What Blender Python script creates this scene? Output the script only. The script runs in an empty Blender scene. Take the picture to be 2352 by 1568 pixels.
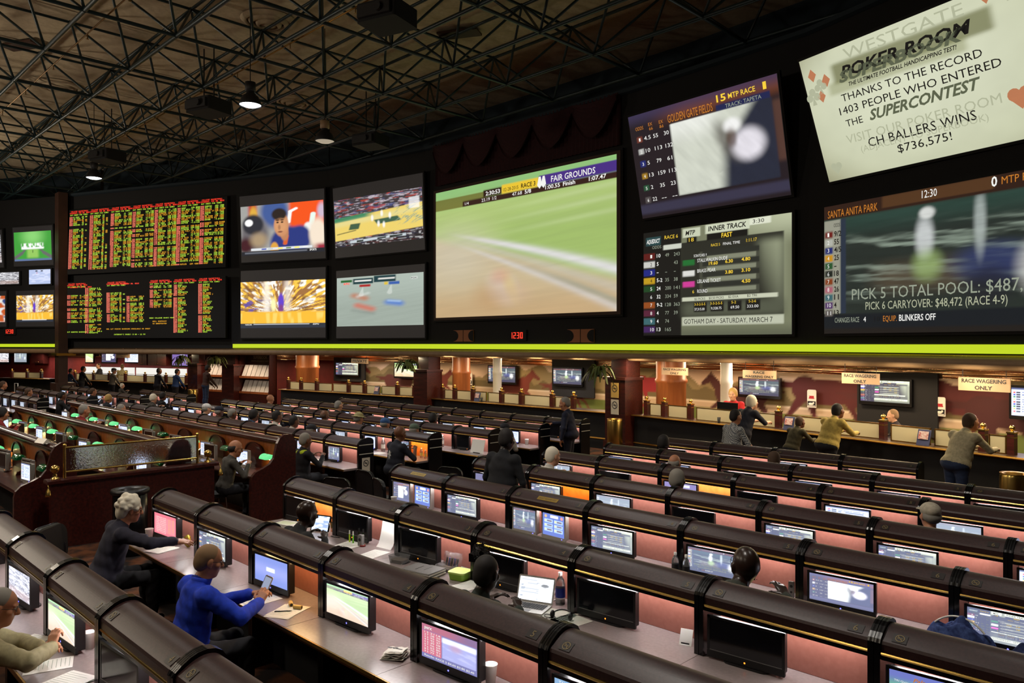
import bpy, math, random
import numpy as np
from mathutils import Vector, Matrix
R = random.Random(7)
PI = math.pi
COL = bpy.context.scene.collection
F = 1755.0; CX = 1176.0; HY = 789.0; XV = CX - F; H = 2.874; S2 = math.sqrt(.5)

# ---------------------------------------------------------------- positions: x runs along the desk rows, y away from the camera
def u_at(px, v): return v * (px - (CX + F)) / (px - XV)
def depth(u, v): return S2 * (v - u)
def z_at(px, py, v): return H - (py - HY) * (v * F / (S2 * (px - XV))) / F
def at_v(px, py, v):
    return Vector((u_at(px, v), v, z_at(px, py, v)))
def at_z(px, py, z):
    Z = (H - z) * F / (py - HY); X = (px - CX) * Z / F
    return Vector((S2 * (X - Z), S2 * (X + Z), z))

# ---------------------------------------------------------------- materials
MATS = {}
def mat(name, col=(.5, .5, .5), rough=.5, metal=0., emit=None, es=1., alpha=1., trans=0., spec=None, coat=0.):
    m = bpy.data.materials.new(name); m.use_nodes = True
    b = m.node_tree.nodes['Principled BSDF']
    b.inputs['Base Color'].default_value = (*col, 1); b.inputs['Roughness'].default_value = rough
    b.inputs['Metallic'].default_value = metal
    if emit is not None:
        b.inputs['Emission Color'].default_value = (*emit, 1); b.inputs['Emission Strength'].default_value = es
    if trans: b.inputs['Transmission Weight'].default_value = trans
    if alpha < 1: b.inputs['Alpha'].default_value = alpha
    if spec is not None: b.inputs['Specular IOR Level'].default_value = spec
    if coat: b.inputs['Coat Weight'].default_value = coat; b.inputs['Coat Roughness'].default_value = .08
    MATS[name] = m
    return m
def noise(m, c1, c2, scale=8., detail=4., stretch=(1, 1, 1), bump=0., rough=None, lo=.3, hi=.7, dist=.01):
    nt = m.node_tree; N = nt.nodes; L = nt.links; b = N['Principled BSDF']
    tc = N.new('ShaderNodeTexCoord'); mp = N.new('ShaderNodeMapping'); mp.inputs['Scale'].default_value = stretch
    tx = N.new('ShaderNodeTexNoise'); tx.inputs['Scale'].default_value = scale; tx.inputs['Detail'].default_value = detail
    cr = N.new('ShaderNodeValToRGB'); cr.color_ramp.elements[0].position = lo; cr.color_ramp.elements[1].position = hi
    cr.color_ramp.elements[0].color = (*c1, 1); cr.color_ramp.elements[1].color = (*c2, 1)
    L.new(tc.outputs['Object'], mp.inputs[0]); L.new(mp.outputs[0], tx.inputs['Vector'])
    L.new(tx.outputs['Fac'], cr.inputs[0]); L.new(cr.outputs[0], b.inputs['Base Color'])
    if bump:
        bp = N.new('ShaderNodeBump'); bp.inputs['Strength'].default_value = bump; bp.inputs['Distance'].default_value = dist
        L.new(tx.outputs['Fac'], bp.inputs['Height']); L.new(bp.outputs[0], b.inputs['Normal'])
    return m
def emis(name, col, s=1., sample=True):
    m = mat(name, (0.01, 0.01, 0.01), .5, emit=col, es=s)
    if not sample: m.cycles.emission_sampling = 'NONE'
    return m
def attr_mat(name, strength=1., emissive=True, rough=.6):
    m = bpy.data.materials.new(name); m.use_nodes = True
    nt = m.node_tree; b = nt.nodes['Principled BSDF']
    a = nt.nodes.new('ShaderNodeAttribute'); a.attribute_name = 'Col'
    b.inputs['Roughness'].default_value = rough
    if emissive:
        b.inputs['Base Color'].default_value = (.01, .01, .01, 1)
        nt.links.new(a.outputs['Color'], b.inputs['Emission Color']); b.inputs['Emission Strength'].default_value = strength
        m.cycles.emission_sampling = 'NONE'
    else:
        nt.links.new(a.outputs['Color'], b.inputs['Base Color'])
    return m
def S(r, g, b):   # sRGB 0-255 -> linear
    f = lambda c: (c / 255 / 12.92) if c <= 10 else ((c / 255 + .055) / 1.055) ** 2.4
    return (f(r), f(g), f(b))

# ---------------------------------------------------------------- mesh builder
class MB:
    def __init__(s): s.v = []; s.f = []; s.m = []; s.sm = []
    def add(s, vs, fs, m=0, smooth=False):
        o = len(s.v); s.v.extend(tuple(p) for p in vs)
        for f in fs: s.f.append(tuple(o + i for i in f)); s.m.append(m); s.sm.append(smooth)
        return s
    def box(s, x0, x1, y0, y1, z0, z1, m=0):
        return s.add([(x0,y0,z0),(x1,y0,z0),(x1,y1,z0),(x0,y1,z0),(x0,y0,z1),(x1,y0,z1),(x1,y1,z1),(x0,y1,z1)],
              [(3,2,1,0),(4,5,6,7),(0,1,5,4),(1,2,6,5),(2,3,7,6),(3,0,4,7)], m)
    def rbox(s, x0, x1, y0, y1, z0, z1, r=.01, m=0, ax='y', n=4):
        # box with rounded corners in the plane across axis ax
        if ax == 'y': a0, a1, b0, b1, c0, c1 = x0, x1, z0, z1, y0, y1
        elif ax == 'z': a0, a1, b0, b1, c0, c1 = x0, x1, y0, y1, z0, z1
        else: a0, a1, b0, b1, c0, c1 = y0, y1, z0, z1, x0, x1
        pts = rrect(a0, a1, b0, b1, r, n)
        return s.prism(pts, c0, c1, ax, m)
    def prism(s, prof, c0, c1, ax='x', m=0, smooth=False, caps=True):
        def P(a, b, c): return (c, a, b) if ax == 'x' else (a, c, b) if ax == 'y' else (a, b, c)
        n = len(prof); vs = [P(a, b, c0) for a, b in prof] + [P(a, b, c1) for a, b in prof]
        fs = [(i, (i+1) % n, n + (i+1) % n, n + i) for i in range(n)]
        s.add(vs, fs, m, smooth)
        if caps:
            s.add([P(a, b, c0) for a, b in prof], [tuple(range(n))[::-1]], m); s.add([P(a, b, c1) for a, b in prof], [tuple(range(n))], m)
        return s
    def tube(s, p0, p1, r0, r1=None, n=10, m=0, caps=True, smooth=True):
        return s.path([p0, p1], [r0, r0 if r1 is None else r1], n, m, caps, smooth)
    def path(s, pts, rad, n=8, m=0, caps=True, smooth=True, closed=False):
        pts = [Vector(p) for p in pts]; k = len(pts)
        if not hasattr(rad, '__len__'): rad = [rad] * k
        vs = []; prev = None
        for i, p in enumerate(pts):
            if closed: t = pts[(i+1) % k] - pts[i-1]
            else: t = pts[min(i+1, k-1)] - pts[max(i-1, 0)]
            t.normalize()
            if prev is None:
                a = Vector((0, 0, 1)) if abs(t.z) < .9 else Vector((1, 0, 0))
                prev = t.cross(a).normalized()
            a = (prev - t * prev.dot(t)).normalized(); prev = a; b = t.cross(a)
            for j in range(n):
                th = 2*PI*j/n; vs.append(p + (a*math.cos(th) + b*math.sin(th)) * rad[i])
        fs = [(i*n+j, i*n+(j+1)%n, ((i+1)%k)*n+(j+1)%n, ((i+1)%k)*n+j) for i in range(k if closed else k-1) for j in range(n)]
        s.add(vs, fs, m, smooth)
        if caps and not closed:
            s.add(vs[:n], [tuple(range(n))[::-1]], m); s.add(vs[-n:], [tuple(range(n))], m)
        return s
    def lathe(s, prof, n=20, c=(0,0,0), m=0, smooth=True):
        k = len(prof); vs = []
        for r, z in prof:
            for j in range(n): vs.append((c[0]+max(r, 1e-4)*math.cos(2*PI*j/n), c[1]+max(r, 1e-4)*math.sin(2*PI*j/n), c[2]+z))
        fs = [(i*n+j, i*n+(j+1)%n, (i+1)*n+(j+1)%n, (i+1)*n+j) for i in range(k-1) for j in range(n)]
        return s.add(vs, fs, m, smooth)
    def ell(s, c, r, n=16, k=10, m=0, rot=None):
        vs = []
        for i in range(k+1):
            a = PI*i/k
            for j in range(n):
                p = Vector((r[0]*math.sin(a)*math.cos(2*PI*j/n), r[1]*math.sin(a)*math.sin(2*PI*j/n), r[2]*math.cos(a)))
                if rot: p = rot @ p
                vs.append(p + Vector(c))
        fs = [(i*n+j, (i+1)*n+j, (i+1)*n+(j+1)%n, i*n+(j+1)%n) for i in range(k) for j in range(n)]
        return s.add(vs, fs, m, True)
    def quad(s, a, b, c, d, m=0): return s.add([a, b, c, d], [(0, 1, 2, 3)], m)
    def disc(s, c, r, ax='y', n=20, m=0, ri=0., sx=1.):
        P = (lambda a, b: (c[0]+a*sx, c[1], c[2]+b)) if ax == 'y' else (lambda a, b: (c[0]+a*sx, c[1]+b, c[2]))
        if ri:
            vs = [P(r*math.cos(2*PI*i/n), r*math.sin(2*PI*i/n)) for i in range(n)] + [P(ri*math.cos(2*PI*i/n), ri*math.sin(2*PI*i/n)) for i in range(n)]
            return s.add(vs, [(i, (i+1)%n, n+(i+1)%n, n+i) for i in range(n)], m)
        return s.add([P(r*math.cos(2*PI*i/n), r*math.sin(2*PI*i/n)) for i in range(n)], [tuple(range(n))], m)
    def text(s, body, x, z, h, ax='y', w=None, m=0, c=0., align='l', bold=0., shear=0., y=0.):
        vs, fs, wd, ht = text_mesh(body, bold, shear)
        k = h / .72; kx = k
        if w: kx = w / max(wd, 1e-4)
        ox = x - (0 if align == 'l' else wd*kx/2 if align == 'c' else wd*kx)
        if ax == 'y': pts = [(ox+a*kx, y+c, z+b*k) for a, b in vs]
        else: pts = [(ox+a*kx, z+b*k, c) for a, b in vs]
        return s.add(pts, fs, m)
    def xf(s, M, i0=0):
        for i in range(i0, len(s.v)): s.v[i] = tuple(M @ Vector(s.v[i]))
        return s
    def mesh(s, name, mats, bevel=None):
        me = bpy.data.meshes.new(name); me.from_pydata(s.v, [], s.f)
        for m in (mats if isinstance(mats, (list, tuple)) else [mats]): me.materials.append(m)
        if s.f:
            me.polygons.foreach_set('material_index', s.m); me.polygons.foreach_set('use_smooth', s.sm)
        me.update(); return me
    def build(s, name, mats, parent=None, loc=None, rz=0.):
        return ob(name, s.mesh(name, mats), parent, loc, rz)
_tc = {}
def text_mesh(body, bold=0., shear=0.):
    k = (body, bold, shear)
    if k not in _tc:
        c = bpy.data.curves.new('lettering', 'FONT'); c.body = body; c.resolution_u = 2; c.offset = bold; c.shear = shear
        o = bpy.data.objects.new('lettering', c); COL.objects.link(o)
        bpy.context.view_layer.update()
        me = bpy.data.meshes.new_from_object(o.evaluated_get(bpy.context.evaluated_depsgraph_get()))
        vs = [(v.co.x, v.co.y) for v in me.vertices]; fs = [tuple(p.vertices) for p in me.polygons]
        bpy.data.objects.remove(o); bpy.data.curves.remove(c); bpy.data.meshes.remove(me)
        xs = [a for a, b in vs] or [0]; x0 = min(xs)
        vs = [(a-x0, b) for a, b in vs]
        _tc[k] = (vs, fs, max(xs)-x0, .72)
    return _tc[k]
def rrect(a0, a1, b0, b1, r, n=4):
    out = []
    for (ca, cb, t0) in ((a1-r, b1-r, 0), (a0+r, b1-r, PI/2), (a0+r, b0+r, PI), (a1-r, b0+r, 1.5*PI)):
        for i in range(n+1):
            t = t0 + PI/2*i/n; out.append((ca+r*math.cos(t), cb+r*math.sin(t)))
    return out
def ob(name, me, parent=None, loc=None, rz=0., label=None):
    o = bpy.data.objects.new(name, me); COL.objects.link(o)
    if parent is not None: o.parent = parent
    if loc is not None: o.location = loc
    if rz: o.rotation_euler = (0, 0, rz)
    if label: o['label'] = label
    return o
def tag(o, label, cat, group=None, kind=None):
    o['label'] = label; o['category'] = cat
    if group: o['group'] = group
    if kind: o['kind'] = kind
    return o
def thing(name, label, cat, loc=(0, 0, 0), rz=0., group=None, rot=None):
    o = bpy.data.objects.new(name, None); COL.objects.link(o); o.empty_display_size = .1
    o.location = loc; o.rotation_euler = rot if rot else (0, 0, rz)
    return tag(o, label, cat, group)
def struct(o, label=None):
    o['kind'] = 'structure'
    if label: o['label'] = label
    return o
def put(spec, parent):
    # spec: list of (name, mesh, children or None, label or None)
    for it in spec:
        o = ob(it[0], it[1], parent)
        if len(it) > 3 and it[3]: o['label'] = it[3]
        if len(it) > 2 and it[2]: put(it[2], o)
def color_grid(name, w, h, nx, ny, fn, m, y=0., z0=0., smooth=False):
    # an upright panel of nx by ny cells facing -y, coloured per vertex by fn(u, v) with v measured up
    xs = np.linspace(-w/2, w/2, nx+1); zs = np.linspace(z0, z0+h, ny+1)
    U, V = np.meshgrid(np.linspace(0, 1, nx+1), np.linspace(0, 1, ny+1))
    co = np.zeros(((nx+1)*(ny+1), 3)); co[:, 0] = np.tile(xs, ny+1); co[:, 2] = np.repeat(zs, nx+1); co[:, 1] = y
    i = np.arange(nx*ny); r = i // nx; c = i % nx; a = r*(nx+1)+c
    fs = np.stack([a, a+1, a+nx+2, a+nx+1], 1)
    me = bpy.data.meshes.new(name); me.from_pydata(co.tolist(), [], fs.tolist())
    rgb = np.clip(np.asarray(fn(U, V), float), 0, 4).reshape(-1, 3)
    ca = me.color_attributes.new('Col', 'FLOAT_COLOR', 'POINT')
    ca.data.foreach_set('color', np.concatenate([rgb, np.ones((len(rgb), 1))], 1).astype(np.float32).ravel())
    me.materials.append(m); me.update(); return me
def ordinal(n): return ['first', 'second', 'third', 'fourth', 'fifth', 'sixth', 'seventh', 'eighth', 'ninth', 'tenth', 'eleventh', 'twelfth', 'thirteenth', 'fourteenth', 'fifteenth'][n]
def light(name, typ, loc, e, col, size=.2, rot=None, **kw):
    l = bpy.data.lights.new(name, typ); l.energy = e; l.color = col
    if typ == 'AREA':
        l.size = size
        if 'sy' in kw: l.shape = 'RECTANGLE'; l.size_y = kw.pop('sy')
    else: l.shadow_soft_size = size
    for k, v in kw.items(): setattr(l, k, v)
    o = bpy.data.objects.new(name, l); COL.objects.link(o); o.location = loc
    if rot: o.rotation_euler = rot
    return o
# ================================================================ materials
M_wood = noise(mat('mahogany', rough=.3, coat=.25), S(44, 18, 16), S(78, 30, 24), 3., 5., (.7, 9, 9), .06)
M_cap = noise(mat('mahogany_laminate', rough=.42), S(44, 24, 24), S(58, 33, 32), 60., 2., (1, 1, 1), .12, dist=.002)
M_black = mat('black_lacquer', S(12, 12, 14), .22)
M_dark = mat('dark_paint', S(17, 15, 18), .6)
M_void = mat('matt_black', S(8, 8, 11), .8)
M_gold = mat('brass', S(214, 178, 98), .24, 1.)
M_goldd = mat('aged_brass', S(150, 112, 50), .35, 1.)
M_chrome = mat('chrome', S(200, 200, 205), .15, 1.)
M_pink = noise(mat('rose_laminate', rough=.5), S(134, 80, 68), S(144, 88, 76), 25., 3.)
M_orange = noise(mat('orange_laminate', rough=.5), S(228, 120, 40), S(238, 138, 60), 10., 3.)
M_desk = noise(mat('desk_laminate', rough=.28), S(134, 122, 120), S(148, 134, 132), 40., 3.)
M_white = mat('white_paper', S(235, 232, 225), .8)
M_mon = mat('monitor_plastic', S(13, 13, 15), .42)
M_cream = mat('cream_plastic', S(226, 220, 205), .4)
M_grey = mat('grey_plastic', S(120, 118, 116), .4)
M_silver = mat('silver_plastic', S(176, 172, 165), .35, .3)
M_chair = mat('black_vinyl', S(16, 16, 18), .38)
M_tube = emis('fluorescent_tube', (1., .97, .96), 50.)
M_tubew = emis('warm_fluorescent_tube', (1., .62, .26), 46.)
M_steel = mat('green_black_steel', S(22, 42, 46), .4, .25)
M_tile = noise(mat('acoustic_tile', rough=.9), S(182, 164, 136), S(202, 184, 154), 9., 6., bump=.3)
M_navy = mat('navy_paint', S(22, 38, 48), .8)
M_soffit = noise(mat('tan_leather', rough=.55), S(150, 122, 92), S(164, 134, 102), 4., 3.)
M_led = emis('led_off', (0, 0, 0), 0.)
M_tick = emis('ticker_lime', S(196, 218, 36), 1.0)
M_redled = emis('red_led', S(255, 60, 40), 1.5, False)
M_grnled = emis('green_led', S(196, 240, 70), 1.1, False)
M_ambled = emis('amber_led', S(240, 170, 40), 1.1, False)
M_pinkled = emis('pink_led', S(255, 128, 104), 1.2, False)
M_pic = attr_mat('screen_picture', 1.0)
M_txtw = emis('lit_white', (.9, .9, .86), 1., False)
M_txty = emis('lit_yellow', S(250, 210, 60), 1., False)
M_txtk = emis('lit_black', (.004, .004, .004), 1., False)
M_txtg = emis('lit_grey', S(150, 158, 140), 1., False)
M_txtgn = emis('lit_dull_green', S(90, 96, 74), 1., False)
M_scrdark = mat('dark_screen_glass', S(20, 21, 26), .12, spec=.6)
M_plate = mat('plaque_dark', S(34, 26, 24), .4)
M_lamp = emis('lamp_lens', (.92, .96, 1.), 6.)
M_lampd = emis('dim_lamp_lens', (.9, .75, .55), .45)
M_blue_led = emis('blue_indicator', S(90, 90, 255), 6., False)
M_or_led = emis('orange_indicator', S(255, 120, 30), 4., False)

# ================================================================ outline of the screen wall, in plan
SEG = [(-52., 5.85), (-41.9, 10.9), (-41.6, 10.87), (-32.1, 14.96), (-27.4, 16.84), (-21.9, 17.7), (-12.9, 17.7), (-7.6, 17.25), (4., 13.77)]
def seg_hit(px, off=0.):
    # the point of the screen wall met by the vertical plane through column px, with the wall's direction there
    k = (px - (CX + F)) / (px - XV)
    best = None
    for (u0, v0), (u1, v1) in zip(SEG, SEG[1:]):
        if abs(u1-u0) < .5: continue
        s = (v1-v0)/(u1-u0); c = v0 - s*u0      # v = s u + c ; u = k v
        v = c / (1 - s*k); u = k*v
        e = max(u0-u, u-u1, 0)
        if best is None or e < best[0]: best = (e, u, v, s)
    _, u, v, s = best
    L = math.hypot(1, s); n = (-s/L, 1/L)
    return u - n[0]*off, v - n[1]*off, s, n
def wall_v(u):
    for (u0, v0), (u1, v1) in zip(SEG, SEG[1:]):
        if u <= u1: return v0 + (v1-v0)*(u-u0)/(u1-u0)
    return SEG[-1][1]
def strip(pts, prof, mats, name, m=None):
    # sweep a profile (offset away from the room, z) along plan points
    b = MB(); n = len(prof)
    P = [Vector((a, c, 0)) for a, c in pts]
    for i, p in enumerate(P):
        t = (P[min(i+1, len(P)-1)] - P[max(i-1, 0)]).normalized(); nn = Vector((-t.y, t.x, 0))
        for o, z in prof: b.v.append(tuple(p + nn*o + Vector((0, 0, z))))
    for i in range(len(P)-1):
        for j in range(n-1):
            b.f.append((i*n+j, (i+1)*n+j, (i+1)*n+j+1, i*n+j+1)); b.m.append(m[j] if m else 0); b.sm.append(n > 5)
    return b.build(name, mats)
def dense(pts, k=4):
    out = []
    for (a, b), (c, d) in zip(pts, pts[1:]):
        for i in range(k): out.append((a+(c-a)*i/k, b+(d-b)*i/k))
    return out + [pts[-1]]
ZT = 10.1
SEGL, SEGR = SEG[:2], SEG[2:]
struct(strip(SEGL, [(.5, 2.66), (0, 2.66), (0, ZT), (2.2, ZT), (2.2, 11.9)], [M_void, M_navy], 'wall_left', [0, 0, 1, 1]))
struct(strip(SEGR, [(.5, 2.66), (0, 2.66), (0, ZT), (2.2, ZT), (2.2, 11.9)], [M_void, M_navy], 'wall_back', [0, 0, 1, 1]))
struct(strip(SEGR, [(-.02, ZT-.14), (-.12, ZT-.1), (-.12, ZT), (0, ZT)], [M_navy], 'trim_1'))
# lime ticker and the rolled tan bulkhead below it
TK = [p for p in SEGR if p[0] >= -32.2]
o = strip(TK, [(-.02, 2.69), (-.06, 2.69), (-.06, 2.86), (-.02, 2.86)], [M_tick], 'ticker_sign', [0, 0, 0])
tag(o, 'long lime green lit ticker running under the big screens', 'ticker')
o = strip(SEGL, [(-.02, 2.71), (-.06, 2.71), (-.06, 2.86), (-.02, 2.86)], [M_tick], 'ticker_sign')
tag(o, 'short lime green lit ticker at the left edge, beyond the brown column', 'ticker')
roll = [(-.0, 2.62)] + [(-.12 - .12*math.sin(PI*t/8), 2.505 + .115*math.cos(PI*t/8)) for t in range(9)] + [(.3, 2.39)]
struct(strip(dense(SEGR), roll, [M_soffit], 'trim_2')); struct(strip(dense(SEGL), roll, [M_soffit], 'trim_3'))
# ceiling of the counters: mirrored, wavy, full of warm reflections; then the painted wall behind the counters
CNT = [(-62., 5.), (-53.4, 10.2), (-49.7, 11.9), (-45.8, 13.2), (-37.8, 15.3), (-30.4, 16.6), (-22.7, 17.7), (-13.2, 17.65), (-8.4, 16.95), (-6.3, 16.55), (-3.1, 15.7), (.5, 14.5), (4., 13.)]
BK = [(a, c+3.) for a, c in CNT]
M_mirror = mat('wavy_mirror', S(225, 190, 150), .12, .95)
nt = M_mirror.node_tree; _n = nt.nodes.new('ShaderNodeTexNoise'); _n.inputs['Scale'].default_value = 2.2
_b = nt.nodes.new('ShaderNodeBump'); _b.inputs['Strength'].default_value = .9; _b.inputs['Distance'].default_value = .3
nt.links.new(_n.outputs['Fac'], _b.inputs['Height']); nt.links.new(_b.outputs[0], nt.nodes['Principled BSDF'].inputs['Normal'])
b = MB()
top = [p for p in SEG if p != SEG[1]]
for i in range(60):
    ua, ub = -62 + 66*i/60, -62 + 66*(i+1)/60
    fv = lambda u: wall_v(max(u, -52))+.1
    bv = lambda u: np.interp(u, [p[0] for p in BK], [p[1] for p in BK])
    b.quad((ua, fv(ua), 2.5), (ub, fv(ub), 2.5), (ub, bv(ub), 2.4), (ua, bv(ua), 2.4))
o = b.build('ceiling_counter', [M_mirror]); struct(o)
# floor and ceiling
M_carpet = noise(mat('casino_carpet', rough=.95), S(20, 7, 7), S(104, 58, 28), 3.5, 6., lo=.42, hi=.62)
b = MB()
ZF = [(-8, 0), (3.2, 0), (11., -.2), (30, -.2)]
def floor_z(v): return float(np.interp(v, [p[0] for p in ZF], [p[1] for p in ZF]))
for (v0, z0), (v1, z1) in zip(ZF, ZF[1:]): b.quad((-75, v0, z0), (8, v0, z0), (8, v1, z1), (-75, v1, z1))
struct(b.build('floor', [M_carpet]))
b = MB(); b.box(-75, 8, -8, 24, 11.85, 11.95); struct(b.build('ceiling', [M_tile]))
# brown column between the two wall sections
b = MB(); cu, cv = -41.28, 10.75
b.box(cu-.3, cu+.3, cv-.3, cv+.1, -.2, ZT, 0); b.box(cu-.5, cu+.5, cv-.45, cv+.4, -.2, 1.0, 0); b.box(cu-.48, cu+.48, cv-.43, cv+.4, 2.3, 2.42, 1)
M_col = noise(mat('brown_column_paint', rough=.5), S(62, 40, 32), S(74, 48, 38), 3.)
struct(b.build('column_1', [M_col, M_goldd]))

# ================================================================ space frame under the ceiling
ZL, ZU = 10.18, 11.6; DU, DV = 3.13, 1.98; U0, V0 = -21.6, 17.1
sf = thing('ceiling_truss', 'dark steel space frame of tubes hanging under the tan ceiling', 'space frame', (U0, 9., ZL))
def loc(p): return (p[0]-U0, p[1]-9., p[2]-ZL)
def inside(u, v): return -58 < u < 5 and -4 < v < wall_v(max(u, -52)) + 1.6
I = range(-12, 9); K = range(0, 11)
lowN = {(i, k): (U0+DU*i, V0-DV*k, ZL) for i in I for k in K if inside(U0+DU*i, V0-DV*k)}
upN = {(i, k): (U0+DU*(i+.5), V0-DV*(k+.5), ZU) for i in I for k in K if inside(U0+DU*(i+.5), V0-DV*(k+.5)-.6)}
for N, nm, r in ((lowN, 'lower_chord', .052), (upN, 'upper_chord', .043)):
    for k in K:
        row = sorted(i for i, kk in N if kk == k)
        if len(row) > 1:
            b = MB(); b.tube(loc(N[row[0], k]), loc(N[row[-1], k]), r, n=6)
            for i in row: b.ell(loc(N[i, k]), (.075, .075, .06), 6, 4)
            b.build(nm, [M_steel], sf)
    for i in I:
        col = sorted(k for ii, k in N if ii == i)
        if len(col) > 1:
            b = MB(); b.tube(loc(N[i, col[0]]), loc(N[i, col[-1]]), r*.85, n=6); b.build('cross_chord', [M_steel], sf)
for k in K:
    b = MB()
    for (i, kk), p in upN.items():
        if kk != k: continue
        for di, dk in ((0, 0), (1, 0), (0, 1), (1, 1)):
            q = lowN.get((i+di, k+dk))
            if q: b.tube(loc(p), loc(q), .034, n=5, caps=False)
    if b.v: b.build('web_brace', [M_steel], sf)
# a thin sprinkler pipe along the frame
for k, (va, z) in enumerate(((6.0, 10.62), (9.9, 10.62))):
    b = MB(); b.tube((-42 if k else -50, va, z), (2, va, z), .02, n=6)
    for i in range(2 if k else 0, 16): b.tube((-48+3*i, va, z), (-48+3*i, va, z-.14), .012, n=5); b.disc((-48+3*i, va, z-.14), .04, 'z', 8)
    o = b.build('sprinkler_pipe', [M_goldd]); tag(o, ['thin sprinkler pipe threaded through the truss nearer the camera', 'thin sprinkler pipe threaded through the truss farther toward the screens'][k], 'pipe')

# round ceiling diffusers, lamps, projectors
b = MB()
for r0, r1, z in ((.75, .6, 0), (.55, .42, -.05), (.37, .25, -.1)):
    b.lathe([(r0, 0), (r0-.03, z-.03), (r1, z-.09), (r1-.02, z-.02), (r0-.06, 0)], 28)
b.lathe([(.2, -.05), (.2, -.14), (.001, -.15)], 20)
ME_dif = b.mesh('ceiling_diffuser', [M_tile])
for px, py, lab in ((617, 47, 'large round tan ceiling diffuser nearest the camera, at the top'), (135, 197, 'round tan ceiling diffuser among the left truss bars'),
                    (678, 232, 'round tan ceiling diffuser behind the bright hanging lamp'), (155, 338, 'small far round ceiling diffuser above the short hanging lamp')):
    p = at_z(px, py, 11.82); o = ob('ceiling_diffuser', ME_dif, None, p); tag(o, lab, 'ceiling vent')
def pendant(px, py, z, lit, lab, power):
    p = at_z(px, py, z); t = thing('pendant_lamp', lab, 'lamp', p)
    b = MB(); b.lathe([(.27, 0), (.28, .03), (.2, .22), (.1, .3), (.1, .36)], 22); b.build('lamp_shade', [M_dark], t)
    b = MB(); b.lathe([(.26, .02), (.15, -.03), (.001, -.05)], 22); b.build('lamp_lens', [M_lamp if lit else M_lampd], t)
    b = MB(); b.lathe([(.1, .36), (.13, .38), (.13, .58), (.001, .6)], 16); b.build('ballast_housing', [M_dark if lit else M_soffit], t)
    b = MB(); b.tube((0, 0, .58), (0, 0, 11.8-z), .012, n=5); b.build('hanging_cord', [M_dark], t)
    return p
lamps = [pendant(575, 242, 8.9, True, 'bright white bell pendant lamp under the truss, near the middle projector', 1), pendant(216, 409, 9.05, True, 'small bright pendant lamp low above the left odds board', 1),
         pendant(746, 325, 8.6, False, 'dim brown pendant lamp below the truss, right of the bright one', 0)]
b = MB(); b.rbox(-.48, .48, -.42, .42, 0, .38, .06, 0, 'z'); b.box(-.4, .4, -.5, -.42, .06, .3, 1); b.tube((.15, -.5, .18), (.15, -.58, .18), .09, n=14, m=1)
pj_body = b.mesh('housing', [M_void, M_dark])
b = MB(); b.tube((-.2, 0, .38), (-.2, 0, 1.9), .02, n=6); b.tube((.2, 0, .38), (.2, 0, 1.9), .02, n=6); b.box(-.3, .3, -.1, .1, .38, .42); pj_mount = b.mesh('ceiling_mount', [M_dark])
for px, py, lab in ((480, 262, 'black projector hanging left of the bright pendant lamp'), (890, 60, 'large black projector hanging at the top of the picture'),
                    (248, 372, 'black projector above the small bright pendant lamp'), (852, 338, 'black projector hanging near the wall above the left basketball screen')):
    p = at_z(px, py, 9.45); t = thing('projector', lab, 'projector', p, PI/4*.4); ob('housing', pj_body, t); ob('ceiling_mount', pj_mount, t)
b = MB(); b.box(-.6, .6, -.25, .25, 0, .06)
ME_cp = b.mesh('ceiling_panel', [M_col])
for px, py, z, lab in ((1055, 80, 11.7, 'small brown square panel on the ceiling right of the top projector'), (50, 107, 11.7, 'dark square panel on the ceiling near the left edge')):
    tag(ob('ceiling_panel', ME_cp, None, at_z(px, py, z), .5), lab, 'ceiling panel')
# ================================================================ pictures shown on the screens (they give off light)
def A3(c, U): return np.ones(U.shape + (3,)) * np.array(c)
def mixc(img, c, a): return img*(1-a[..., None]) + np.array(c)*a[..., None]
def ss(x, a, b):
    t = np.clip((x-a)/(b-a+1e-9), 0, 1); return t*t*(3-2*t)
def rc(U, V, u0, u1, v0, v1, s=.004): return ss(U, u0-s, u0+s)*(1-ss(U, u1-s, u1+s))*ss(V, v0-s, v0+s)*(1-ss(V, v1-s, v1+s))
def el(U, V, cx, cy, rx, ry, s=.2, rot=0.):
    x, y = (U-cx), (V-cy)
    if rot: x, y = x*math.cos(rot)+y*math.sin(rot), -x*math.sin(rot)+y*math.cos(rot)
    return 1-ss(np.sqrt((x/rx)**2+(y/ry)**2), 1-s, 1+s)
def line(U, V, a, b, w, s=.01, w2=None):
    (x0, y0), (x1, y1) = a, b; dx, dy = x1-x0, y1-y0; t = np.clip(((U-x0)*dx+(V-y0)*dy)/(dx*dx+dy*dy), 0, 1)
    d = np.hypot(U-x0-t*dx, V-y0-t*dy); w = w + ((w2 or w)-w)*t
    return 1-ss(d, w-s, w+s)
def vn(U, V, fx, fy, seed=0, oc=1):
    rs = np.random.RandomState(seed); out = 0*U; amp = 1; tot = 0
    for _ in range(oc):
        g = rs.rand(97, 97); x = (U*fx) % 96; y = (V*fy) % 96; i = x.astype(int); j = y.astype(int); a = x-i; b = y-j
        a = a*a*(3-2*a); b = b*b*(3-2*b)
        out = out + amp*((g[j, i]*(1-a)+g[j, i+1]*a)*(1-b)+(g[j+1, i]*(1-a)+g[j+1, i+1]*a)*b); tot += amp; amp *= .5; fx *= 2; fy *= 2
    return out/tot
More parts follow.
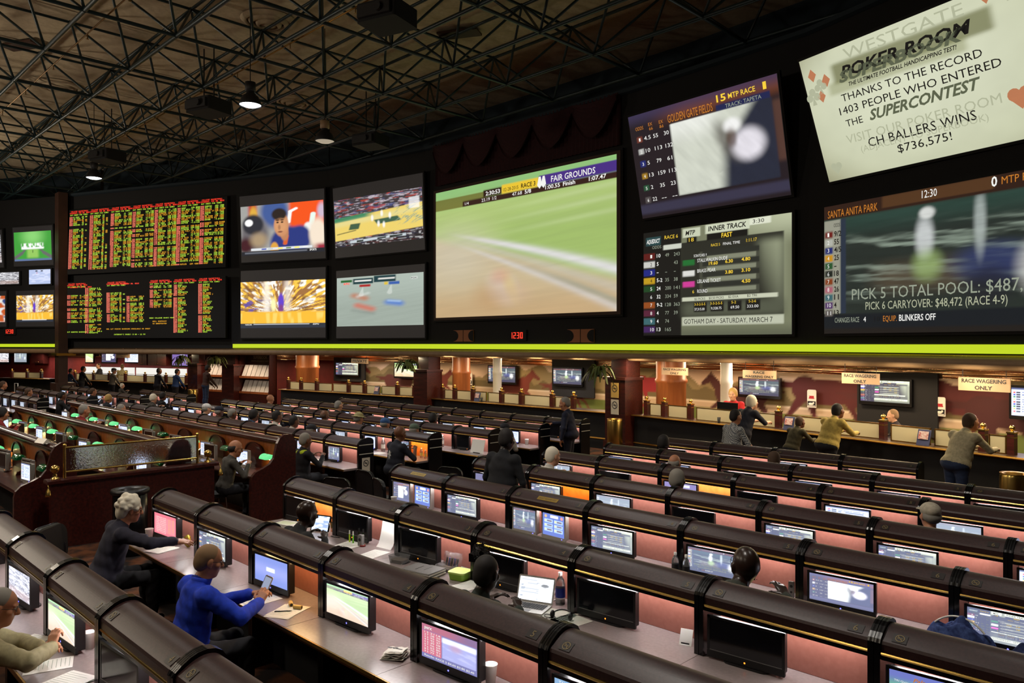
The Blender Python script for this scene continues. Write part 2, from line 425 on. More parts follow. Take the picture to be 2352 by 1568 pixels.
def fair(U, V):
    im = A3(S(168, 196, 104), U); t = V
    im = mixc(im, S(128, 190, 106), ss(t, .8, .98)); im = mixc(im, S(150, 184, 84), rc(U, V, .4, 1.2, .3, .72, .15))
    rail = .70 - .30*U**.8 - .13*U*U
    im = mixc(im, S(200, 178, 138), 1-ss(V, rail-.12, rail-.02)); im = mixc(im, S(196, 160, 112), 1-ss(V, .02, .3))
    for o, w, c, a in ((0, .05, (226, 224, 228), .95), (-.10, .05, (196, 190, 176), .6), (-.2, .045, (214, 208, 206), .75)):
        ww = w*(.35+.75*U); r = rail+o*(.2+U); im = mixc(im, S(*c), np.exp(-((V-r)/ww)**2*2.)*a*ss(U, .05, .35))
    r = rail-.17*(.2+U); im = mixc(im, S(150, 148, 128), np.exp(-((V-r)/.025)**2)*.8*ss(U, .35, .9))
    im = mixc(im, S(206, 198, 178), el(U, V, .13, .48, .2, .2, .9)*.6)
    for cx, cy, c, rx, ry in ((.42, .2, (236, 226, 226), .07, .1), (.47, .2, (226, 200, 90), .03, .09), (.36, .14, (190, 140, 86), .1, .1), (.5, .16, (206, 170, 140), .07, .08), (.41, .29, (208, 140, 110), .05, .05)):
        im = mixc(im, S(*c), el(U, V, cx, cy, rx, ry, .8, .3)*.55)
    for v, a in ((.70, .35), (.61, .3), (.78, .3)): im = mixc(im, S(206, 222, 170), np.exp(-((V-v-.08*(U-.5))/.018)**2)*a*ss(U, .2, .9))
    im = im*(.93+.14*vn(U, V-.1*U, 5, 60, 3, 2))[..., None]
    im = mixc(im, S(206, 204, 180), np.full(U.shape, .16))
    im = mixc(im, S(108, 100, 34), rc(U, V, -.1, .32, .85, .935)*.85)
    im = mixc(im, S(52, 28, 22), rc(U, V, .18, 1.1, .85, .892)); im = mixc(im, S(44, 24, 18), rc(U, V, .31, .42, .892, .945))
    im = mixc(im, S(236, 198, 52), rc(U, V, .42, .625, .892, .955)); im = mixc(im, S(72, 46, 130), rc(U, V, .625, 1.1, .892, .965))
    return im
FAIR_T = [('2:30:53', .325, .902, .03, 'w', .085, .02, 0), ('02-28-2015', .43, .905, .026, 'k', .085, 0, 0), ('RACE 3', .53, .905, .032, 'k', .078, .015, 0), ('FAIR GROUNDS', .69, .906, .042, 'w', .215, .01, 0),
          ('1/4', .195, .86, .022, 'w', .025, 0, 0), ('23.19', .3, .86, .025, 'w', .05, 0, 0), ('1/2', .365, .86, .025, 'w', .025, 0, 0), ('47.68', .48, .86, .026, 'w', .055, 0, 0), ('5/8', .55, .86, .028, 'w', .035, .02, 0),
          ('1:00.55', .66, .862, .028, 'w', .075, .015, 0), ('Finish', .75, .862, .028, 'w', .06, .02, 0), ('1:07.47', .875, .862, .028, 'w', .08, .02, 0)]
def golden(U, V):
    im = A3(S(34, 26, 32), U)
    im = mixc(im, S(116, 62, 34), ss(V, .8, .93)*ss(U, .1, .45)*.9); im = mixc(im, S(60, 52, 84), ss(V, .86, 1.)*.8); im = mixc(im, S(110, 74, 60), rc(U, V, .95, 1.1, .3, .8, .03)*.5)
    im = mixc(im, S(62, 60, 84), rc(U, V, -.1, 1.1, .04, .13, .02)*.7); im = mixc(im, S(30, 36, 78), rc(U, V, .62, .95, .83, .885))
    vid = rc(U, V, .30, .955, .165, .83)
    d = (U-.30)/.655; e = (V-.165)/.665
    c = A3(S(206, 210, 196), U); c = mixc(c, S(232, 234, 226), ss(e, .6, 1.)*(1-ss(d, .3, .6)))
    dk = ss(d + .35*(1-e) - .25*np.abs(e-.5), .62, .78); c = mixc(c, S(38, 42, 58), dk)
    c = mixc(c, S(90, 86, 80), el(d, e, .56, .6, .09, .26, .6, .3)*.8); c = mixc(c, S(226, 222, 230), el(d, e, .75, .5, .15, .2, .4)); c = mixc(c, S(240, 240, 238), el(d, e, .62, .78, .08, .09, .5)); c = mixc(c, S(84, 60, 50), el(d, e, .6, .62, .05, .12, .5)*.7)
    c = c*(.9+.2*vn(U+.5*V, V-.5*U, 40, 6, 5, 2))[..., None]
    im = im*(1-vid[..., None]) + c*vid[..., None]
    for i, col in enumerate(((120, 60, 46), (190, 190, 186), (34, 46, 120), (170, 130, 40), (40, 90, 60), (90, 84, 84))):
        im = mixc(im, S(*col), rc(U, V, .045, .085, .735-.118*i, .79-.118*i)*.9)
    return im
def gold_t():
    t = [('15', .63, .905, .062, 'y', .06, .02, 0), ('MTP RACE', .705, .91, .045, 'y', .165, .01, 0), ('1', .915, .905, .062, 'y', .02, .02, 0), ('GOLDEN GATE FIELDS', .29, .845, .075, 'o', .31, 0, 0),
         ('TRACK: TAPETA', .68, .838, .035, 'g', .22, 0, 0), ('ODDS', .045, .85, .035, 'o', .06, 0, 0), ('EX', .145, .865, .032, 'o', .03, 0, 0), ('EX', .225, .86, .032, 'o', .03, 0, 0), ('66', .147, .825, .03, 'o', .028, 0, 0), ('&6', .225, .82, .03, 'o', .03, 0, 0)]
    for i, (n, a, b, c) in enumerate((('1', '4.5', '55', '30'), ('2', '10', '113', '132'), ('3', '5', '79', '61'), ('4', '13', '159', '113'), ('5', '2', '35', '23'), ('6', '22', '--', '--'))):
        y = .745-.118*i; t += [(n, .06, y, .032, 'w', .012, 0, 0), (a, .1, y, .038, 'w', .017*len(a), 0, 0), (b, .17, y, .038, 'w', .018*len(b), 0, 0), (c, .25, y, .038, 'w', .018*len(c), 0, 0)]
    return t
def westgate(U, V):
    im = A3(S(206, 210, 176), U); im = mixc(im, S(228, 232, 204), el(U, V, .5, .6, .5, .5, .9)); im = mixc(im, S(150, 146, 112), ss(np.hypot((U-.55)/.75, (V-.55)/.8), .7, 1.15))
    im = im*(.82+.1*vn(U, V, 9, 7, 8, 3))[..., None]
    im = mixc(im, S(96, 98, 44), rc(U, V, .155, .86, .735, .885, .02)*.75); im = mixc(im, S(120, 124, 60), rc(U, V, .12, .75, .66, .75, .02)*.45)
    return im
def suit(kind, b, x, z, r, m):
    if kind == 'd': b.add([(x, 0, z-r), (x+r*.75, 0, z), (x, 0, z+r), (x-r*.75, 0, z)], [(0, 1, 2, 3)], m)
    elif kind == 'h':
        b.disc((x-r*.45, 0, z+r*.3), r*.55, 'y', 12, m); b.disc((x+r*.45, 0, z+r*.3), r*.55, 'y', 12, m); b.add([(x-r*.93, 0, z+r*.1), (x, 0, z-r), (x+r*.93, 0, z+r*.1)], [(0, 1, 2)], m)
    else:
        for a, c in ((0, .5), (-.5, -.1), (.5, -.1)): b.disc((x+a*r, 0, z+c*r), r*.45, 'y', 12, m)
        b.add([(x-r*.3, 0, z-r), (x+r*.3, 0, z-r), (x, 0, z)], [(0, 1, 2)], m)
WEST_T = [(a_, .5+(u_-.5)*.86-.01, v_, h_, c_, w_*.86, b_, s_) for a_, u_, v_, h_, c_, w_, b_, s_ in [('WESTGATE', .2, .885, .085, 'l', .62, 0, 0), ('POKER ROOM', .16, .765, .085, 'k', .68, .03, .25), ('SUPERBOOK', .14, .735, .08, 'n', .66, .04, .25), ('THE ULTIMATE FOOTBALL HANDICAPPING TEST!', .19, .69, .03, 'k', .57, .02, .3),
          ('THANKS TO THE RECORD', .13, .59, .058, 'k', .73, 0, 0), ('1403 PEOPLE WHO ENTERED', .1, .495, .06, 'k', .83, 0, 0), ('THE', .12, .395, .055, 'k', .1, 0, 0), ('SUPERCONTEST', .26, .395, .078, 'n', .57, .03, .35),
          ('VISIT OUR POKER ROOM', .1, .265, .07, 'l', .8, 0, 0), ('(ADJACENT TO SUPERBOOK)', .17, .175, .05, 'l', .66, 0, 0), ('CH BALLERS WINS', .22, .2, .07, 'k', .56, 0, 0), ('$736,575!', .37, .105, .062, 'k', .28, 0, 0)]]
def aqua(U, V):
    im = A3(S(22, 22, 20), U)
    main = ss(U, .285, .295); im = mixc(im, S(120, 124, 98), main); im = mixc(im, S(184, 190, 158), main*ss(V, .72, 1.)*ss(U, .4, 1.)); im = mixc(im, S(96, 100, 80), main*(1-ss(V, 0, .12)))
    im = mixc(im, S(26, 26, 24), rc(U, V, .29, .955, .17, .86)*.93); im = mixc(im, S(150, 156, 128), rc(U, V, .80, .955, .2, .8, .05)*ss(U+V*.3, .9, 1.2)); im = mixc(im, S(84, 88, 72), rc(U, V, .3, .955, .17, .3, .05))
    im = mixc(im, S(70, 72, 60), rc(U, V, .42, .81, .36, .76)); 
    for i in range(4):
        v = .735-.096*i; im = mixc(im, S(44, 46, 40), rc(U, V, .44, .81, v-.018, v+.028)); im = mixc(im, S(150, 154, 130), rc(U, V, .47, .79, v-.062, v-.022)*.65)
    for i, c in enumerate(((34, 110, 50), (220, 220, 214), (206, 60, 150))): im = mixc(im, S(*c), rc(U, V, .3, .385, .645-.1*i, .695-.1*i))
    im = mixc(im, S(200, 204, 180), rc(U, V, .295, .92, .315, .35)); im = mixc(im, S(190, 194, 172), rc(U, V, .295, .955, .09, .165))
    for i in range(4): im = mixc(im, S(24, 24, 22), rc(U, V, .38+.115*i, .47+.115*i, .21, .3))
    im = mixc(im, S(200, 206, 180), rc(U, V, .30, .425, .905, .985)); im = mixc(im, S(206, 212, 186), rc(U, V, .46, .75, .915, .995)); im = mixc(im, S(20, 20, 18), rc(U, V, .47, .74, .855, .915)); im = mixc(im, S(222, 226, 204), rc(U, V, .75, .88, .94, 1.)); im = mixc(im, S(20, 20, 18), rc(U, V, .33, .4, .855, .905))
    im = mixc(im, S(206, 210, 196), rc(U, V, .155, .29, .815, .86)); im = mixc(im, S(40, 70, 72), rc(U, V, .02, .135, .87, .95))
    for i, c in enumerate(((96, 26, 24), (206, 206, 200), (30, 40, 130), (196, 156, 30), (28, 70, 34), (26, 26, 24), (150, 76, 30), (90, 34, 56), (60, 104, 110), (66, 36, 92))):
        im = mixc(im, S(*c), rc(U, V, 0, .09, .765-.0785*i-.03, .765-.0785*i+.03)*.95)
    return im*(1.0)
def aqua_t():
    t = [('AQUEDUCT', .025, .89, .04, 'w', .105, .02, .3), ('RACE 6', .165, .915, .035, 'y', .1, 0, 0), ('MTP', .32, .925, .042, 'k', .07, .02, .2), ('18', .345, .862, .036, 'y', .035, 0, 0), ('INNER TRACK', .48, .935, .045, 'k', .25, .02, .15), ('FAST', .57, .865, .04, 'y', .07, .02, 0),
         ('3:30', .77, .953, .034, 'k', .07, 0, 0), ('ODDS', .07, .835, .03, 'g', .07, 0, 0), ('RACE 5', .5, .795, .025, 'y', .06, 0, 0), ('FINAL TIME', .58, .795, .025, 'w', .11, 0, 0), ('1:11.17', .73, .8, .03, 'y', .065, 0, 0), ('SCRATCHES: 9', .38, .715, .025, 'w', .09, 0, 0),
         ('STALLWALKIN DUDE', .405, .665, .033, 'w', .205, 0, 0), ('19.60', .485, .63, .03, 'y', .06, .02, 0), ('6.30', .595, .635, .03, 'y', .05, .02, 0), ('4.80', .7, .64, .03, 'y', .055, .02, 0), ('BRASS PEAR', .405, .57, .033, 'w', .125, 0, 0), ('3.80', .595, .54, .03, 'y', .05, .02, 0), ('3.10', .7, .545, .03, 'y', .055, .02, 0),
         ('LEILANIS TICKET', .405, .475, .033, 'w', .16, 0, 0), ('4.50', .7, .45, .03, 'y', .055, .02, 0), ('ROUND', .405, .385, .033, 'w', .07, 0, 0), ('6', .37, .385, .03, 'y', .012, 0, 0), ('$2 PICKS', .385, .32, .022, 'k', .075, 0, 0), ('$0.50 PICKS', .485, .322, .022, 'k', .1, 0, 0), ('$2 EXA', .615, .324, .022, 'k', .065, 0, 0), ('$2 TRI', .735, .326, .022, 'k', .06, 0, 0),
         ('3-3-2-5-5', .385, .27, .024, 'y', .075, 0, 0), ('3-3-2-5-5', .495, .272, .024, 'y', .08, 0, 0), ('5-2', .635, .274, .024, 'y', .03, 0, 0), ('5-2-6', .745, .276, .024, 'y', .045, 0, 0), ('37,315.00', .385, .225, .024, 'w', .07, 0, 0), ('9,328.75', .5, .228, .024, 'w', .07, 0, 0), ('69.50', .63, .23, .026, 'w', .055, 0, 0), ('333.00', .735, .232, .026, 'w', .07, 0, 0),
         ('GOTHAM DAY - SATURDAY, MARCH 7', .31, .105, .045, 'k', .58, 0, 0)]
    for i, (a, b, c) in enumerate((('10', '49', '243'), ('5', '', '43'), ('-', '-', '-'), ('5-2', '35', '38'), ('24', '200', '141'), ('32', '334', '59'), ('9-2', '128', '363'), ('4', '77', '39'), ('4', '74', ''), ('13', '165', ''))):
        y = .748-.0785*i; t += [(str(i+1), .055, y, .034, 'k' if i in (1, 3) else 'w', .014*len(str(i+1)), 0, 0), (a, .105, y, .036, 'w', .0145*len(a), .01, 0)]
        if b: t.append((b, .17, y, .034, 'g', .0145*len(b), 0, 0))
        if c: t.append((c, .235, y, .034, 'g', .0145*len(c), 0, 0))
    return t
def santa(U, V):
    im = A3(S(36, 44, 40), U); n = vn(U-.15*V, V+.12*U, 4, 40, 11, 3)
    im = mixc(im, S(150, 166, 150), ss(n, .5, .8)*rc(U, V, .1, 1.1, .3, .75, .1)*.75); im = mixc(im, S(40, 64, 56), ss(V, .68, .88)); im = mixc(im, S(92, 78, 60), rc(U, V, .25, .62, .3, .5, .08)*.6)
    im = mixc(im, S(46, 56, 96), el(U, V, .72, .45, .14, .12, .5)*.9); im = mixc(im, S(210, 214, 214), el(U, V, .46, .66, .035, .14, .5)*.8); im = mixc(im, S(220, 222, 218), el(U, V, .47, .83, .03, .04, .4)*.9); im = mixc(im, S(150, 176, 110), el(U, V, .47, .47, .055, .1, .6)*.7)
    im = mixc(im, S(190, 200, 196), el(U, V, .67, .72, .02, .2, .6)*.6); im = mixc(im, S(206, 206, 200), el(U, V, .86, .4, .06, .14, .6)*.7); im = mixc(im, S(30, 30, 40), el(U, V, .7, .3, .08, .12, .6)*.7)
    im = im*(.85+.3*vn(U, V, 8, 50, 12, 2))[..., None]
    im = mixc(im, S(46, 26, 18), ss(V, .885, .9)); im = mixc(im, S(100, 66, 36), rc(U, V, .28, .72, .915, 1.)*.55); im = mixc(im, S(20, 26, 32), 1-ss(V, .145, .155)); im = mixc(im, S(30, 26, 24), 1-ss(V, .03, .05))
    im = mixc(im, S(150, 150, 134), rc(U, V, 0, .09, .155, .885)); im = mixc(im, S(40, 50, 66), rc(U, V, .082, .11, .155, .885))
    for i, c in enumerate(((110, 30, 26), (176, 178, 168), (34, 44, 110), (196, 140, 30), (40, 84, 46), (30, 36, 30), (130, 60, 24), (170, 96, 110), (60, 100, 106), (80, 50, 100), (96, 90, 86))):
        im = mixc(im, S(*c), rc(U, V, .005, .045, .775-.0615*i-.025, .775-.0615*i+.025))
    return im*1.0
def santa_t():
    t = [('SANTA ANITA PARK', .02, .905, .06, 'o', .24, 0, 0), ('12:30', .45, .935, .055, 'w', .06, 0, 0), ('0', .71, .93, .065, 'w', .02, .02, 0), ('MTP RACE 4', .745, .935, .05, 'o', .17, 0, 0),
         ('PICK 5 TOTAL POOL: $487,251', .14, .255, .085, 'g', .75, .0, 0), ('PICK 6 CARRYOVER: $48,472 (RACE 4-9)', .205, .175, .06, 'l', .56, 0, 0), ('CHANGES RACE', .055, .085, .04, 'g', .12, 0, 0), ('4', .195, .085, .04, 'w', .012, 0, 0), ('10', .245, .088, .036, 'k', .025, 0, 0), ('EQUIP.', .285, .085, .042, 'o', .06, 0, 0), ('BLINKERS OFF', .355, .085, .046, 'w', .15, .01, 0), ('ODDS', .05, .83, .03, 'k', .032, 0, 0)]
    for i, a in enumerate(('9/2', '55', '4/5', '25', '-', '18', '47', '26', '11', '4', '13')): t += [(a, .052, .757-.0615*i, .042, 'k', .012*len(a), .02, 0), (str(i+1), .018, .76-.0615*i, .032, 'w', .009*len(str(i+1)), 0, 0)]
    return t
def player(U, V):
    im = A3(S(150, 150, 146), U)
    im = mixc(im, S(176, 40, 34), rc(U, V, .1, .2, .55, 1.1, .03)); im = mixc(im, S(206, 160, 60), el(U, V, .16, .78, .05, .2, .4)); im = mixc(im, S(60, 84, 140), el(U, V, .42, .85, .17, .32, .3)); im = mixc(im, S(226, 78, 24), rc(U, V, .6, 1.1, .5, 1.1, .03)); im = mixc(im, S(190, 170, 190), el(U, V, .98, .8, .05, .15, .5))
    im = mixc(im, S(240, 240, 236), line(U, V, (.6, .6), (.62, .85), .022)+line(U, V, (.62, .85), (.67, .9), .022)*1. if False else np.clip(line(U, V, (.59, .62), (.61, .83), .02)+line(U, V, (.61, .83), (.68, .88), .02), 0, 1)); im = mixc(im, S(214, 230, 220), line(U, V, (.86, .55), (.88, .75), .03)); im = mixc(im, S(226, 226, 222), el(U, V, .82, .5, .05, .09, .3))
    im = mixc(im, S(96, 92, 96), el(U, V, .17, .42, .17, .34, .3)); im = mixc(im, S(40, 42, 50), el(U, V, .15, .62, .13, .2, .2)); im = mixc(im, S(230, 230, 230), el(U, V, .1, .66, .05, .07, .2)); im = mixc(im, S(60, 20, 30), el(U, V, .05, .2, .1, .16, .5)); im = mixc(im, S(176, 150, 110), el(U, V, .22, .3, .1, .14, .6)*.7)
    im = mixc(im, S(36, 50, 116), el(U, V, .58, .2, .22, .34, .15)); im = mixc(im, S(36, 50, 116), el(U, V, .72, .3, .13, .24, .2)); im = mixc(im, S(206, 150, 60), el(U, V, .41, .1, .05, .14, .2)); im = mixc(im, S(200, 90, 40), line(U, V, (.56, .35), (.54, .2), .025)); im = mixc(im, S(226, 210, 190), el(U, V, .93, .36, .1, .3, .3)); im = mixc(im, S(150, 40, 60), rc(U, V, .9, 1.1, 0, .16, .05))
    im = mixc(im, S(176, 120, 84), el(U, V, .535, .42, .05, .16, .2)); im = mixc(im, S(190, 132, 92), el(U, V, .5, .58, .088, .235, .12)); im = mixc(im, S(38, 30, 28), el(U, V, .475, .79, .09, .12, .2)); im = mixc(im, S(200, 144, 100), el(U, V, .49, .56, .07, .13, .4)); 
    for cx in (.455, .51): im = mixc(im, S(40, 26, 20), el(U, V, cx, .63, .016, .016, .4)); im = mixc(im, S(60, 40, 30), el(U, V, cx, .675, .024, .012, .4))
    im = mixc(im, S(130, 84, 60), el(U, V, .475, .53, .016, .05, .5)*.6); im = mixc(im, S(110, 60, 50), el(U, V, .485, .44, .03, .014, .4))
    im = mixc(im, S(30, 32, 40), 1-ss(V, .075, .085)); im = mixc(im, S(206, 210, 214), rc(U, V, .12, .86, .088, .135)); 
    for a, c in ((.25, (40, 60, 160)), (.33, (180, 190, 190)), (.45, (230, 210, 60)), (.55, (90, 120, 60)), (.65, (230, 220, 80)), (.75, (220, 220, 220))): im = mixc(im, S(*c), rc(U, V, a, a+.06, .098, .128))
    im = mixc(im, S(96, 100, 110), rc(U, V, .04, .8, .03, .06))
    return im*1.25
def court(U, V):
    n = vn(U, V+.1*U, 18, 60, 21, 3); im = A3(S(60, 54, 58), U); im = mixc(im, S(190, 180, 190), ss(n, .5, .72)*.85); im = mixc(im, S(170, 60, 50), ss(vn(U, V, 14, 40, 22, 2), .62, .75)*.8); im = mixc(im, S(70, 80, 130), ss(vn(U, V, 12, 40, 23, 2), .62, .75)*.7)
    f = V - (.57+.14*U); g = V-(.12+.11*U)
    fl = (1-ss(f, 0, .02))*ss(g, 0, .02); im = mixc(im, S(226, 200, 104), fl); im = mixc(im, S(60, 130, 90), (1-ss(f, .02, .05))*ss(f, -.07, -.04)*(1-ss(U, .35, .5))); im = mixc(im, S(210, 214, 170), (1-ss(f, -.1, 0))*ss(f, -.2, -.1)*.4)
    im = mixc(im, S(62, 90, 66), rc(U-.2*V, V, .1, .22, .34, .46, .01)); im = mixc(im, S(60, 92, 70), rc(U+.4*V, V-.1*U, .66, .94, .34, .44, .01)); im = mixc(im, S(40, 60, 50), line(U, V, (.03, .27), (.25, .32), .008)); im = mixc(im, S(140, 160, 140), ss(vn(U+V, V-U, 10, 60, 24, 2), .55, .7)*rc(U, V, .72, 1.1, .35, .7, .05))
    for cx, cy in ((.45, .53), (.56, .6), (.65, .54), (.52, .4), (.58, .37)): im = mixc(im, S(240, 240, 236), el(U, V, cx, cy, .014, .06, .5)*.9)
    im = mixc(im, S(250, 250, 250), rc(U, V, .86, .97, .62, .84, .01)*.6); im = mixc(im, S(30, 26, 28), (1-ss(g, -.03, -.01))*.8); im = mixc(im, S(210, 210, 210), ss(vn(U, V, 30, 60, 25, 2), .6, .7)*(1-ss(g, -.03, -.01))*.6)
    im = mixc(im, S(190, 200, 206), rc(U, V-.06*U, .18, .82, .05, .1)); im = mixc(im, S(30, 40, 34), rc(U, V-.06*U, .26, .34, .055, .09)+rc(U, V-.06*U, .5, .6, .055, .09)+rc(U, V-.06*U, .64, .78, .055, .09))
    return im*1.15
def crowd(U, V):
    x = (U-.47); r = np.arctan2(V-.3, x+1e-6); d = np.hypot(x, V-.3)
    n = vn(r*.5+3, d, 40, 6, 31, 3); im = A3(S(150, 104, 60), U); im = mixc(im, S(240, 190, 70), ss(n, .45, .6)); im = mixc(im, S(246, 240, 226), ss(vn(r*.5+3, d, 34, 9, 32, 2), .56, .7)); im = mixc(im, S(96, 76, 150), ss(vn(U, V, 16, 22, 33, 2), .5, .68)*rc(U, V, 0, .4, .34, .62, .08)); im = mixc(im, S(90, 56, 40), ss(vn(U, V, 14, 16, 34, 2), .55, .7)*.6)
    im = mixc(im, S(246, 240, 226), rc(U, V, .28, .36, .3, 1., .03)*.7); im = mixc(im, S(226, 220, 210), rc(U, V, .53, .6, .35, 1., .04)*.7); im = mixc(im, S(92, 60, 190), el(U, V, .49, .55, .035, .18, .3)); im = mixc(im, S(120, 60, 130), el(U, V, .49, .4, .03, .1, .4)); im = mixc(im, S(240, 230, 170), el(U, V, .4, .5, .03, .15, .5))
    im = mixc(im, S(232, 176, 52), 1-ss(V, .33, .37)); im = mixc(im, S(250, 214, 120), (1-ss(V, .3, .34))*ss(vn(U, V, 24, 3, 35), .5, .8)*.6)
    im = mixc(im, S(40, 46, 58), 1-ss(V, .095, .1)); im = mixc(im, S(206, 210, 216), rc(U, V, .16, .82, .07, .085))
    return im*1.25
def cars(U, V):
    im = A3(S(158, 170, 160), U); im = im*(.93+.12*vn(U*.8, V-.25*U, 4, 40, 41, 2))[..., None]; im = mixc(im, S(186, 200, 190), ss(V, .3, 1.)*.5)
    for a, b, c in (((.22, .62), (.34, .56), (190, 120, 90)), ((.26, .42), (.42, .34), (206, 110, 90)), ((.62, .46), (.74, .43), (70, 120, 206))):
        im = mixc(im, S(*c), line(U, V, a, b, .045, .05)*.85)
    im = mixc(im, S(214, 220, 214), line(U, V, (.26, .6), (.38, .66), .02, .03)*.6); im = mixc(im, S(170, 200, 236), line(U, V, (.62, .49), (.74, .47), .015, .02)*.8); im = mixc(im, S(96, 100, 98), line(U, V, (.2, .32), (.44, .25), .012, .05)*.4)
    im = mixc(im, S(24, 60, 66), rc(U, V, .2, .44, .85, .96)+rc(U, V, .45, .7, .87, .99)); im = mixc(im, S(40, 100, 50), rc(U, V, .05, .19, .895, .945)); im = mixc(im, S(230, 230, 224), rc(U, V, .22, .42, .9, .93)+rc(U, V, .5, .69, .92, .95)); im = mixc(im, S(170, 40, 40), rc(U, V, .28, .41, .785, .835)); im = mixc(im, S(50, 90, 170), rc(U, V, .62, .74, .81, .86)); im = mixc(im, S(220, 190, 60), rc(U, V, .57, .61, .81, .86))
    im = mixc(im, S(226, 232, 226), rc(U-.0*V, V, .865, .935, .88, .93)*.8)
    for a in ((.32, .78), (.65, .8)): im = mixc(im, S(220, 226, 220), line(U, V, a, (a[0]-.02, a[1]-.15), .004, .006, .03)*.5)
    return im*1.05
def temple(U, V):
    im = A3(S(60, 150, 56), U); im = mixc(im, S(130, 200, 110), el(U, V, .5, .85, .25, .3, .9)); im = mixc(im, S(140, 190, 90), rc(U, V, .35, .65, .1, .4, .05)); im = mixc(im, S(236, 240, 236), ss(vn(U, V, 40, 9, 51, 2), .4, .6)*rc(U, V, .2, .78, .42, .6, .03)); im = mixc(im, S(240, 244, 240), rc(U, V, .2, .8, .4, .46, .02))
    for s in (-1, 1): x = np.abs(U-.5); im = mixc(im, S(96, 100, 96), np.clip(line(U, V, (.5+s*.22, .36), (.5+s*.3, .26), .03)+line(U, V, (.5+s*.3, .26), (.5+s*.5, .1), .05), 0, 1))
    im = mixc(im, S(30, 50, 30), line(U, V, (.5, .36), (.5, .28), .008)); im = mixc(im, S(90, 110, 150), 1-ss(V, .06, .08)); return np.clip(im, 0, 2)*1.2
def blurrace(U, V):
    n = vn(U, V+.2*U, 5, 40, 61, 3); im = A3(S(150, 150, 156), U); im = mixc(im, S(236, 236, 240), ss(n, .45, .7)); im = mixc(im, S(80, 76, 84), ss(vn(U, V+.2*U, 6, 30, 62, 2), .6, .8)); im = mixc(im, S(170, 120, 90), rc(U, V, 0, 1, 0, .3, .1)*.4); return im*1.1
def icecar(U, V):
    im = A3(S(176, 190, 226), U); im = mixc(im, S(206, 214, 240), ss(vn(U, V, 5, 12, 63, 2), .4, .7)); im = mixc(im, S(30, 30, 40), rc(U, V, .3, .4, .86, .94)+rc(U, V, .55, .65, .86, .94)); im = mixc(im, S(200, 60, 60), rc(U, V, .33, .4, .76, .8)); return im*1.15
def orangeteam(U, V):
    im = A3(S(196, 90, 40), U); im = mixc(im, S(226, 226, 220), ss(vn(U, V, 5, 5, 64, 2), .45, .6)); im = mixc(im, S(50, 70, 130), ss(vn(U, V, 5, 5, 65, 2), .55, .7)); return im*1.1
TXM = {'w': 0, 'y': 1, 'k': 2, 'g': 3, 'o': 4, 'n': 5, 'l': 6, 'r': 7}
M_txto = emis('lit_orange', S(196, 120, 40), 1., False); M_txtl = emis('lit_pale', S(176, 180, 152), 1., False)
TXMATS = [M_txtw, M_txty, M_txtk, M_txtg, M_txto, M_txtgn, M_txtl, M_redled]
def letters(texts, w, h, y=-.012):
    b = MB()
    for body, u, v, th, c, tw, bold, sh in texts: b.text(body, -w/2+u*w, v*h, th*h, w=tw*w, m=TXM[c], y=y, bold=bold, shear=sh)
    return b.mesh('lettering', TXMATS)
SCREENS = {}
def place_panel(tl, tr, bl, br, tilted, off=.12):
    out = []
    for (tx, ty), (bx, by) in ((tl, bl), (tr, br)):
        u, v, s, n = seg_hit(bx, off); z0 = z_at(bx, by, v)
        if tilted:
            k = (tx-(CX+F))/(tx-XV); d = (u-k*v)/(n[0]-k*n[1]); uu, vv = u-d*n[0], v-d*n[1]
        else: d = 0; uu, vv = u, v
        out.append((Vector((u, v, z0)), d, z_at(tx, ty, vv)))
    (p, d0, t0), (q, d1, t1) = out
    d = (d0+d1)/2 if tilted else 0; hz = ((t0-p.z)+(t1-q.z))/2; w = math.hypot(q.x-p.x, q.y-p.y)
    c = (p+q)/2; rz = math.atan2(q.y-p.y, q.x-p.x)
    return c, rz, math.atan2(d, hz), w, math.hypot(d, hz)
def big_screen(lab, frame, content, tilted, fn, nx, ny, texts=None, name='big_screen', margin=None, group=None, fcol=None):
    c, rz, tilt, w, h = place_panel(*frame, tilted)
    t = thing(name, lab, 'screen', c, group=group, rot=(tilt, 0, rz))
    mb = margin or .12
    b = MB(); b.box(-w/2-.06, w/2+.06, .02, .10, -.06, h+.06, 0); b.build('housing', [M_void], t)
    b = MB(); b.box(-w/2, w/2, .0, .02, 0, h, 0); b.build('projection_sheet', [fcol or M_border], t)
    if content:   # (u0, u1, v0, v1) of the lit picture inside the sheet
        u0, u1, v0, v1 = content
    else: u0, u1, v0, v1 = 0, 1, 0, 1
    pw, ph = w*(u1-u0), h*(v1-v0)
    pic = ob('picture', color_grid('picture', pw, ph, nx, ny, fn, M_pic), t, (-w/2+w*(u0+u1)/2, -.006, h*v0))
    if texts:
        ob('lettering', letters(texts, pw, ph), t, (-w/2+w*(u0+u1)/2, 0, h*v0))
    return t, w, h
M_border = emis('grey_letterbox', S(34, 31, 30), 1., False); M_mar = mat('brown_screen_margin', S(70, 48, 36), .7)
t, w, h = big_screen('huge centre screen showing a blurred green turf race finish', ((1004, 436), (1431, 345), (1002, 737), (1431, 720)), (.016, .984, .02, .98), False, fair, 220, 130, FAIR_T, fcol=M_mar)
b = MB()
for x in (-.14, -.12): b.add([(w*(x+.262), -.014, h*.94), (w*(x+.272), -.014, h*.94), (w*(x+.279), -.014, h*.885), (w*(x+.266), -.014, h*.86), (w*(x+.254), -.014, h*.885)], [(4, 3, 2, 1, 0)])
b.build('emblem', [M_txtw], t)
big_screen('tilted upper screen with orange banner and a white blurred horse close-up', ((1444.5, 275), (1782.5, 162), (1483, 506), (1823, 441)), None, True, golden, 130, 96, gold_t())
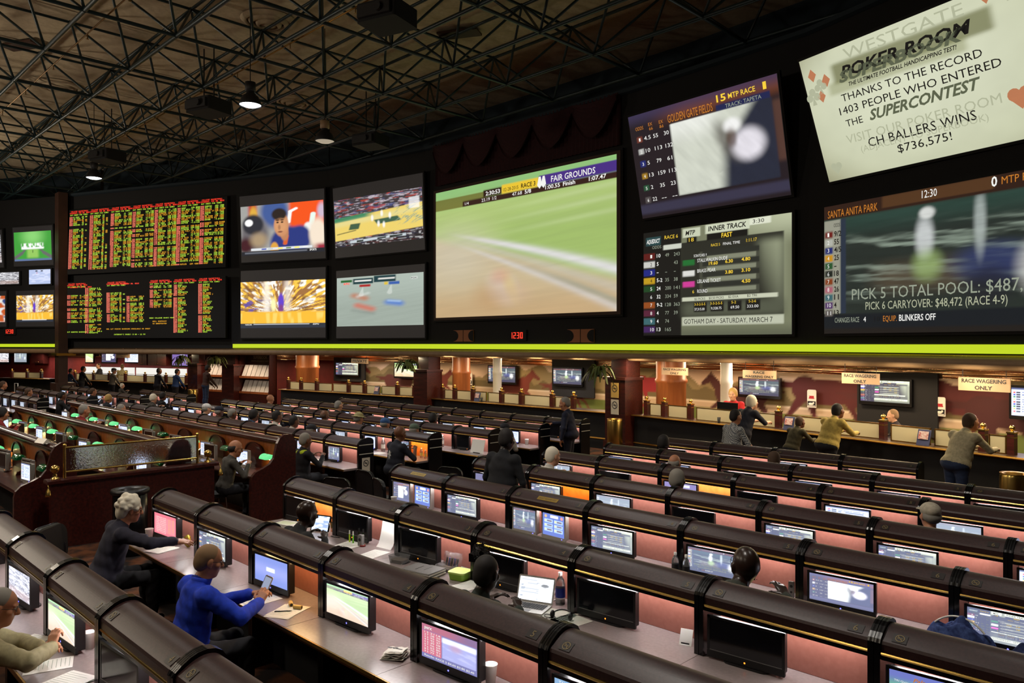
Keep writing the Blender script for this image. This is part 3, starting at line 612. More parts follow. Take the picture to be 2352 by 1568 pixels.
t, w, h = big_screen('tilted cream upper screen thanking contest entrants in black capitals', ((1861, 135.6), (2330, -62), (1914, 417), (2440, 300)), None, True, westgate, 110, 80, WEST_T)
M_suit = emis('lit_rust', S(186, 120, 84), 1., False)
for kd, x, z, r, m in (('d', .05, .86, .03, 0), ('c', .08, .76, .035, 1), ('d', .115, .79, .03, 0), ('c', .03, .7, .04, 1), ('d', .075, .68, .028, 0), ('h', .9, .27, .045, 0), ('c', .95, .12, .05, 1), ('d', .85, .95, .03, 0), ('c', .93, .93, .035, 1), ('h', .06, .1, .03, 1)):
    b = MB(); suit(kd, b, -w/2+x*w, z*h, r*w, 0); ob('card_suit', b.mesh('card_suit', [M_txtl if m else M_suit]), t, (0, -.01, 0))
big_screen('lower right screen of race results on a grey board, with numbered colour strips', ((1485, 535), (1825, 487), (1485, 770.5), (1825, 767)), None, False, aqua, 150, 110, aqua_t())
t, w, h = big_screen('rightmost lower screen of a dim green blurred horse race with odds column', ((1902, 475), (2500, 363), (1902, 766), (2500, 758)), None, False, santa, 150, 100, santa_t())
big_screen('tilted upper screen with a yellow basketball court, left of the centre screen', ((767, 432), (967.5, 398), (775.6, 590), (981, 575)), (0.01, .99, .15, .82), True, court, 140, 80)
big_screen('lower screen of grey racetrack and blurred red and blue cars', ((778, 623), (982, 603), (777.5, 777), (980.4, 775)), (0.01, .99, .175, .89), False, cars, 110, 64, [('KFC', .085, .85, .04, 'r', .08, .03, .2), ('FOX', .87, .89, .03, 'k', .06, .02, 0)])
big_screen('tilted upper screen of a man in a navy shirt at the sidelines', ((549, 452), (745, 432), (559, 603.5), (752, 591)), (.01, .99, .1, .84), True, player, 140, 84, [('SPORTS', .83, .03, .04, 'w', .08, .02, 0)])
big_screen('lower screen of a blurred orange and purple basketball crowd, right of the odds boards', ((557.6, 621), (751.7, 613), (557.6, 776), (751.7, 775)), (0, 1, .145, .83), False, crowd, 130, 76, [('NASCAR', .06, .06, .03, 'w', .08, .02, 0), ('ESPN', .86, .06, .03, 'w', .07, .02, .2)])
big_screen('small far left screen with a white hall on a green ground', ((29, 524), (119, 515.5), (37, 611), (127.5, 606)), (.03, .97, .13, .87), True, temple, 60, 40)
big_screen('far left edge screen, cut off by the picture, upper one of two', ((-88, 535), (4, 526), (-76, 616), (13, 612)), (.03, .97, .13, .87), True, blurrace, 60, 40)
big_screen('far left lower screen of the orange crowd above the red clock', ((41.6, 668), (129, 664), (41.6, 749.5), (129, 749)), (.02, .98, .13, .87), False, crowd, 60, 40)
big_screen('far left edge lower screen of orange and white players, cut off', ((-72, 670), (18.6, 667), (-72, 750), (18.6, 750)), (.02, .98, .13, .87), False, orangeteam, 50, 34)
big_screen('little white screen of blurred horses between the left screens', ((2.5, 625), (47.7, 623.5), (5, 652), (48.5, 650)), None, False, blurrace, 40, 26, name='small_screen')
big_screen('little pale blue racing screen beside the brown column', ((70, 619), (118.6, 617), (72, 652), (121, 650)), None, False, icecar, 40, 26, name='small_screen')

# ---------------------------------------------------------------- odds boards of lit dots
GL = {'A': '25755', 'B': '65656', 'C': '34443', 'D': '65556', 'E': '74647', 'F': '74644', 'G': '34553', 'H': '55755', 'I': '72227', 'J': '11152', 'K': '55655', 'L': '44447', 'M': '57755', 'N': '57775', 'O': '25552', 'P': '65644', 'R': '65655', 'S': '34216', 'T': '72222', 'U': '55557', 'V': '55552', 'W': '55775', 'X': '55255', 'Y': '55222', 'Z': '71247',
      '0': '75557', '1': '26227', '2': '71747', '3': '71717', '4': '55711', '5': '74717', '6': '74757', '7': '71111', '8': '75757', '9': '75717', '-': '00700', '+': '02720', '.': '00002', ',': '00024', "'": '22000', '/': '11244', ' ': '00000', ':': '02020', '(': '12221', ')': '42224', 'Q': '25573'}
def dots(b, s, x, z, cw, ch, m, y=-.01):
    pw, ph = cw/4, ch/5
    for i, c in enumerate(s):
        for r, d in enumerate(GL.get(c, '00000')):
            d = int(d); j = 0; bits = [(d >> (2-q)) & 1 for q in range(3)]
            while j < 3:
                if bits[j]:
                    k = j
                    while k < 3 and bits[k]: k += 1
                    x0 = x+i*cw+j*pw; z1 = z-r*ph
                    b.quad((x0, y, z1-ph*.92), (x0+(k-j)*pw, y, z1-ph*.92), (x0+(k-j)*pw, y, z1), (x0, y, z1), m); j = k
                else: j += 1
TEAMS = ['BYU', 'GONZAGA', 'OLE MISS', 'LSU', 'UTEP', 'TULSA', 'DAYTON', 'TX TECH', 'NO IOWA', 'ARIZONA', 'DUKE', 'UTAH', 'OREGON', 'WICHITA ST', 'KANSAS', 'LA TECH', 'PENN ST', 'YALE', 'BROWN', 'ILL ST', 'N CARO', 'MEMPHIS', 'MARQUETTE', 'BUTLER', 'XAVIER', 'GA TECH', 'CLEMSON', 'SAN JOSE ST', 'HAWAII', 'BOISE ST', 'UC DAVIS', 'CAL POLY', 'TOLEDO', 'KENT', 'AKRON', 'OHIO']
MLED = [M_redled, M_grnled, M_ambled, M_pinkled]
def odds_board(lab, frame, tilted, cols, hdr, name='odds_board'):
    c, rz, tilt, w, h = place_panel(*frame, tilted, .3)
    t = thing(name, lab, 'scoreboard', c, group='red and green odds boards', rot=(tilt, 0, rz))
    b = MB(); b.box(-w/2-.01, w/2+.08, .0, .12, -.1, h+.05, 0); b.build('board_panel', [M_void], t)
    b = MB(); cw0 = w/7; rh = h/40.
    for ci, (x0, n0, n1, style) in enumerate(cols):
        X = -w/2 + x0*w; cw = cw0/21.
        if style != 'n':
            dots(b, 'COLLEGE BASKETBALL', X+cw, h-rh*.2, cw, rh*.8, 0); dots(b, "SATURDAY, FEB 28, 2015", X, h-rh*1.3, cw*.93, rh*.8, 0); dots(b, 'ROT SHEET FOR TIMES', X+cw*.5, h-rh*2.5, cw*.95, rh*.8, 1)
        for r in range(n0, n1):
            z = h-rh*(r+1.05*0); k = R.randint(0, 35); m = 1 + (r//2) % 2
            if R.random() < .06: continue
            dots(b, '%3d' % (600+(ci*38+r) % 300), X, z, cw*1.15, rh*.84, 3); dots(b, TEAMS[(ci*17+r*5) % 36][:9], X+cw*4, z, cw, rh*.84, m)
            if style == 'f': dots(b, R.choice(['-2.5', '-13', '154', '+1', '-7.5', '135', '-4', '129.5']), X+cw*12.6, z, cw, rh*.84, m); dots(b, R.choice(['-110', '+135', '-155', '-1200', '+750', '-240', '+200', '-380']), X+cw*16.6, z, cw*.95, rh*.84, m)
            elif style == 's': dots(b, R.choice(['73', '81', '35', '64', '12']), X+cw*12.6, z, cw, rh*.84, m); dots(b, R.choice(['69', '77', '', '58', '']), X+cw*16, z, cw, rh*.84, m)
            elif style == 'n' and R.random() < .8: dots(b, R.choice(['-120', '+145', '5.5', '100.5']), X+cw*12, z, cw, rh*.84, m)
    for s, x, z, m in hdr: dots(b, s, -w/2+x*w, z*h, cw0/21, rh*.84, m)
    b.build('lettering', MLED, t)
    return t
odds_board('upper odds board of seven columns in red, green and amber dots', ((158, 486), (520, 452), (168, 622), (526, 607)), True, [(.005+.1415*i, 4, 39, 's' if i < 2 else 'f') for i in range(7)], [])
odds_board('lower odds board with gaps and short columns of red and green dots', ((167, 652), (524, 631), (168, 771), (526, 771)), False, [(.0, 9, 30, 'f'), (.125, 4, 38, 'n'), (.27, 8, 30, 's'), (.40, 11, 30, 'n'), (.55, 4, 20, 'f'), (.70, 4, 38, 'x'), (.85, 4, 38, 'x')],
           [("SATURDAY, FEB 28, 2015", .02, .93, 0), ("SATURDAY, FEBRUARY 28, 2015", .3, .96, 0), ('NHL 1ST PERIOD WAGERING AVAILABLE ON SHEET', .27, .14, 2), ("SATURDAY'S HOURS: 8 AM - 11 PM", .32, .04, 1), ('MENS COLLEGE HOOPS PROP', .55, .33, 1), ('WILL KENTUCKY', .57, .27, 2), ('GO UNDEFEATED', .57, .23, 2), ('1ST QUARTER WAGERING', .0, .09, 1)])
# red clocks and the two brown loudspeaker grilles under the centre screen
SEGD = {'1': 'bc', '2': 'abged', '3': 'abgcd', '0': 'abcdef'}
def clock(px, py, lab):
    u, v, s, n = seg_hit(px, .06); t = thing('digital_clock', lab, 'clock', (u, v, z_at(px, py, v)), math.atan(s))
    b = MB(); b.box(-.42, .42, 0, .05, -.18, .18); b.build('clock_case', [M_void], t); b = MB()
    for i, ch in enumerate('1230'):
        x0 = -.3+.155*i; W, Hh, e = .1, .1, .022
        for sg in SEGD[ch]:
            q = {'a': (0, W, 2*Hh-e, 2*Hh), 'g': (0, W, Hh-e/2, Hh+e/2), 'd': (0, W, 0, e), 'b': (W-e, W, Hh, 2*Hh), 'c': (W-e, W, 0, Hh), 'e': (0, e, 0, Hh), 'f': (0, e, Hh, 2*Hh)}[sg]
            b.box(x0+q[0], x0+q[1], -.012, 0, q[2]-Hh, q[3]-Hh)
    b.build('lit_digits', [M_redled], t)
clock(1190, 770, 'red 12:30 clock under the huge centre screen'); clock(24, 761, 'tiny red 12:30 clock at the far left under the crowd screen')
M_brown = mat('tan_grille_cloth', S(170, 112, 78), .8)
for px, lab in ((1066, 'brown loudspeaker grille left of the red clock, under the centre screen'), (1335, 'brown loudspeaker grille right of the red clock, under the centre screen')):
    u, v, s, n = seg_hit(px, .04); t = thing('loudspeaker_grille', lab, 'loudspeaker', (u, v, z_at(px, 771, v)), math.atan(s))
    b = MB(); b.box(-.52, .52, 0, .03, -.2, .2); b.box(-.006, .006, -.012, 0, -.2, .2, 1)
    for sx in (-1, 1): b.add([(sx*.52, -.006, 0)] + [(sx*(.52-.26*math.cos(a)), -.006, .19*math.sin(a)) for a in np.linspace(-PI/2, PI/2, 12)], [tuple(range(13)) if sx > 0 else tuple(range(13))[::-1]], 1)
    b.build('grille_cloth', [M_brown, M_void], t)
# swagged curtain above the centre screen
M_curt = noise(mat('wine_curtain', rough=.9), S(40, 10, 16), S(56, 16, 22), 12.)
t = thing('swag_curtain', 'dark wine swagged curtain above the huge centre screen', 'curtain', (-17.35, 17.6, 8.55))
b = MB(); n = 160
b.v = [(-4.1+8.2*i/n, -.06*math.cos(i*2.1), z) for z in (0, 1.5) for i in range(n+1)]; b.f = [(i, i+1, n+2+i, n+1+i) for i in range(n)]; b.m = [0]*n; b.sm = [True]*n
b.build('pleated_drape', [M_curt], t)
for j in range(5):
    b = MB(); x0 = -4.1+1.64*j; ns, nr = 16, 14
    for r in range(nr+1):
        for i in range(ns+1):
            a = i/ns; sag = (.12+.8*r/nr)*(1-(2*a-1)**2); b.v.append((x0+1.64*a, -.16-.05*math.sin(r*PI*.9)-.1*(1-(2*a-1)**2), 1.45-.25*r/nr-sag))
    b.f = [(r*(ns+1)+i, (r+1)*(ns+1)+i, (r+1)*(ns+1)+i+1, r*(ns+1)+i+1) for r in range(nr) for i in range(ns)]; b.m = [0]*len(b.f); b.sm = [True]*len(b.f)
    b.build('swag', [M_curt], t)
# ================================================================ betting carrels
M_mark = mat('dull_gold_mark', S(120, 104, 70), .5, .3)
BW = 1.175; BWI = BW/2 - .002
RV = {1: 1.534, 2: 3.148, 3: 4.70, 4: 6.307, 5: 7.844, 6: 9.43, 7: 11.0, 8: 12.53, 9: 14.0}
RZ = {1: 0, 2: 0, 3: -.05, 4: -.08, 5: -.13, 6: -.16, 7: -.2, 8: -.2, 9: -.2}
PANEL = [(0, 0), (0, 1.165), (.012, 1.186), (.045, 1.214), (.09, 1.243), (.13, 1.259), (.18, 1.266), (.225, 1.258), (.262, 1.236), (.285, 1.20), (.285, 0)]
CAPP = [(.012, 1.112), (.012, 1.158), (.020, 1.175), (.055, 1.198), (.10, 1.224), (.14, 1.238), (.18, 1.242), (.222, 1.234), (.252, 1.212), (.27, 1.18), (.27, .0), (.258, 0), (.258, 1.06), (.24, 1.09), (.06, 1.09), (.06, 1.112)]
def smoothed(pts, i0, i1, n=4):
    # a finer curve through profile points i0..i1
    out = list(pts[:i0+1])
    for i in range(i0, i1):
        p0, p1, p2, p3 = (np.array(pts[max(j, i0)] if j < i1 else pts[min(j, i1)]) for j in (i-1, i, i+1, i+2))
        for k in range(1, n+1):
            t = k/n; out.append(tuple(.5*((2*p1)+(p2-p0)*t+(2*p0-5*p1+4*p2-p3)*t*t+(3*p1-p0-3*p2+p3)*t**3)))
    return out + list(pts[i1+1:])
CAPP = smoothed(CAPP, 2, 9)
def booth_meshes():
    D = {}
    for nm, x0, x1 in (('l', -BWI, -BWI+.034), ('r', BWI-.034, BWI)):
        b = MB(); b.prism(PANEL, x0, x1, 'x', 0)
        for y0 in (.0,):
            b.prism([(p[0]-.004 if i == 0 else p[0], p[1]) for i, p in enumerate(PANEL[1:10])][::1] + [(PANEL[9][0], 1.16), (.2, 1.24), (.1, 1.21), (.02, 1.15)], x0+.011, x1-.011, 'x', 0)
        D['end_'+nm] = b.mesh('end_panel', [M_black])
    xi = BWI - .036
    b = MB(); b.prism(CAPP, -xi, xi, 'x', 0); D['cap'] = b.mesh('curved_hood', [M_cap])
    b = MB(); b.prism([(.008, 1.094), (.004, 1.103), (.008, 1.111), (.05, 1.111), (.05, 1.094)], -xi, xi, 'x', 0)
    D['rail'] = b.mesh('brass_rail', [M_gold])
    b = MB(); b.box(-xi, xi, .012, .05, 1.066, 1.093); D['lip'] = b.mesh('hood_lip', [M_black])
    for k, m in (('tube', M_tube), ('tubew', M_tubew)):
        b = MB(); b.box(-xi+.06, xi-.06, .105, .125, 1.072, 1.085); D[k] = b.mesh('fluorescent_tube', [m])
    for k, m in (('back', M_pink), ('backo', M_orange)):
        b = MB(); b.box(-xi, xi, .236, .255, .752, 1.088); D[k] = b.mesh('back_panel', [m])
    b = MB(); b.prism([(-BWI, -.30), (BWI, -.30), (BWI, -.002), (xi, -.002), (xi, .235), (-xi, .235), (-xi, -.002), (-BWI, -.002)], .715, .75, 'z', 0)
    D['desk'] = b.mesh('desktop', [M_desk])
    b = MB(); b.prism([(-.312, .712), (-.318, .73), (-.312, .7495), (-.301, .7495), (-.301, .712)], -BWI, BWI, 'x', 0); D['edge'] = b.mesh('edge_trim', [M_goldd])
    b = MB(); b.box(-xi, xi, .20, .22, 0, .713); D['skirt'] = b.mesh('modesty_panel', [M_void])
    # plaques on the slope of the hood
    def slope(x, t): # t metres up the slope from the crease
        a = Vector((0, .02, 1.176)); d = Vector((0, .08, .049)).normalized(); n = Vector((0, -d.z, d.y)); return a + d*t + n*.0035 + Vector((x, 0, 0))
    b = MB(); b.quad(slope(-xi+.05, .012), slope(-xi+.13, .012), slope(-xi+.13, .075), slope(-xi+.05, .075), 0)
    c = slope(-xi+.09, .044); d = Vector((0, .08, .049)).normalized(); nn = Vector((0, -d.z, d.y))*.002; X = Vector((1, 0, 0)); ring = []
    for r in (.026, .021):
        ring += [c + nn + X*(r*math.cos(2*PI*i/16)) + d*(r*math.sin(2*PI*i/16)) for i in range(16)]
    b.add(ring, [(i, (i+1) % 16, 16+(i+1) % 16, 16+i) for i in range(16)], 1)
    b.add([c+nn-X*.017+d*.014, c+nn-X*.014+d*.018, c+nn+X*.017-d*.014, c+nn+X*.014-d*.018], [(0, 3, 2, 1)], 1)
    b.add([c+nn-X*.015-d*.003, c+nn+X*.015-d*.003, c+nn+X*.015+d*.003, c+nn-X*.015+d*.003], [(0, 1, 2, 3)], 1)
    D['smoke'] = b.mesh('no_smoking_plaque', [M_plate, M_mark])
    for n in range(1, 12):
        b = MB(); b.quad(slope(xi-.13, .012), slope(xi-.04, .012), slope(xi-.04, .075), slope(xi-.13, .075), 0)
        vs, fs, wd, ht = text_mesh(str(n)); k = .045/.72
        b.add([slope(xi-.085 + (a-wd/2)*k, .022 + q*k) + nn for a, q in vs], fs, 1)
        D['num%d' % n] = b.mesh('number_plaque', [M_plate, M_mark])
    b = MB(); b.quad(slope(-.15, .02), slope(.15, .02), slope(.15, .075), slope(-.15, .075), 0)
    vs, fs, wd, ht = text_mesh('SEAT RESERVED'); k = .026/.72; kx = .26/wd
    b.add([slope((a-wd/2)*kx, .035+q*k)+nn*.5 for a, q in vs], fs, 1)
    D['res'] = b.mesh('reserved_plaque', [mat('gold_label', S(170, 140, 60), .4, .6), M_txtk])
    return D
BM = booth_meshes()
# round end cheek shown at the end of each block of carrels, with two bright lines and a no smoking notice
def end_cheek():
    b = MB(); p = [(y-.02 if y < .1 else y+.03, z+(.02 if z > .9 else 0)) for y, z in PANEL]
    b.prism(p, 0, .03, 'x', 0); me = b.mesh('end_cheek', [M_black])
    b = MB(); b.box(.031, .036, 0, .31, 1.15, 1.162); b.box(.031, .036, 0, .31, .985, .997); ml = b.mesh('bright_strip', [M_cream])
    b = MB(); b.box(.031, .036, .06, .22, .68, .93, 0)
    return me, ml, b
CH_me, CH_ml, _b = end_cheek()
def sign_mesh(name, w, h, col, letters=None, ax='x', depth=.01):
    # notice with a crossed-out cigarette, facing -y, lower left at the origin
    b = MB(); b.box(0, w, 0, depth, 0, h, 0)
    r = min(w*.36, h*.28); cz = h*.62; e = -.002
    b.disc((w/2, e, cz), r, 'y', 24, 1, r*.78)
    b.add([(w/2-r*.62, e, cz+r*.5), (w/2-r*.5, e, cz+r*.62), (w/2+r*.62, e, cz-r*.5), (w/2+r*.5, e, cz-r*.62)], [(0, 3, 2, 1)], 1)
    b.box(w/2-r*.55, w/2+r*.55, e, 0, cz-r*.12, cz+r*.12, 1)
    if letters: b.text(letters, w/2, h*.12, h*.09, w=w*.8, align='c', m=1, y=0, c=0) if False else b.add([(w/2+(a-text_mesh(letters)[2]/2)*(w*.8/text_mesh(letters)[2]), e, h*.12+q*h*.12) for a, q in text_mesh(letters)[0]], text_mesh(letters)[1], 1)
    return b.mesh(name, [col, M_txtk])
M_notice = mat('yellow_notice', S(214, 176, 92), .6); M_noticew = mat('pale_notice', S(216, 206, 188), .6)
ME_ns = sign_mesh('no_smoking_notice', .17, .26, M_noticew)

booth_of = {}
def booth(block, r, k, n, u0, warm=False, orange=False, num=None, reserved=False, lab=None):
    u = u0 + BW*(k+.5) if block == "right" else u0 + BW*.5
    t = thing('betting_carrel', lab, 'carrel', (u, RV[r], RZ[r]), 0, '%s carrels' % block)
    sp = [('end_panel', BM['end_l']), ('end_panel', BM['end_r']), ('curved_hood', BM['cap']), ('brass_rail', BM['rail']), ('hood_lip', BM['lip']),
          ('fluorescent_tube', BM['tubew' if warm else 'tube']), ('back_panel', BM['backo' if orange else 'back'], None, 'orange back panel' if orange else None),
          ('desktop', BM['desk']), ('edge_trim', BM['edge']), ('modesty_panel', BM['skirt'])]
    if num:
        sp += [('no_smoking_plaque', BM['smoke']), ('number_plaque', BM['num%d' % num], None, 'plaque with the number %d' % num)]
    if reserved: sp += [('reserved_plaque', BM['res'], None, 'gold reserved plaque')]
    put(sp, t)
    booth_of[block, r, k] = t
    return t
# ---- right-hand block: rows 1 (nearest) to 8
ROWNAME = {1: 'nearest row', 2: 'second row', 3: 'third row', 4: 'fourth row', 5: 'fifth row', 6: 'sixth row', 7: 'seventh row', 8: 'farthest row'}
RIGHT = {1: (-8.72, 0, 6), 2: (-8.78, 0, 7), 3: (-8.73, 0, 9), 4: (-8.735, 0, 9), 5: (-8.72, 0, 9), 6: (-8.73, 0, 8), 7: (-8.66, 0, 8), 8: (-8.53, 0, 4)}
WARMR = {(2, 2), (4, 0)}; ORR = {(5, 1), (6, 2)}
for r, (u0, a, n) in RIGHT.items():
    for k in range(a, n):
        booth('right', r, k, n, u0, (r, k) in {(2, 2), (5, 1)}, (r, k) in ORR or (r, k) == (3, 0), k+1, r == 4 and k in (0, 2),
              'mahogany betting carrel, %s from the aisle end in the %s of the near block' % (ordinal(k), ROWNAME[r]))
# ---- middle block, beyond the aisle: rows 5 to 9
MID = {5: (-11.80, 11), 6: (-11.74, 11), 7: (-11.68, 11), 8: (-11.66, 10), 9: (-11.7, 9)}
for r, (ue, n) in MID.items():
    for k in range(n):
        warm = (r, k) == (6, 0)
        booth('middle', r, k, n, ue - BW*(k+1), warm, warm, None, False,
              'small carrel across the aisle, %s from right in the %s row there' % (ordinal(k), ordinal(r-5)))
    o = thing('carrel_end_panel', ['nearest', 'second', 'third', 'fourth', 'last'][r-5] + ' rounded black end panel with two bright strips beside the aisle', 'end panel', (ue+.004, RV[r], RZ[r]), 0, 'aisle end panels')
    ob('end_cheek', CH_me, o); ob('bright_strip', CH_ml, o)
    if r == 5: q = ob('no_smoking_notice', ME_ns, o, (.033, .06, .66), PI/2)
# ---- far left block: rows 4 to 7
LEFT = {4: (-27.0, 6), 5: (-27.5, 8), 6: (-27.3, 8), 7: (-27.3, 4)}
for r, (ue, n) in LEFT.items():
    for k in range(n):
        booth('left', r, k, n, ue - BW*(k+1), False, False, None, False,
              'tiny carrel at the far left, %s from right in the %s row there' % (ordinal(k), ordinal(r-4)))
    o = thing('carrel_end_panel', ['nearest', 'second', 'third', 'farthest'][r-4] + ' small far end panel at the left of the hall', 'end panel', (ue+.004, RV[r], RZ[r]), 0, 'far end panels')
    ob('end_cheek', CH_me, o); ob('bright_strip', CH_ml, o)
    if r == 4: q = ob('no_smoking_notice', ME_ns, o, (.033, .06, .66), PI/2)
# ================================================================ desk monitors
M_picm = attr_mat('monitor_picture', 1.5)
def parx(U, V):
    im = A3(S(70, 60, 120), U); im = mixc(im, S(150, 34, 40), ss(V, .78, .84)); im = mixc(im, S(96, 40, 84), ss(V, .78, .84)*ss(U, .4, .9)); im = mixc(im, S(176, 40, 44), rc(U, V, 0, .37, .14, .8)); im = mixc(im, S(140, 140, 190), rc(U, V, .385, .98, .16, .76)); im = mixc(im, S(170, 170, 206), ss(vn(U, V+.2*U, 4, 20, 71, 2), .45, .7)*rc(U, V, .385, .98, .16, .76)*.7); im = mixc(im, S(226, 226, 240), rc(U, V, .385, .98, .62, .76, .03)); im = mixc(im, S(170, 110, 120), el(U, V, .62, .56, .1, .1, .7)*.6)
    return im*1.1
PARX_T = [('parx', .05, .86, .1, 'w', .14, .02, 0)] + [(a, .05+.11*j, .74-.072*i, .05, 'w', .075, .01, 0) for i in range(9) for j, a in enumerate((str(i+1)+' '+'5769'[i % 4], str(21+i*7 % 70), str(14+i*11 % 80)))] + [('Results: RACE 2 $4.60 $3.80 $2.40', .05, .05, .055, 'w', .9, .01, 0)]
def palm(U, V):
    im = A3(S(20, 96, 70), U); im = mixc(im, S(30, 40, 130), ss(V, .62, .9)); im = mixc(im, S(80, 200, 120), el(U, V, .5, .5, .4, .2, .9)*.6); im = mixc(im, S(120, 90, 170), el(U, V, .85, .5, .2, .2, .9)*.6); 
    for i, c in enumerate(((200, 60, 40), (210, 210, 210), (40, 60, 170), (220, 190, 60), (40, 130, 70), (30, 30, 30))): im = mixc(im, S(*c), rc(U, V, .05, .12, .56-.09*i, .62-.09*i)); im = mixc(im, S(20, 30, 60), rc(U, V, .13, .24, .56-.09*i, .62-.09*i))
    return im*1.2
PALM_T = [('Palm Beach', .25, .8, .11, 'o', .36, .02, .3), ('3:30', .52, .7, .06, 'w', .1, 0, 0), ('5 MTP', .72, .66, .06, 'w', .16, 0, 0), ('TRI Quiniela', .05, .72, .05, 'w', .2, 0, 0)]
def tampa(U, V):
    im = A3(S(40, 60, 90), U); im = mixc(im, S(90, 130, 160), ss(V, .6, .9)); im = mixc(im, S(170, 180, 170), rc(U, V, .35, .97, .1, .72)); return im*1.2
TAMPA_T = [('TAMPA BAY DOWNS', .06, .86, .1, 'w', .5, .01, 0)]
def bluebox(U, V):
    im = A3(S(96, 116, 196), U); im = mixc(im, S(130, 140, 210), ss(V, .1, .5)*(1-ss(V, .5, .9))); im = mixc(im, S(226, 236, 250), rc(U, V, .36, .62, .46, .62, .01)); return im*.95
def purple(U, V):
    im = A3(S(84, 70, 110), U); im = mixc(im, S(226, 236, 250), rc(U, V, .34, .6, .4, .55)); return im*.9
def dish(U, V):
    im = A3(S(110, 90, 150), U); im = mixc(im, S(210, 210, 230), rc(U, V, .5, .8, .75, .92)); return im
DISH_T = [('dish', .35, .5, .14, 'w', .22, 0, .3), ('dish', .62, .3, .12, 'w', .2, 0, .3), ('dish', .2, .2, .12, 'w', .2, 0, .3)]
def redlist(U, V):
    im = A3(S(216, 70, 66), U); im = mixc(im, S(236, 130, 120), rc(U, V, .05, .95, .12, .85)*.5); return im
REDL_T = [(' '.join(R.choice(['AL', 'NEVERS', 'MIDNIGHT', 'QUEEN', 'DASH', 'COVE', 'STAR', 'LAD']) for _ in range(2)), .1, .8-.09*i, .055, 'w', .45, 0, 0) for i in range(9)] + [(str(3+i)+'-1', .66, .8-.09*i, .055, 'y', .1, 0, 0) for i in range(8)] + [(str(20-i), .84, .8-.09*i, .055, 'y', .06, 0, 0) for i in range(7)]
def betpanel(U, V):
    im = A3(S(46, 74, 160), U); im = mixc(im, S(226, 226, 206), rc(U, V, .35, .72, .82, .95)); im = mixc(im, S(190, 150, 70), el(U, V, .14, .87, .06, .07, .3)); im = mixc(im, S(200, 120, 90), el(U, V, .88, .87, .06, .07, .3))
    for j in range(2):
        for i in range(3):
            im = mixc(im, S(150, 180, 220), rc(U, V, .07+.46*j, .47+.46*j, .58-.2*i, .74-.2*i)); im = mixc(im, S(90, 60, 50), rc(U, V, .2+.46*j, .42+.46*j, .63-.2*i, .7-.2*i)); im = mixc(im, S(200, 190, 90), rc(U, V, .09+.46*j, .18+.46*j, .64-.2*i, .7-.2*i))
    return im*1.25
def list_(U, V):
    im = A3(S(196, 206, 232), U)
    for i in range(9): im = mixc(im, S(90, 100, 140), rc(U, V, .3, .92, .82-.085*i, .85-.085*i)*(vn(U, V, 30, 3, 80+i) > .35)); im = mixc(im, S(*((200, 60, 50), (40, 60, 170), (40, 130, 70), (220, 190, 60))[i % 4]), rc(U, V, .05, .12, .81-.085*i, .86-.085*i)); im = mixc(im, S(30, 34, 50), rc(U, V, .14, .26, .81-.085*i, .86-.085*i))
    im = mixc(im, S(60, 70, 110), ss(V, .93, .95)); return im*1.25
def greyrace(U, V): 
    im = santa(U, V); return mixc(im*1.6, S(190, 200, 214), np.full(U.shape, .45))
def bright(fn, k, add=.0): return lambda U, V: fn(U, V)*k + add
def big(fn): return lambda U, V: np.clip(fn(U, V)*1.5+np.array(S(40, 40, 70)), 0, 1.3)
CONT = {'aqua': (big(aqua), aqua_t(), 'grey results table'), 'golden': (big(golden), gold_t(), 'white blurred horse'), 'fair': (bright(fair, 1.1, .06), FAIR_T, 'green turf race'), 'santa': (big(santa), santa_t(), 'streaked horse race'), 'parx': (parx, PARX_T, 'red racing table'), 'palm': (palm, PALM_T, 'green racing title'),
        'tampa': (tampa, TAMPA_T, 'blue racing title'), 'blue': (bluebox, None, 'plain blue with white box'), 'purple': (purple, None, 'dim purple screen'), 'dish': (dish, DISH_T, 'violet logo screen'), 'red': (redlist, REDL_T, 'red race list'), 'bet': (betpanel, None, 'blue bet buttons'), 'list': (list_, None, 'pale coloured table'), 'grey': (greyrace, None, 'pale grey race'), 'horse': (bright(blurrace, 1.1), None, 'blurred horse')}
_mm = {}
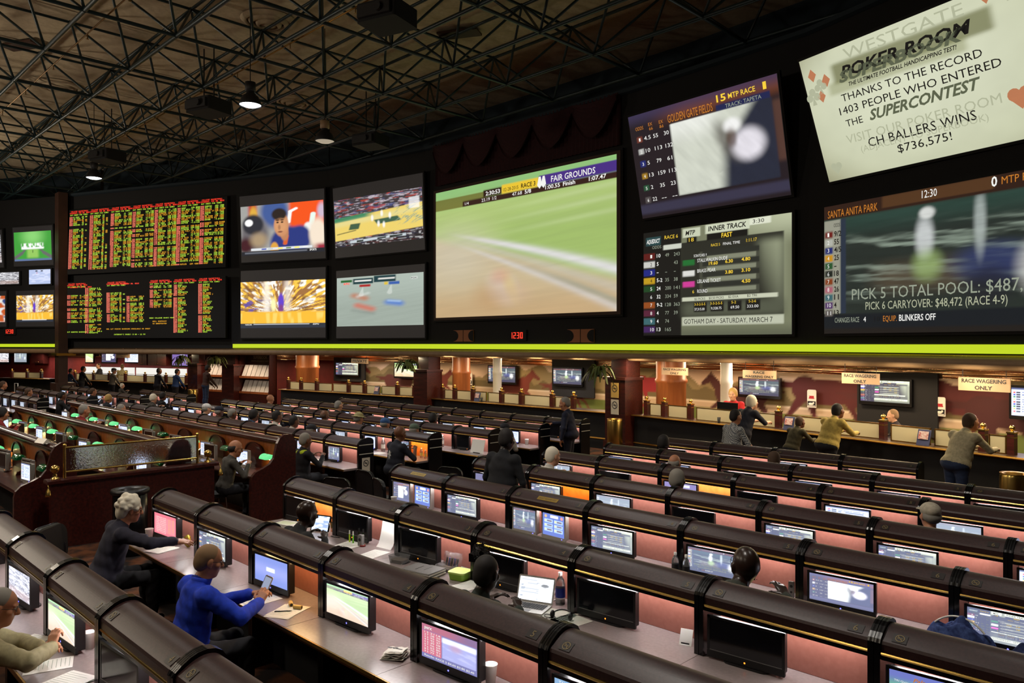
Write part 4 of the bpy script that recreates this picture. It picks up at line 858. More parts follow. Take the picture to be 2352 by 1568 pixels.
def monitor_spec(kind, content):
    key = (kind, content)
    if key in _mm: return _mm[key]
    W, Hh, top, bot, side = (.545, .285, .018, .048, .02) if kind == 'tv' else (.37, .30, .022, .035, .02)
    body = M_mon if kind in ('tv', 'lcd') else M_silver
    b = MB(); b.rbox(-W/2, W/2, -.012, .0, .015, .015+Hh, .008, 0); b.rbox(-W/2+.01, W/2-.01, 0, .05, .025, Hh, .01, 0)
    # raised rim round the glass
    b.prism(rrect(-W/2, W/2, .015, .015+bot, .006), -.018, -.012, 'y', 0); b.box(-W/2, -W/2+side, -.016, -.012, .015+bot, .015+Hh, 0); b.box(W/2-side, W/2, -.016, -.012, .015+bot, .015+Hh, 0); b.box(-W/2, W/2, -.016, -.012, .015+Hh-top, .015+Hh, 0)
    sp = [('housing', b.mesh('housing', [body]))]
    b = MB(); b.rbox(-W*.3, W*.3, -.03, .11, 0, .012, .05, 0, 'z'); b.box(-.05, .05, .02, .045, .01, .05, 0); sp.append(('stand', b.mesh('stand', [body])))
    pw, ph, pz = W-2*side, Hh-top-bot, .015+bot
    if content == 'off':
        b = MB(); b.box(-pw/2, pw/2, -.0145, -.012, pz, pz+ph); sp.append(('dark_glass', b.mesh('dark_glass', [M_scrdark])))
        b = MB(); b.box(-pw/2, pw/2, -.0165, -.0145, pz, pz+.004); sp.append(('glass_edge', b.mesh('glass_edge', [M_grey])))
    else:
        fn, tx, _ = CONT[content]
        me = color_grid('picture', pw, ph, 72, 42, lambda U, V: fn(U, V)*.82+np.array((.10, .115, .17)), M_picm, -.0145, pz)
        kids = None
        if tx:
            lt = letters(tx, pw, ph, -.0005); lt.transform(Matrix.Translation((0, -.0145, pz))); kids = [('lettering', lt)]
        sp.append(('picture', me, kids))
    b = MB(); b.disc((0 if kind == 'tv' else W*.35, -.0185, .035), .006, 'y', 10); b.text('Sam', 0, .052, .009, w=.05, align='c', y=-.0185) if False else None
    sp.append(('power_light', b.mesh('power_light', [M_or_led if content == 'off' else M_blue_led])))
    _mm[key] = sp
    return sp
def monitor(block, r, k, kind, content, where, dx=-.25, dy=.035, yaw=.07):
    bo = booth_of[block, r, k]; w = 'dark monitor' if content == 'off' else 'monitor showing a ' + CONT[content][2]
    t = thing('desk_monitor', '%s, %s' % (w, where), 'monitor', bo.location + Vector((dx, dy, .7505)), yaw, 'carrel monitors')
    put(monitor_spec(kind, content), t)
    return t
RM = {1: {1: 'horse', 2: 'fair', 3: 'off', 4: 'off'}, 2: {0: 'red', 1: 'aqua', 2: 'blue', 3: 'fair', 4: 'parx', 5: 'tampa'}, 3: {0: 'off', 1: 'off', 2: 'off', 3: 'off', 4: 'off', 5: 'off', 6: 'palm', 7: 'off'},
      4: {1: 'aqua', 3: 'aqua', 4: 'santa', 5: 'golden', 6: 'aqua', 7: 'off'}, 5: {0: 'purple', 1: 'aqua', 2: 'grey', 3: 'off', 4: 'aqua', 5: 'aqua', 6: 'list', 7: 'off'}, 6: {0: 'grey', 1: 'off', 2: 'dish', 3: 'off', 4: 'list', 5: 'grey', 6: 'list', 7: 'off'},
      7: {0: 'list', 1: 'list', 2: 'off', 3: 'list', 4: 'santa', 5: 'off', 6: 'list', 7: 'off'}, 8: {0: 'off', 1: 'off', 2: 'grey', 3: 'off'}}
for r, d in RM.items():
    for k, c in d.items(): monitor('right', r, k, 'tv', c, '%s carrel of the %s, near block' % (ordinal(k), ROWNAME[r]))
for k, c in ((0, 'golden'), (2, 'santa')):
    monitor('right', 4, k, 'crt', c, 'left of a pair, %s carrel of the fourth row' % ordinal(k), -.345, .05, .06)
    monitor('right', 4, k, 'crt', 'bet', 'right of a pair, %s carrel of the fourth row' % ordinal(k), .08, .08, -.03)
for r, (ue, n) in MID.items():
    for k in range(n):
        c = {(5, 0): 'santa', (5, 1): 'list', (6, 0): 'santa', (6, 1): 'list', (7, 0): 'off', (8, 0): 'list'}.get((r, k)) or R.choice(['list', 'off', 'list', 'aqua', 'grey', 'off'])
        monitor('middle', r, k, 'lcd', c, '%s carrel from right, %s row across the aisle' % (ordinal(k), ordinal(r-5)), -.3, .06, .1)
for r, (ue, n) in LEFT.items():
    for k in range(n):
        if r == 6 or k < 5: monitor('left', r, k, 'lcd', R.choice(['list', 'off', 'grey']), '%s carrel from right, %s row at far left' % (ordinal(k), ordinal(r-4)), -.3, .06, .1)
# ================================================================ older carrels with green-shaded lamps
LW = 1.55
M_glow = noise(mat('honey_wood', rough=.35), S(150, 80, 34), S(190, 108, 50), 3., 5., (9, 1, 1))
M_gshade = mat('green_glass', S(10, 110, 60), .12, trans=.35); M_glit = emis('lit_green_glass', S(110, 236, 150), 1.0); M_gwhite = emis('lit_glass_rim', S(255, 226, 150), 80.)
def lamp_carrel_meshes():
    D = {}; x = LW/2-.002
    b = MB(); b.box(-x, x, .22, .26, 0, 1.24, 0); D['back'] = b.mesh('back_board', [M_glow])
    b = MB(); b.prism([(.14, 1.235), (.12, 1.26), (.13, 1.30), (.18, 1.325), (.25, 1.325), (.3, 1.30), (.31, 1.26), (.29, 1.235)], -x, x, 'x', 0, True); D['rail'] = b.mesh('top_rail', [M_wood])
    b = MB(); b.prism([(-.42, .70), (-.43, .725), (-.42, .75), (.219, .75), (.219, .70)], -x, x, 'x', 0); D['desk'] = b.mesh('desktop', [M_wood])
    b = MB(); b.box(-x, x, .02, .05, 0, .698, 0); D['skirt'] = b.mesh('modesty_panel', [M_void])
    arc = [(-.62, .752), (-.62, .98)] + [(-.30-.32*math.cos(a), .98+.2*math.sin(a)) for a in np.linspace(0, PI, 14)] + [(.02, .752)]
    b = MB(); b.prism(arc, .14, .165, 'y', 0); b.prism([(p[0]*1.03+.01, p[1]+.008) for p in arc[1:-1]] + [(p[0]*.97-.01, p[1]-.01) for p in arc[1:-1]][::-1], .125, .14, 'y', 0); D['arch'] = b.mesh('arched_panel', [M_wood])
    b = MB(); b.prism([(-.1, .752), (-.08, .80), (0, .84), (.07, .90), (.1, 1.02), (.1, .752)], x-.04, x-.01, 'x', 0); D['div'] = b.mesh('scroll_divider', [M_wood])
    return D
LM = lamp_carrel_meshes()
SCROLL = [(-.47, 0), (-.47, .68), (-.45, .76), (-.38, .83), (-.25, .88), (-.13, .94), (-.06, 1.03), (-.03, 1.15), (0, 1.27), (.05, 1.36), (.13, 1.41), (.22, 1.41), (.30, 1.36), (.34, 1.27), (.34, 0)]
b = MB(); b.prism(SCROLL, 0, .07, 'x', 0); ME_scroll = b.mesh('scroll_panel', [M_wood])
def banker_lamp(lit):
    sp = []
    b = MB(); b.lathe([(.085, 0), (.085, .012), (.05, .022), (.012, .03)], 18); sp.append(('base', b.mesh('base', [M_gold])))
    b = MB(); b.path([(0, 0, .02), (0, 0, .26), (0, -.02, .3), (0, -.05, .31)], .009, 8); sp.append(('stem', b.mesh('stem', [M_gold])))
    n = 12; pr = [(.09*math.cos(a)-.05, .23+.075*math.sin(a)) for a in np.linspace(-.1, PI+.1, n)]
    b = MB(); k = 8
    for i in range(k+1):
        x = -.15+.3*i/k; s = 1 if 0 < i < k else .7
        for (y, z) in pr: b.v.append((x, -.05+(y+.05)*s, .23+(z-.23)*s))
    b.f = [(i*n+j, (i+1)*n+j, (i+1)*n+j+1, i*n+j+1) for i in range(k) for j in range(n-1)]
    b.f += [tuple(range(n)), tuple(range(k*n, k*n+n))[::-1]]; b.m = [0]*len(b.f); b.sm = [True]*(len(b.f)-2)+[False]*2
    sp.append(('lamp_shade', b.mesh('lamp_shade', [M_glit if lit else M_gshade]), None, 'glowing green glass shade' if lit else 'dark green glass shade'))
    if lit:
        b = MB(); b.tube((-.1, -.05, .235), (.1, -.05, .235), .022, n=8); sp.append(('bulb', b.mesh('bulb', [M_gwhite])))
    return sp
LAMPS = {True: banker_lamp(True), False: banker_lamp(False)}
LROW = {4: (-11.97, 8, 6.307, -.08, 'far lamp row'), 3: (-12.40, 7, 4.70, -.05, 'middle lamp row'), 2: (-12.78, 3, 3.148, 0, 'near lamp row')}
LIT = {4: [1, 0, 1, 0, 1, 1, 1, 1], 3: [0, 0, 1, 0, 1, 1, 1], 2: [0, 0, 1]}
SCR = {4: ['list', 'list', 'off', 'off', 'list', 'list', 'list', 'list'], 3: ['off', 'list', 'off', 'list', 'list', 'list', 'off'], 2: ['off', 'off', 'off']}
for r, (ue, n, v, z, nm) in LROW.items():
    for k in range(n):
        u = ue - LW*(k+.5); c = (u, v, z)
        t = thing('lamp_carrel', 'mahogany lamp carrel with an arched panel, %s from right in the %s' % (ordinal(k), nm), 'carrel', c, 0, 'green lamp carrels')
        put([('back_board', LM['back'], None, 'honey wood back board'), ('top_rail', LM['rail']), ('desktop', LM['desk']), ('modesty_panel', LM['skirt']), ('arched_panel', LM['arch']), ('scroll_divider', LM['div'])], t)
        lit = bool(LIT[r][k])
        t = thing('banker_lamp', '%s green banker lamp, %s from right in the %s' % ('glowing' if lit else 'dark', ordinal(k), nm), 'lamp', (u+.46, v+.06, z+.7505), 0, 'green banker lamps'); put(LAMPS[lit], t)
        for dx, cc, sd in ((-.34, SCR[r][k], 'left'), (.07, 'off' if k % 2 else 'list', 'right')):
            if sd == 'right' and (r, k) in ((4, 0), (4, 7)): continue
            t = thing('carrel_monitor', 'silver %s, %s desk of the %s, %s one of its pair' % ('dark monitor' if cc == 'off' else 'lit monitor', ordinal(k), nm, sd), 'monitor', (u+dx, v-.04-(.1 if sd == 'right' else 0), z+.7505), .12, 'silver carrel monitors'); put(monitor_spec('crt', cc), t)
    t = ob('scroll_end_panel', ME_scroll, None, (ue+.004, v, z)); tag(t, 'carved S-shaped mahogany end panel at the right end of the %s' % nm, 'end panel', 'carved end panels')
# low mahogany partition with the textured glass screen, brass balls and bells
M_tex = mat('textured_glass', (.94, .97, .94), .03, trans=1.)
nt = M_tex.node_tree; _n = nt.nodes.new('ShaderNodeTexNoise'); _n.inputs['Scale'].default_value = 55.; _n.inputs['Detail'].default_value = 2.
_t = nt.nodes.new('ShaderNodeTexCoord'); nt.links.new(_t.outputs['Object'], _n.inputs['Vector'])
_b = nt.nodes.new('ShaderNodeBump'); _b.inputs['Strength'].default_value = .8; _b.inputs['Distance'].default_value = .006
nt.links.new(_n.outputs['Fac'], _b.inputs['Height']); nt.links.new(_b.outputs[0], nt.nodes['Principled BSDF'].inputs['Normal'])
t = thing('glass_topped_divider', 'low mahogany divider with a brass framed textured glass screen', 'divider', (-12.17, 3.0, -.02))
b = MB(); b.box(-.06, .06, 0, 2.32, 0, .93, 0); b.build('divider_panel', [M_wood], t)
b = MB(); b.prism([(-.10, .93), (-.10, .97), (-.07, .99), (.07, .99), (.10, .97), (.10, .93)], -.06, 2.38, 'y', 0); b.build('top_ledge', [M_wood], t)
b = MB(); b.box(-.006, .006, .20, 2.06, 1.08, 1.40, 0); b.build('glass_pane', [M_tex], t)
b = MB()
for y in (.18, 2.07): b.tube((0, y, .99), (0, y, 1.44), .02, n=10); b.ell((0, y, 1.45), (.026, .026, .026), 10, 8)
b.tube((0, .18, 1.415), (0, 2.07, 1.415), .016, n=8); b.tube((0, .18, 1.07), (0, 2.07, 1.07), .016, n=8); b.build('brass_frame', [M_gold], t)
for y in (.06, 2.24):
    b = MB(); b.lathe([(.055, 0), (.05, .015), (.022, .03), (.03, .05), (.018, .07), (.02, .08)] + [(.06*math.cos(a), .135+.06*math.sin(a)) for a in np.linspace(-1.2, PI/2, 10)], 18, (0, y, .99)); b.build('ball_finial', [M_gold], t)
for y in (-.05, 2.4):
    b = MB(); b.lathe([(.008, .0), (.012, -.03), (.028, -.05), (.034, -.10), (.045, -.13), (.02, -.13)], 14, (.11, y, .9)); b.tube((.11, y, .9), (.08, y, .95), .006, n=6); b.build('hanging_bell', [M_gold], t)
t = thing('ash_bin', 'round black ash bin with a ringed top before the low divider', 'bin', (-11.15, 3.72, -.02))
b = MB(); b.lathe([(.20, 0), (.22, .05), (.22, .82), (.2, .84)], 26); b.build('bin_body', [M_black], t)
b = MB(); b.lathe([(.24, .84), (.25, .87), (.24, .90), (.19, .905), (.12, .88), (.10, .80), (.001, .78)], 28); b.build('ring_top', [M_chair], t)
# ================================================================ wagering counters and the painted wall behind them
def poly_hit(poly, px, off=0.):
    k = (px-(CX+F))/(px-XV); best = None
    for (u0, v0), (u1, v1) in zip(poly, poly[1:]):
        s = (v1-v0)/(u1-u0); c = v0-s*u0; v = c/(1-s*k); u = k*v; e = max(u0-u, u-u1, 0)
        if best is None or e < best[0]: best = (e, u, v, s)
    _, u, v, s = best; L = math.hypot(1, s); n = (-s/L, 1/L)
    return u-n[0]*off, v-n[1]*off, math.atan(s)
ZF2 = -.2
# mural
def horse(X, Z, im, cx, cz, s, d, col):
    x = (X-cx)*d/s; z = (Z-cz)/s; a = np.zeros_like(x)
    a = np.maximum(a, el(x, z, 0, 0, .75, .3, .06)); a = np.maximum(a, el(x, z, .55, .06, .34, .3, .06)); a = np.maximum(a, el(x, z, -.55, .06, .36, .3, .06))
    for p, q, w, w2 in (((.6, .1), (1.05, .5), .2, .12), ((1.02, .5), (1.35, .32), .12, .06), ((1.0, .56), (1.03, .68), .04, .015), ((-.85, .15), (-1.45, .2), .07, .02), ((-.9, .12), (-1.3, .05), .05, .02), ((-.6, -.1), (-.95, -.55), .14, .06), ((-.95, -.55), (-1.25, -.85), .055, .04),
                        ((-.45, -.15), (-.3, -.6), .13, .055), ((-.3, -.6), (-.55, -.95), .05, .04), ((.6, -.15), (1.0, -.4), .11, .05), ((1.0, -.4), (1.25, -.75), .045, .035), ((.5, -.18), (.75, -.62), .1, .05), ((.75, -.62), (.55, -.95), .045, .035)):
        a = np.maximum(a, line(x, z, p, q, w, .02, w2))
    return mixc(im, S(*col), a)
def mural(X, Z):
    im = A3(S(226, 196, 166), X); ln = lambda f, sd: vn(X+80, 0*X, f, 1, sd, 3)
    tree = 1.75+.55*(ln(.5, 91)-.5)*2+.18*np.abs(np.sin(X*2.6+3*ln(.4, 93)))
    im = mixc(im, S(146, 126, 84), 1-ss(Z, tree-.02, tree+.02)); tree2 = 1.5+.5*(ln(.8, 92)-.5)*2+.14*np.abs(np.sin(X*3.7))
    im = mixc(im, S(112, 96, 58), 1-ss(Z, tree2-.02, tree2+.02)); im = mixc(im, S(200, 172, 140), 1-ss(Z, 1.12, 1.14)); 
    for z in (1.12, 1.2): im = mixc(im, S(226, 206, 176), rc(Z, Z, z, z+.03, -9, 9, .008))
    im = mixc(im, S(104, 116, 48), 1-ss(Z, .93, .96))
    for px, cz, s, d, c in ((690, 1.5, 1.15, 1, (104, 34, 28)), (800, 1.25, 1.05, 1, (120, 44, 26)), (915, 1.2, .95, 1, (92, 40, 30)), (1000, 1.3, .8, 1, (110, 40, 28)), (1178, 1.25, 1.0, 1, (112, 46, 32)), (1300, 1.2, .9, 1, (112, 46, 32)), (1500, 1.55, .8, 1, (150, 30, 36)), (1700, 1.35, 1.0, -1, (76, 30, 26)),
                            (1900, 1.6, 1.15, 1, (84, 24, 22)), (2050, 1.4, 1.0, 1, (80, 26, 24)), (2230, 1.6, 1.2, -1, (84, 26, 24)), (2330, 1.35, 1.1, 1, (70, 24, 22))):
        im = horse(X, Z, im, poly_hit(BK, px)[0], cz, s, d, c)
    return im*.9
M_mural = attr_mat('mural_paint', emissive=False, rough=.75)
xs = np.linspace(-30.8, 4, 640); zs = np.linspace(-.2, 2.42, 52)
bv = np.interp(xs, [p[0] for p in BK], [p[1] for p in BK])
co_ = [(x, y, z) for z in zs for x, y in zip(xs, bv)]
fs_ = [(j*640+i, j*640+i+1, (j+1)*640+i+1, (j+1)*640+i) for j in range(51) for i in range(639)]
me = bpy.data.meshes.new('wall_mural'); me.from_pydata(co_, [], fs_); XX, ZZ = np.meshgrid(xs, zs)
rgb = mural(XX, ZZ).reshape(-1, 3); ca = me.color_attributes.new('Col', 'FLOAT_COLOR', 'POINT'); ca.data.foreach_set('color', np.concatenate([rgb, np.ones((len(rgb), 1))], 1).astype(np.float32).ravel()); me.materials.append(M_mural)
struct(ob('wall_mural', me))
M_redw = noise(mat('wine_wall_paint', rough=.7), S(110, 28, 26), S(126, 36, 32), 4.)
struct(strip([p for p in BK if p[0] < -31] + [(-30.8, float(bv[0]))], [(.1, -.2), (.1, 2.42)], [M_redw], 'wall_counter'))
struct(strip(dense(BK, 3), [(-.04, 2.08), (-.05, 2.4)], [M_mirror], 'trim_4'))
struct(strip(dense(SEGR, 3), [(-.04, 2.63), (-.05, 2.665)], [M_mirror], 'trim_5'))
# counter runs
M_ctop = mat('counter_laminate', S(60, 40, 28), .3)
M_frost = mat('frosted_panel', S(236, 224, 186), .5, trans=.45)
def run(pa, pb, lab, n=6):
    pts = [poly_hit(CNT, pa+(pb-pa)*i/n)[:2] for i in range(n+1)]
    t = thing('wagering_counter', lab, 'counter', (pts[n//2][0], pts[n//2][1], ZF2))
    loc_ = [(a-pts[n//2][0], c-pts[n//2][1]) for a, c in pts]
    for nm, prof, m in (('counter_body', [(.0, 0), (.0, 1.04), (.5, 1.04), (.5, 0)], M_void), ('counter_top', [(-.12, 1.05), (-.12, 1.09), (.55, 1.09), (.55, 1.05), (-.12, 1.05)], M_ctop), ('brass_edge', [(-.12, 1.05), (-.135, 1.07), (-.12, 1.095), (-.10, 1.095)], M_goldd), ('foot_rail', [(-.03, .28), (-.05, .3), (-.03, .33)], M_goldd)):
        o = strip(loc_, prof, [m], nm); o.parent = t
    return t
run(0, 118, 'far left counter at the picture edge beyond the brown column', 3); run(152, 438, 'left counter under the odds boards with customers standing at it')
run(645, 966, 'counter under the mural between the paper racks and the first fern pillar'); run(996, 1412, 'counter under the huge centre screen'); run(1457, 2420, 'long curving counter at the right under the race boards', 14)
def post_meshes():
    b = MB(); b.box(-.06, .06, -.06, .06, 0, .40, 0); s1 = ('post_body', b.mesh('post_body', [M_wood]))
    b = MB(); b.box(-.07, .07, -.07, .07, .38, .41, 0); b.lathe([(.03, .41), (.02, .43)] + [(.05*math.cos(a), .475+.05*math.sin(a)) for a in np.linspace(-1.1, PI/2, 8)], 14); b.box(-.062, .062, -.062, .062, .3, .315, 0)
    return [s1, ('brass_ball', b.mesh('brass_ball', [M_gold]))]
PM = post_meshes()
def panel_mesh(w, h):
    b = MB(); b.box(-w/2+.015, w/2-.015, .0, .012, .015, h-.015, 0); p = b.mesh('frosted_pane', [M_frost])
    b = MB(); b.box(-w/2, w/2, -.008, .02, h-.02, h); b.box(-w/2, w/2, -.008, .02, 0, .015); b.box(-w/2, -w/2+.02, -.008, .02, 0, h); b.box(w/2-.02, w/2, -.008, .02, 0, h)
    return [('frosted_pane', p), ('brass_frame', b.mesh('brass_frame', [M_goldd]))]
def post(px, lab, n):
    u, v, a = poly_hit(CNT, px, -.2); t = thing('counter_post', lab, 'post', (u, v, .892), a, 'brass topped counter posts'); put(PM, t); return u, v, a
def between(pa, pb, w, h, lab, frac=.5):
    u, v, a = poly_hit(CNT, pa+(pb-pa)*frac, -.2); t = thing('counter_screen', lab, 'screen', (u, v, .892), a, 'frosted counter screens'); put(panel_mesh(w, h), t)
SECT = [([654, 683, 719, 792, 829, 904, 944], 'left mural counter'), ([1007, 1035, 1077, 1142, 1188, 1259, 1308], 'centre counter'), ([1474, 1515, 1575, 1776, 2015, 2244, 2311], 'right counter'),
        ([165, 207, 243, 280, 325, 373, 420], 'far counter below the odds boards'), ([20, 55, 88], 'counter at the left edge')]
for pxs, nm in SECT:
    P = [post(px, 'dark counter post with brass ball, %s on the %s' % (ordinal(i), nm), i) for i, px in enumerate(pxs)]
    for i in range(len(pxs)-1):
        d = math.hypot(P[i+1][0]-P[i][0], P[i+1][1]-P[i][1])
        if d > 3.0: 
            between(pxs[i], pxs[i+1], min(d*.55, 1.9), .36, 'wide frosted screen after the %s post of the %s' % (ordinal(i), nm), .36)
        elif i % 2 == 0 and d > 1.4: 
            for j in (0, 1): between(pxs[i], pxs[i+1], d*.5-.16, .33, 'narrow frosted screen, %s one after the %s post, %s' % (('left', 'right')[j], ordinal(i), nm), .27+.46*j)
        else: between(pxs[i], pxs[i+1], max(.3, d-.24), .33, 'frosted screen between posts, %s gap of the %s' % (ordinal(i), nm))
# pillars with hanging ferns and notices
M_fern = noise(mat('fern_leaf', rough=.6), S(52, 70, 26), S(110, 120, 50), 6.)
def fern(loc, lab, s=1.):
    b = MB(); rr = random.Random(hash(lab) % 1000)
    for i in range(46):
        a = rr.uniform(0, 2*PI); L = rr.uniform(.45, .8)*s; up = rr.uniform(.1, .4)*s; pts = []
        for k in range(6):
            q = k/5; pts.append(Vector((math.cos(a)*L*q**.8*.8, math.sin(a)*L*q**.8*.8, up*math.sin(q*PI*.6)*1.2-.75*L*q*q)))
        side = Vector((-math.sin(a), math.cos(a), 0)); o = len(b.v)
        for k, p in enumerate(pts):
            w = .045*s*math.sin(PI*(k+.6)/6.2); b.v += [tuple(p-side*w), tuple(p+side*w)]
        for k in range(5): b.f.append((o+2*k, o+2*k+1, o+2*k+3, o+2*k+2)); b.m.append(0); b.sm.append(True)
    t = thing('potted_fern', lab, 'plant', loc)
    b.build('fronds', [M_fern], t)
    c = MB(); c.lathe([(.12*s, -.12), (.17*s, .06), (.15*s, .06), (.001, .03)], 16); c.build('pot', [M_dark], t)
def pillar(px, w, n, ztop=2.45, d=.5):
    u, v, a = poly_hit(CNT, px, .12); b = MB(); b.box(-w/2, w/2, -.2, d, -.2, ztop-.55, 0); b.box(-w/2-.05, w/2+.05, -.25, d, ztop-.6, ztop-.52, 0); b.box(-w/2+.1, w/2-.1, -.05, d, ztop-.52, ztop, 0); b.box(-w/2-.04, w/2+.04, -.24, d, -.2, .1, 0)
    o = b.build('column_%d' % n, [M_wood], None, (u, v, 0), a); struct(o); return u, v, a
ME_nsy = sign_mesh('no_smoking_notice', .3, .42, M_notice); ME_nsw = sign_mesh('no_smoking_notice', .3, .42, M_noticew)
for i, (px, w, notes) in enumerate(((456, .8, 0), (537, .9, 2), (981, .8, 0), (1431, .8, 2))):
    u, v, a = pillar(px, w, i+2)
    fern((u+.8*math.sin(a), v-.8, 2.08), ['hanging fern on the pillar left of the paper racks', 'hanging fern on the pillar between the two paper racks', 'hanging fern on the dark pillar left of the centre counter', 'big hanging fern on the pillar right of the centre counter'][i], .85)
    if notes:
        for j, (me, z) in enumerate(((ME_nsy, 1.35), (ME_nsw, .88))):
            o = ob('no_smoking_notice', me, None, (u-.15, v-.225, z), a); tag(o, '%s no smoking notice on the pillar %s' % (('yellow', 'pale')[j], ('between the paper racks', 'right of the centre counter')[i == 3]), 'sign')
# round cream and wood columns at the mural
M_woodlt = noise(mat('amber_wood', rough=.4), S(150, 84, 44), S(178, 104, 58), 2., 4., (6, 6, .6))
for i, (px, r, m, off) in enumerate(((656, .5, M_woodlt, -1.2), (1016, .33, M_woodlt, -.9), (1485, .42, M_woodlt, -1.), (1066, .16, M_cream, -1.6), (1579, .16, M_cream, -1.6))):
    u, v, a = poly_hit(CNT, px, off); b = MB(); b.lathe([(r, -.2), (r, 1.75), (r*1.08, 1.78), (r*1.08, 1.86), (r, 1.9), (r, 2.45)], 24, m=0); struct(b.build('column_%d' % (i+6), [m], None, (u, v, 0)))
# televisions hung on the mural and the left wall
def wall_tv(px0, px1, py0, py1, content, lab, backing=None):
    u0, v0, a = poly_hit(BK, px0, .25); u1, v1, _ = poly_hit(BK, px1, .25); z1 = z_at(px0, py0, v0); z0 = z_at(px1, py1, v1); w = math.hypot(u1-u0, v1-v0); h = z1-z0
    t = thing('wall_television', lab, 'television', ((u0+u1)/2, (v0+v1)/2, z0), math.atan2(v1-v0, u1-u0), 'wall televisions')
    b = MB(); b.rbox(-w/2-.05, w/2+.05, 0, .08, -.08, h+.05, .02); b.build('housing', [M_black], t)
    if backing: b = MB(); x0, x1, a0, a1 = backing; b.box(-w/2-x0, w/2+x1, .085, .14, -a0, h+a1); b.build('backing_board', [M_void], t)
    else: b = MB(); b.box(-.1, .1, .08, .24, h*.3, h*.7); b.build('wall_bracket', [M_dark], t)
    fn, tx, _ = CONT[content]; p = ob('picture', color_grid('picture', w, h, 64, 38, fn, M_picm, -.004), t)
    if tx: lt = letters(tx, w, h, -.008); ob('lettering', lt, p)
wall_tv(781, 832, 833, 862, 'aqua', 'wall television on a dark board under the PRIVATE sign', (.25, .35, .3, .25)); wall_tv(916, 967, 834, 866, 'fair', 'wall television of a green race left of the second fern pillar')
wall_tv(1133, 1194, 841, 879, 'santa', 'wall television over the centre counter, left of the black boarded one'); wall_tv(1282, 1346, 846, 884, 'santa', 'wall television on a big black board at the right of the centre counter', (.15, .5, .45, .4))
wall_tv(1711, 1801, 869, 911, 'santa', 'wall television under a race wagering sign, over the clerk in red'); wall_tv(1990, 2104, 872, 928, 'aqua', 'large wall television on a black board over the bald clerk', (.15, .6, .75, .2)); wall_tv(2338, 2420, 890, 960, 'list', 'wall television cut off by the right picture edge')
for a, b_, c, lab in ((205, 222, 'fair', 'far wall television left of the other three below the odds boards'), (243, 275, 'golden', 'far wall television half behind a hanging notice'), (296, 327, 'list', 'far wall television right of the hanging notice'), (405, 440, 'dish', 'far wall television right of the cabinets'), (1, 28, 'horse', 'far television at the left picture edge'), (41, 69, 'grey', 'far television second from the left picture edge')):
    wall_tv(a, b_, 809 if a < 300 else 812, 832 if a < 300 else 840, c, lab)
# hanging notices
def hang_sign(px0, px1, py0, py1, lines, lab, off=-.1, th=.3):
    u0, v0, a = poly_hit(CNT, px0, off); u1, v1, _ = poly_hit(CNT, px1, off); z1 = z_at(px0, py0, v0); w = math.hypot(u1-u0, v1-v0); h = (py1-py0)*depth((u0+u1)/2, (v0+v1)/2)/F
    t = thing('hanging_sign', lab, 'sign', ((u0+u1)/2, (v0+v1)/2, z1-h), math.atan2(v1-v0, u1-u0), 'hanging counter signs')
    b = MB(); b.box(-w/2, w/2, 0, .03, 0, h); b.build('sign_board', [M_signb], t)
    b = MB(); n = len(lines)
    for i, s in enumerate(lines): b.text(s, 0, h*(1-(i+.78)/n), h*.5/n*1.15, w=w*(.86 if len(s) > 6 else .34), align='c', y=-.004, bold=.03)
    b.build('lettering', [M_txtk], t)
    b = MB()
    for x in (-w*.42, w*.42): b.tube((x, .015, h), (x, .015, 2.47-z1+h), .006, n=5)
    b.build('hanging_wire', [M_dark], t)
M_signb = mat('tan_sign_board', S(172, 142, 114), .6)
hang_sign(1514, 1574, 843, 860, ['RACE WAGERING', 'ONLY'], 'RACE WAGERING ONLY sign right of the round amber column'); hang_sign(1700, 1776, 849, 868, ['RACE', 'WAGERING ONLY'], 'RACE WAGERING ONLY sign over the television by the clerk in red')
hang_sign(1927, 2012, 855, 880, ['RACE WAGERING', 'ONLY'], 'RACE WAGERING ONLY sign left of the large boarded television'); hang_sign(2194, 2313, 865, 896, ['RACE WAGERING', 'ONLY'], 'RACE WAGERING ONLY sign nearest the right edge')
hang_sign(794, 832, 823, 834, ['PRIVATE'], 'PRIVATE sign over a dark television board', -.3); hang_sign(255, 285, 811, 821, ['WINNERS', 'ONLY'], 'small hanging notice before the far left televisions', -.3)
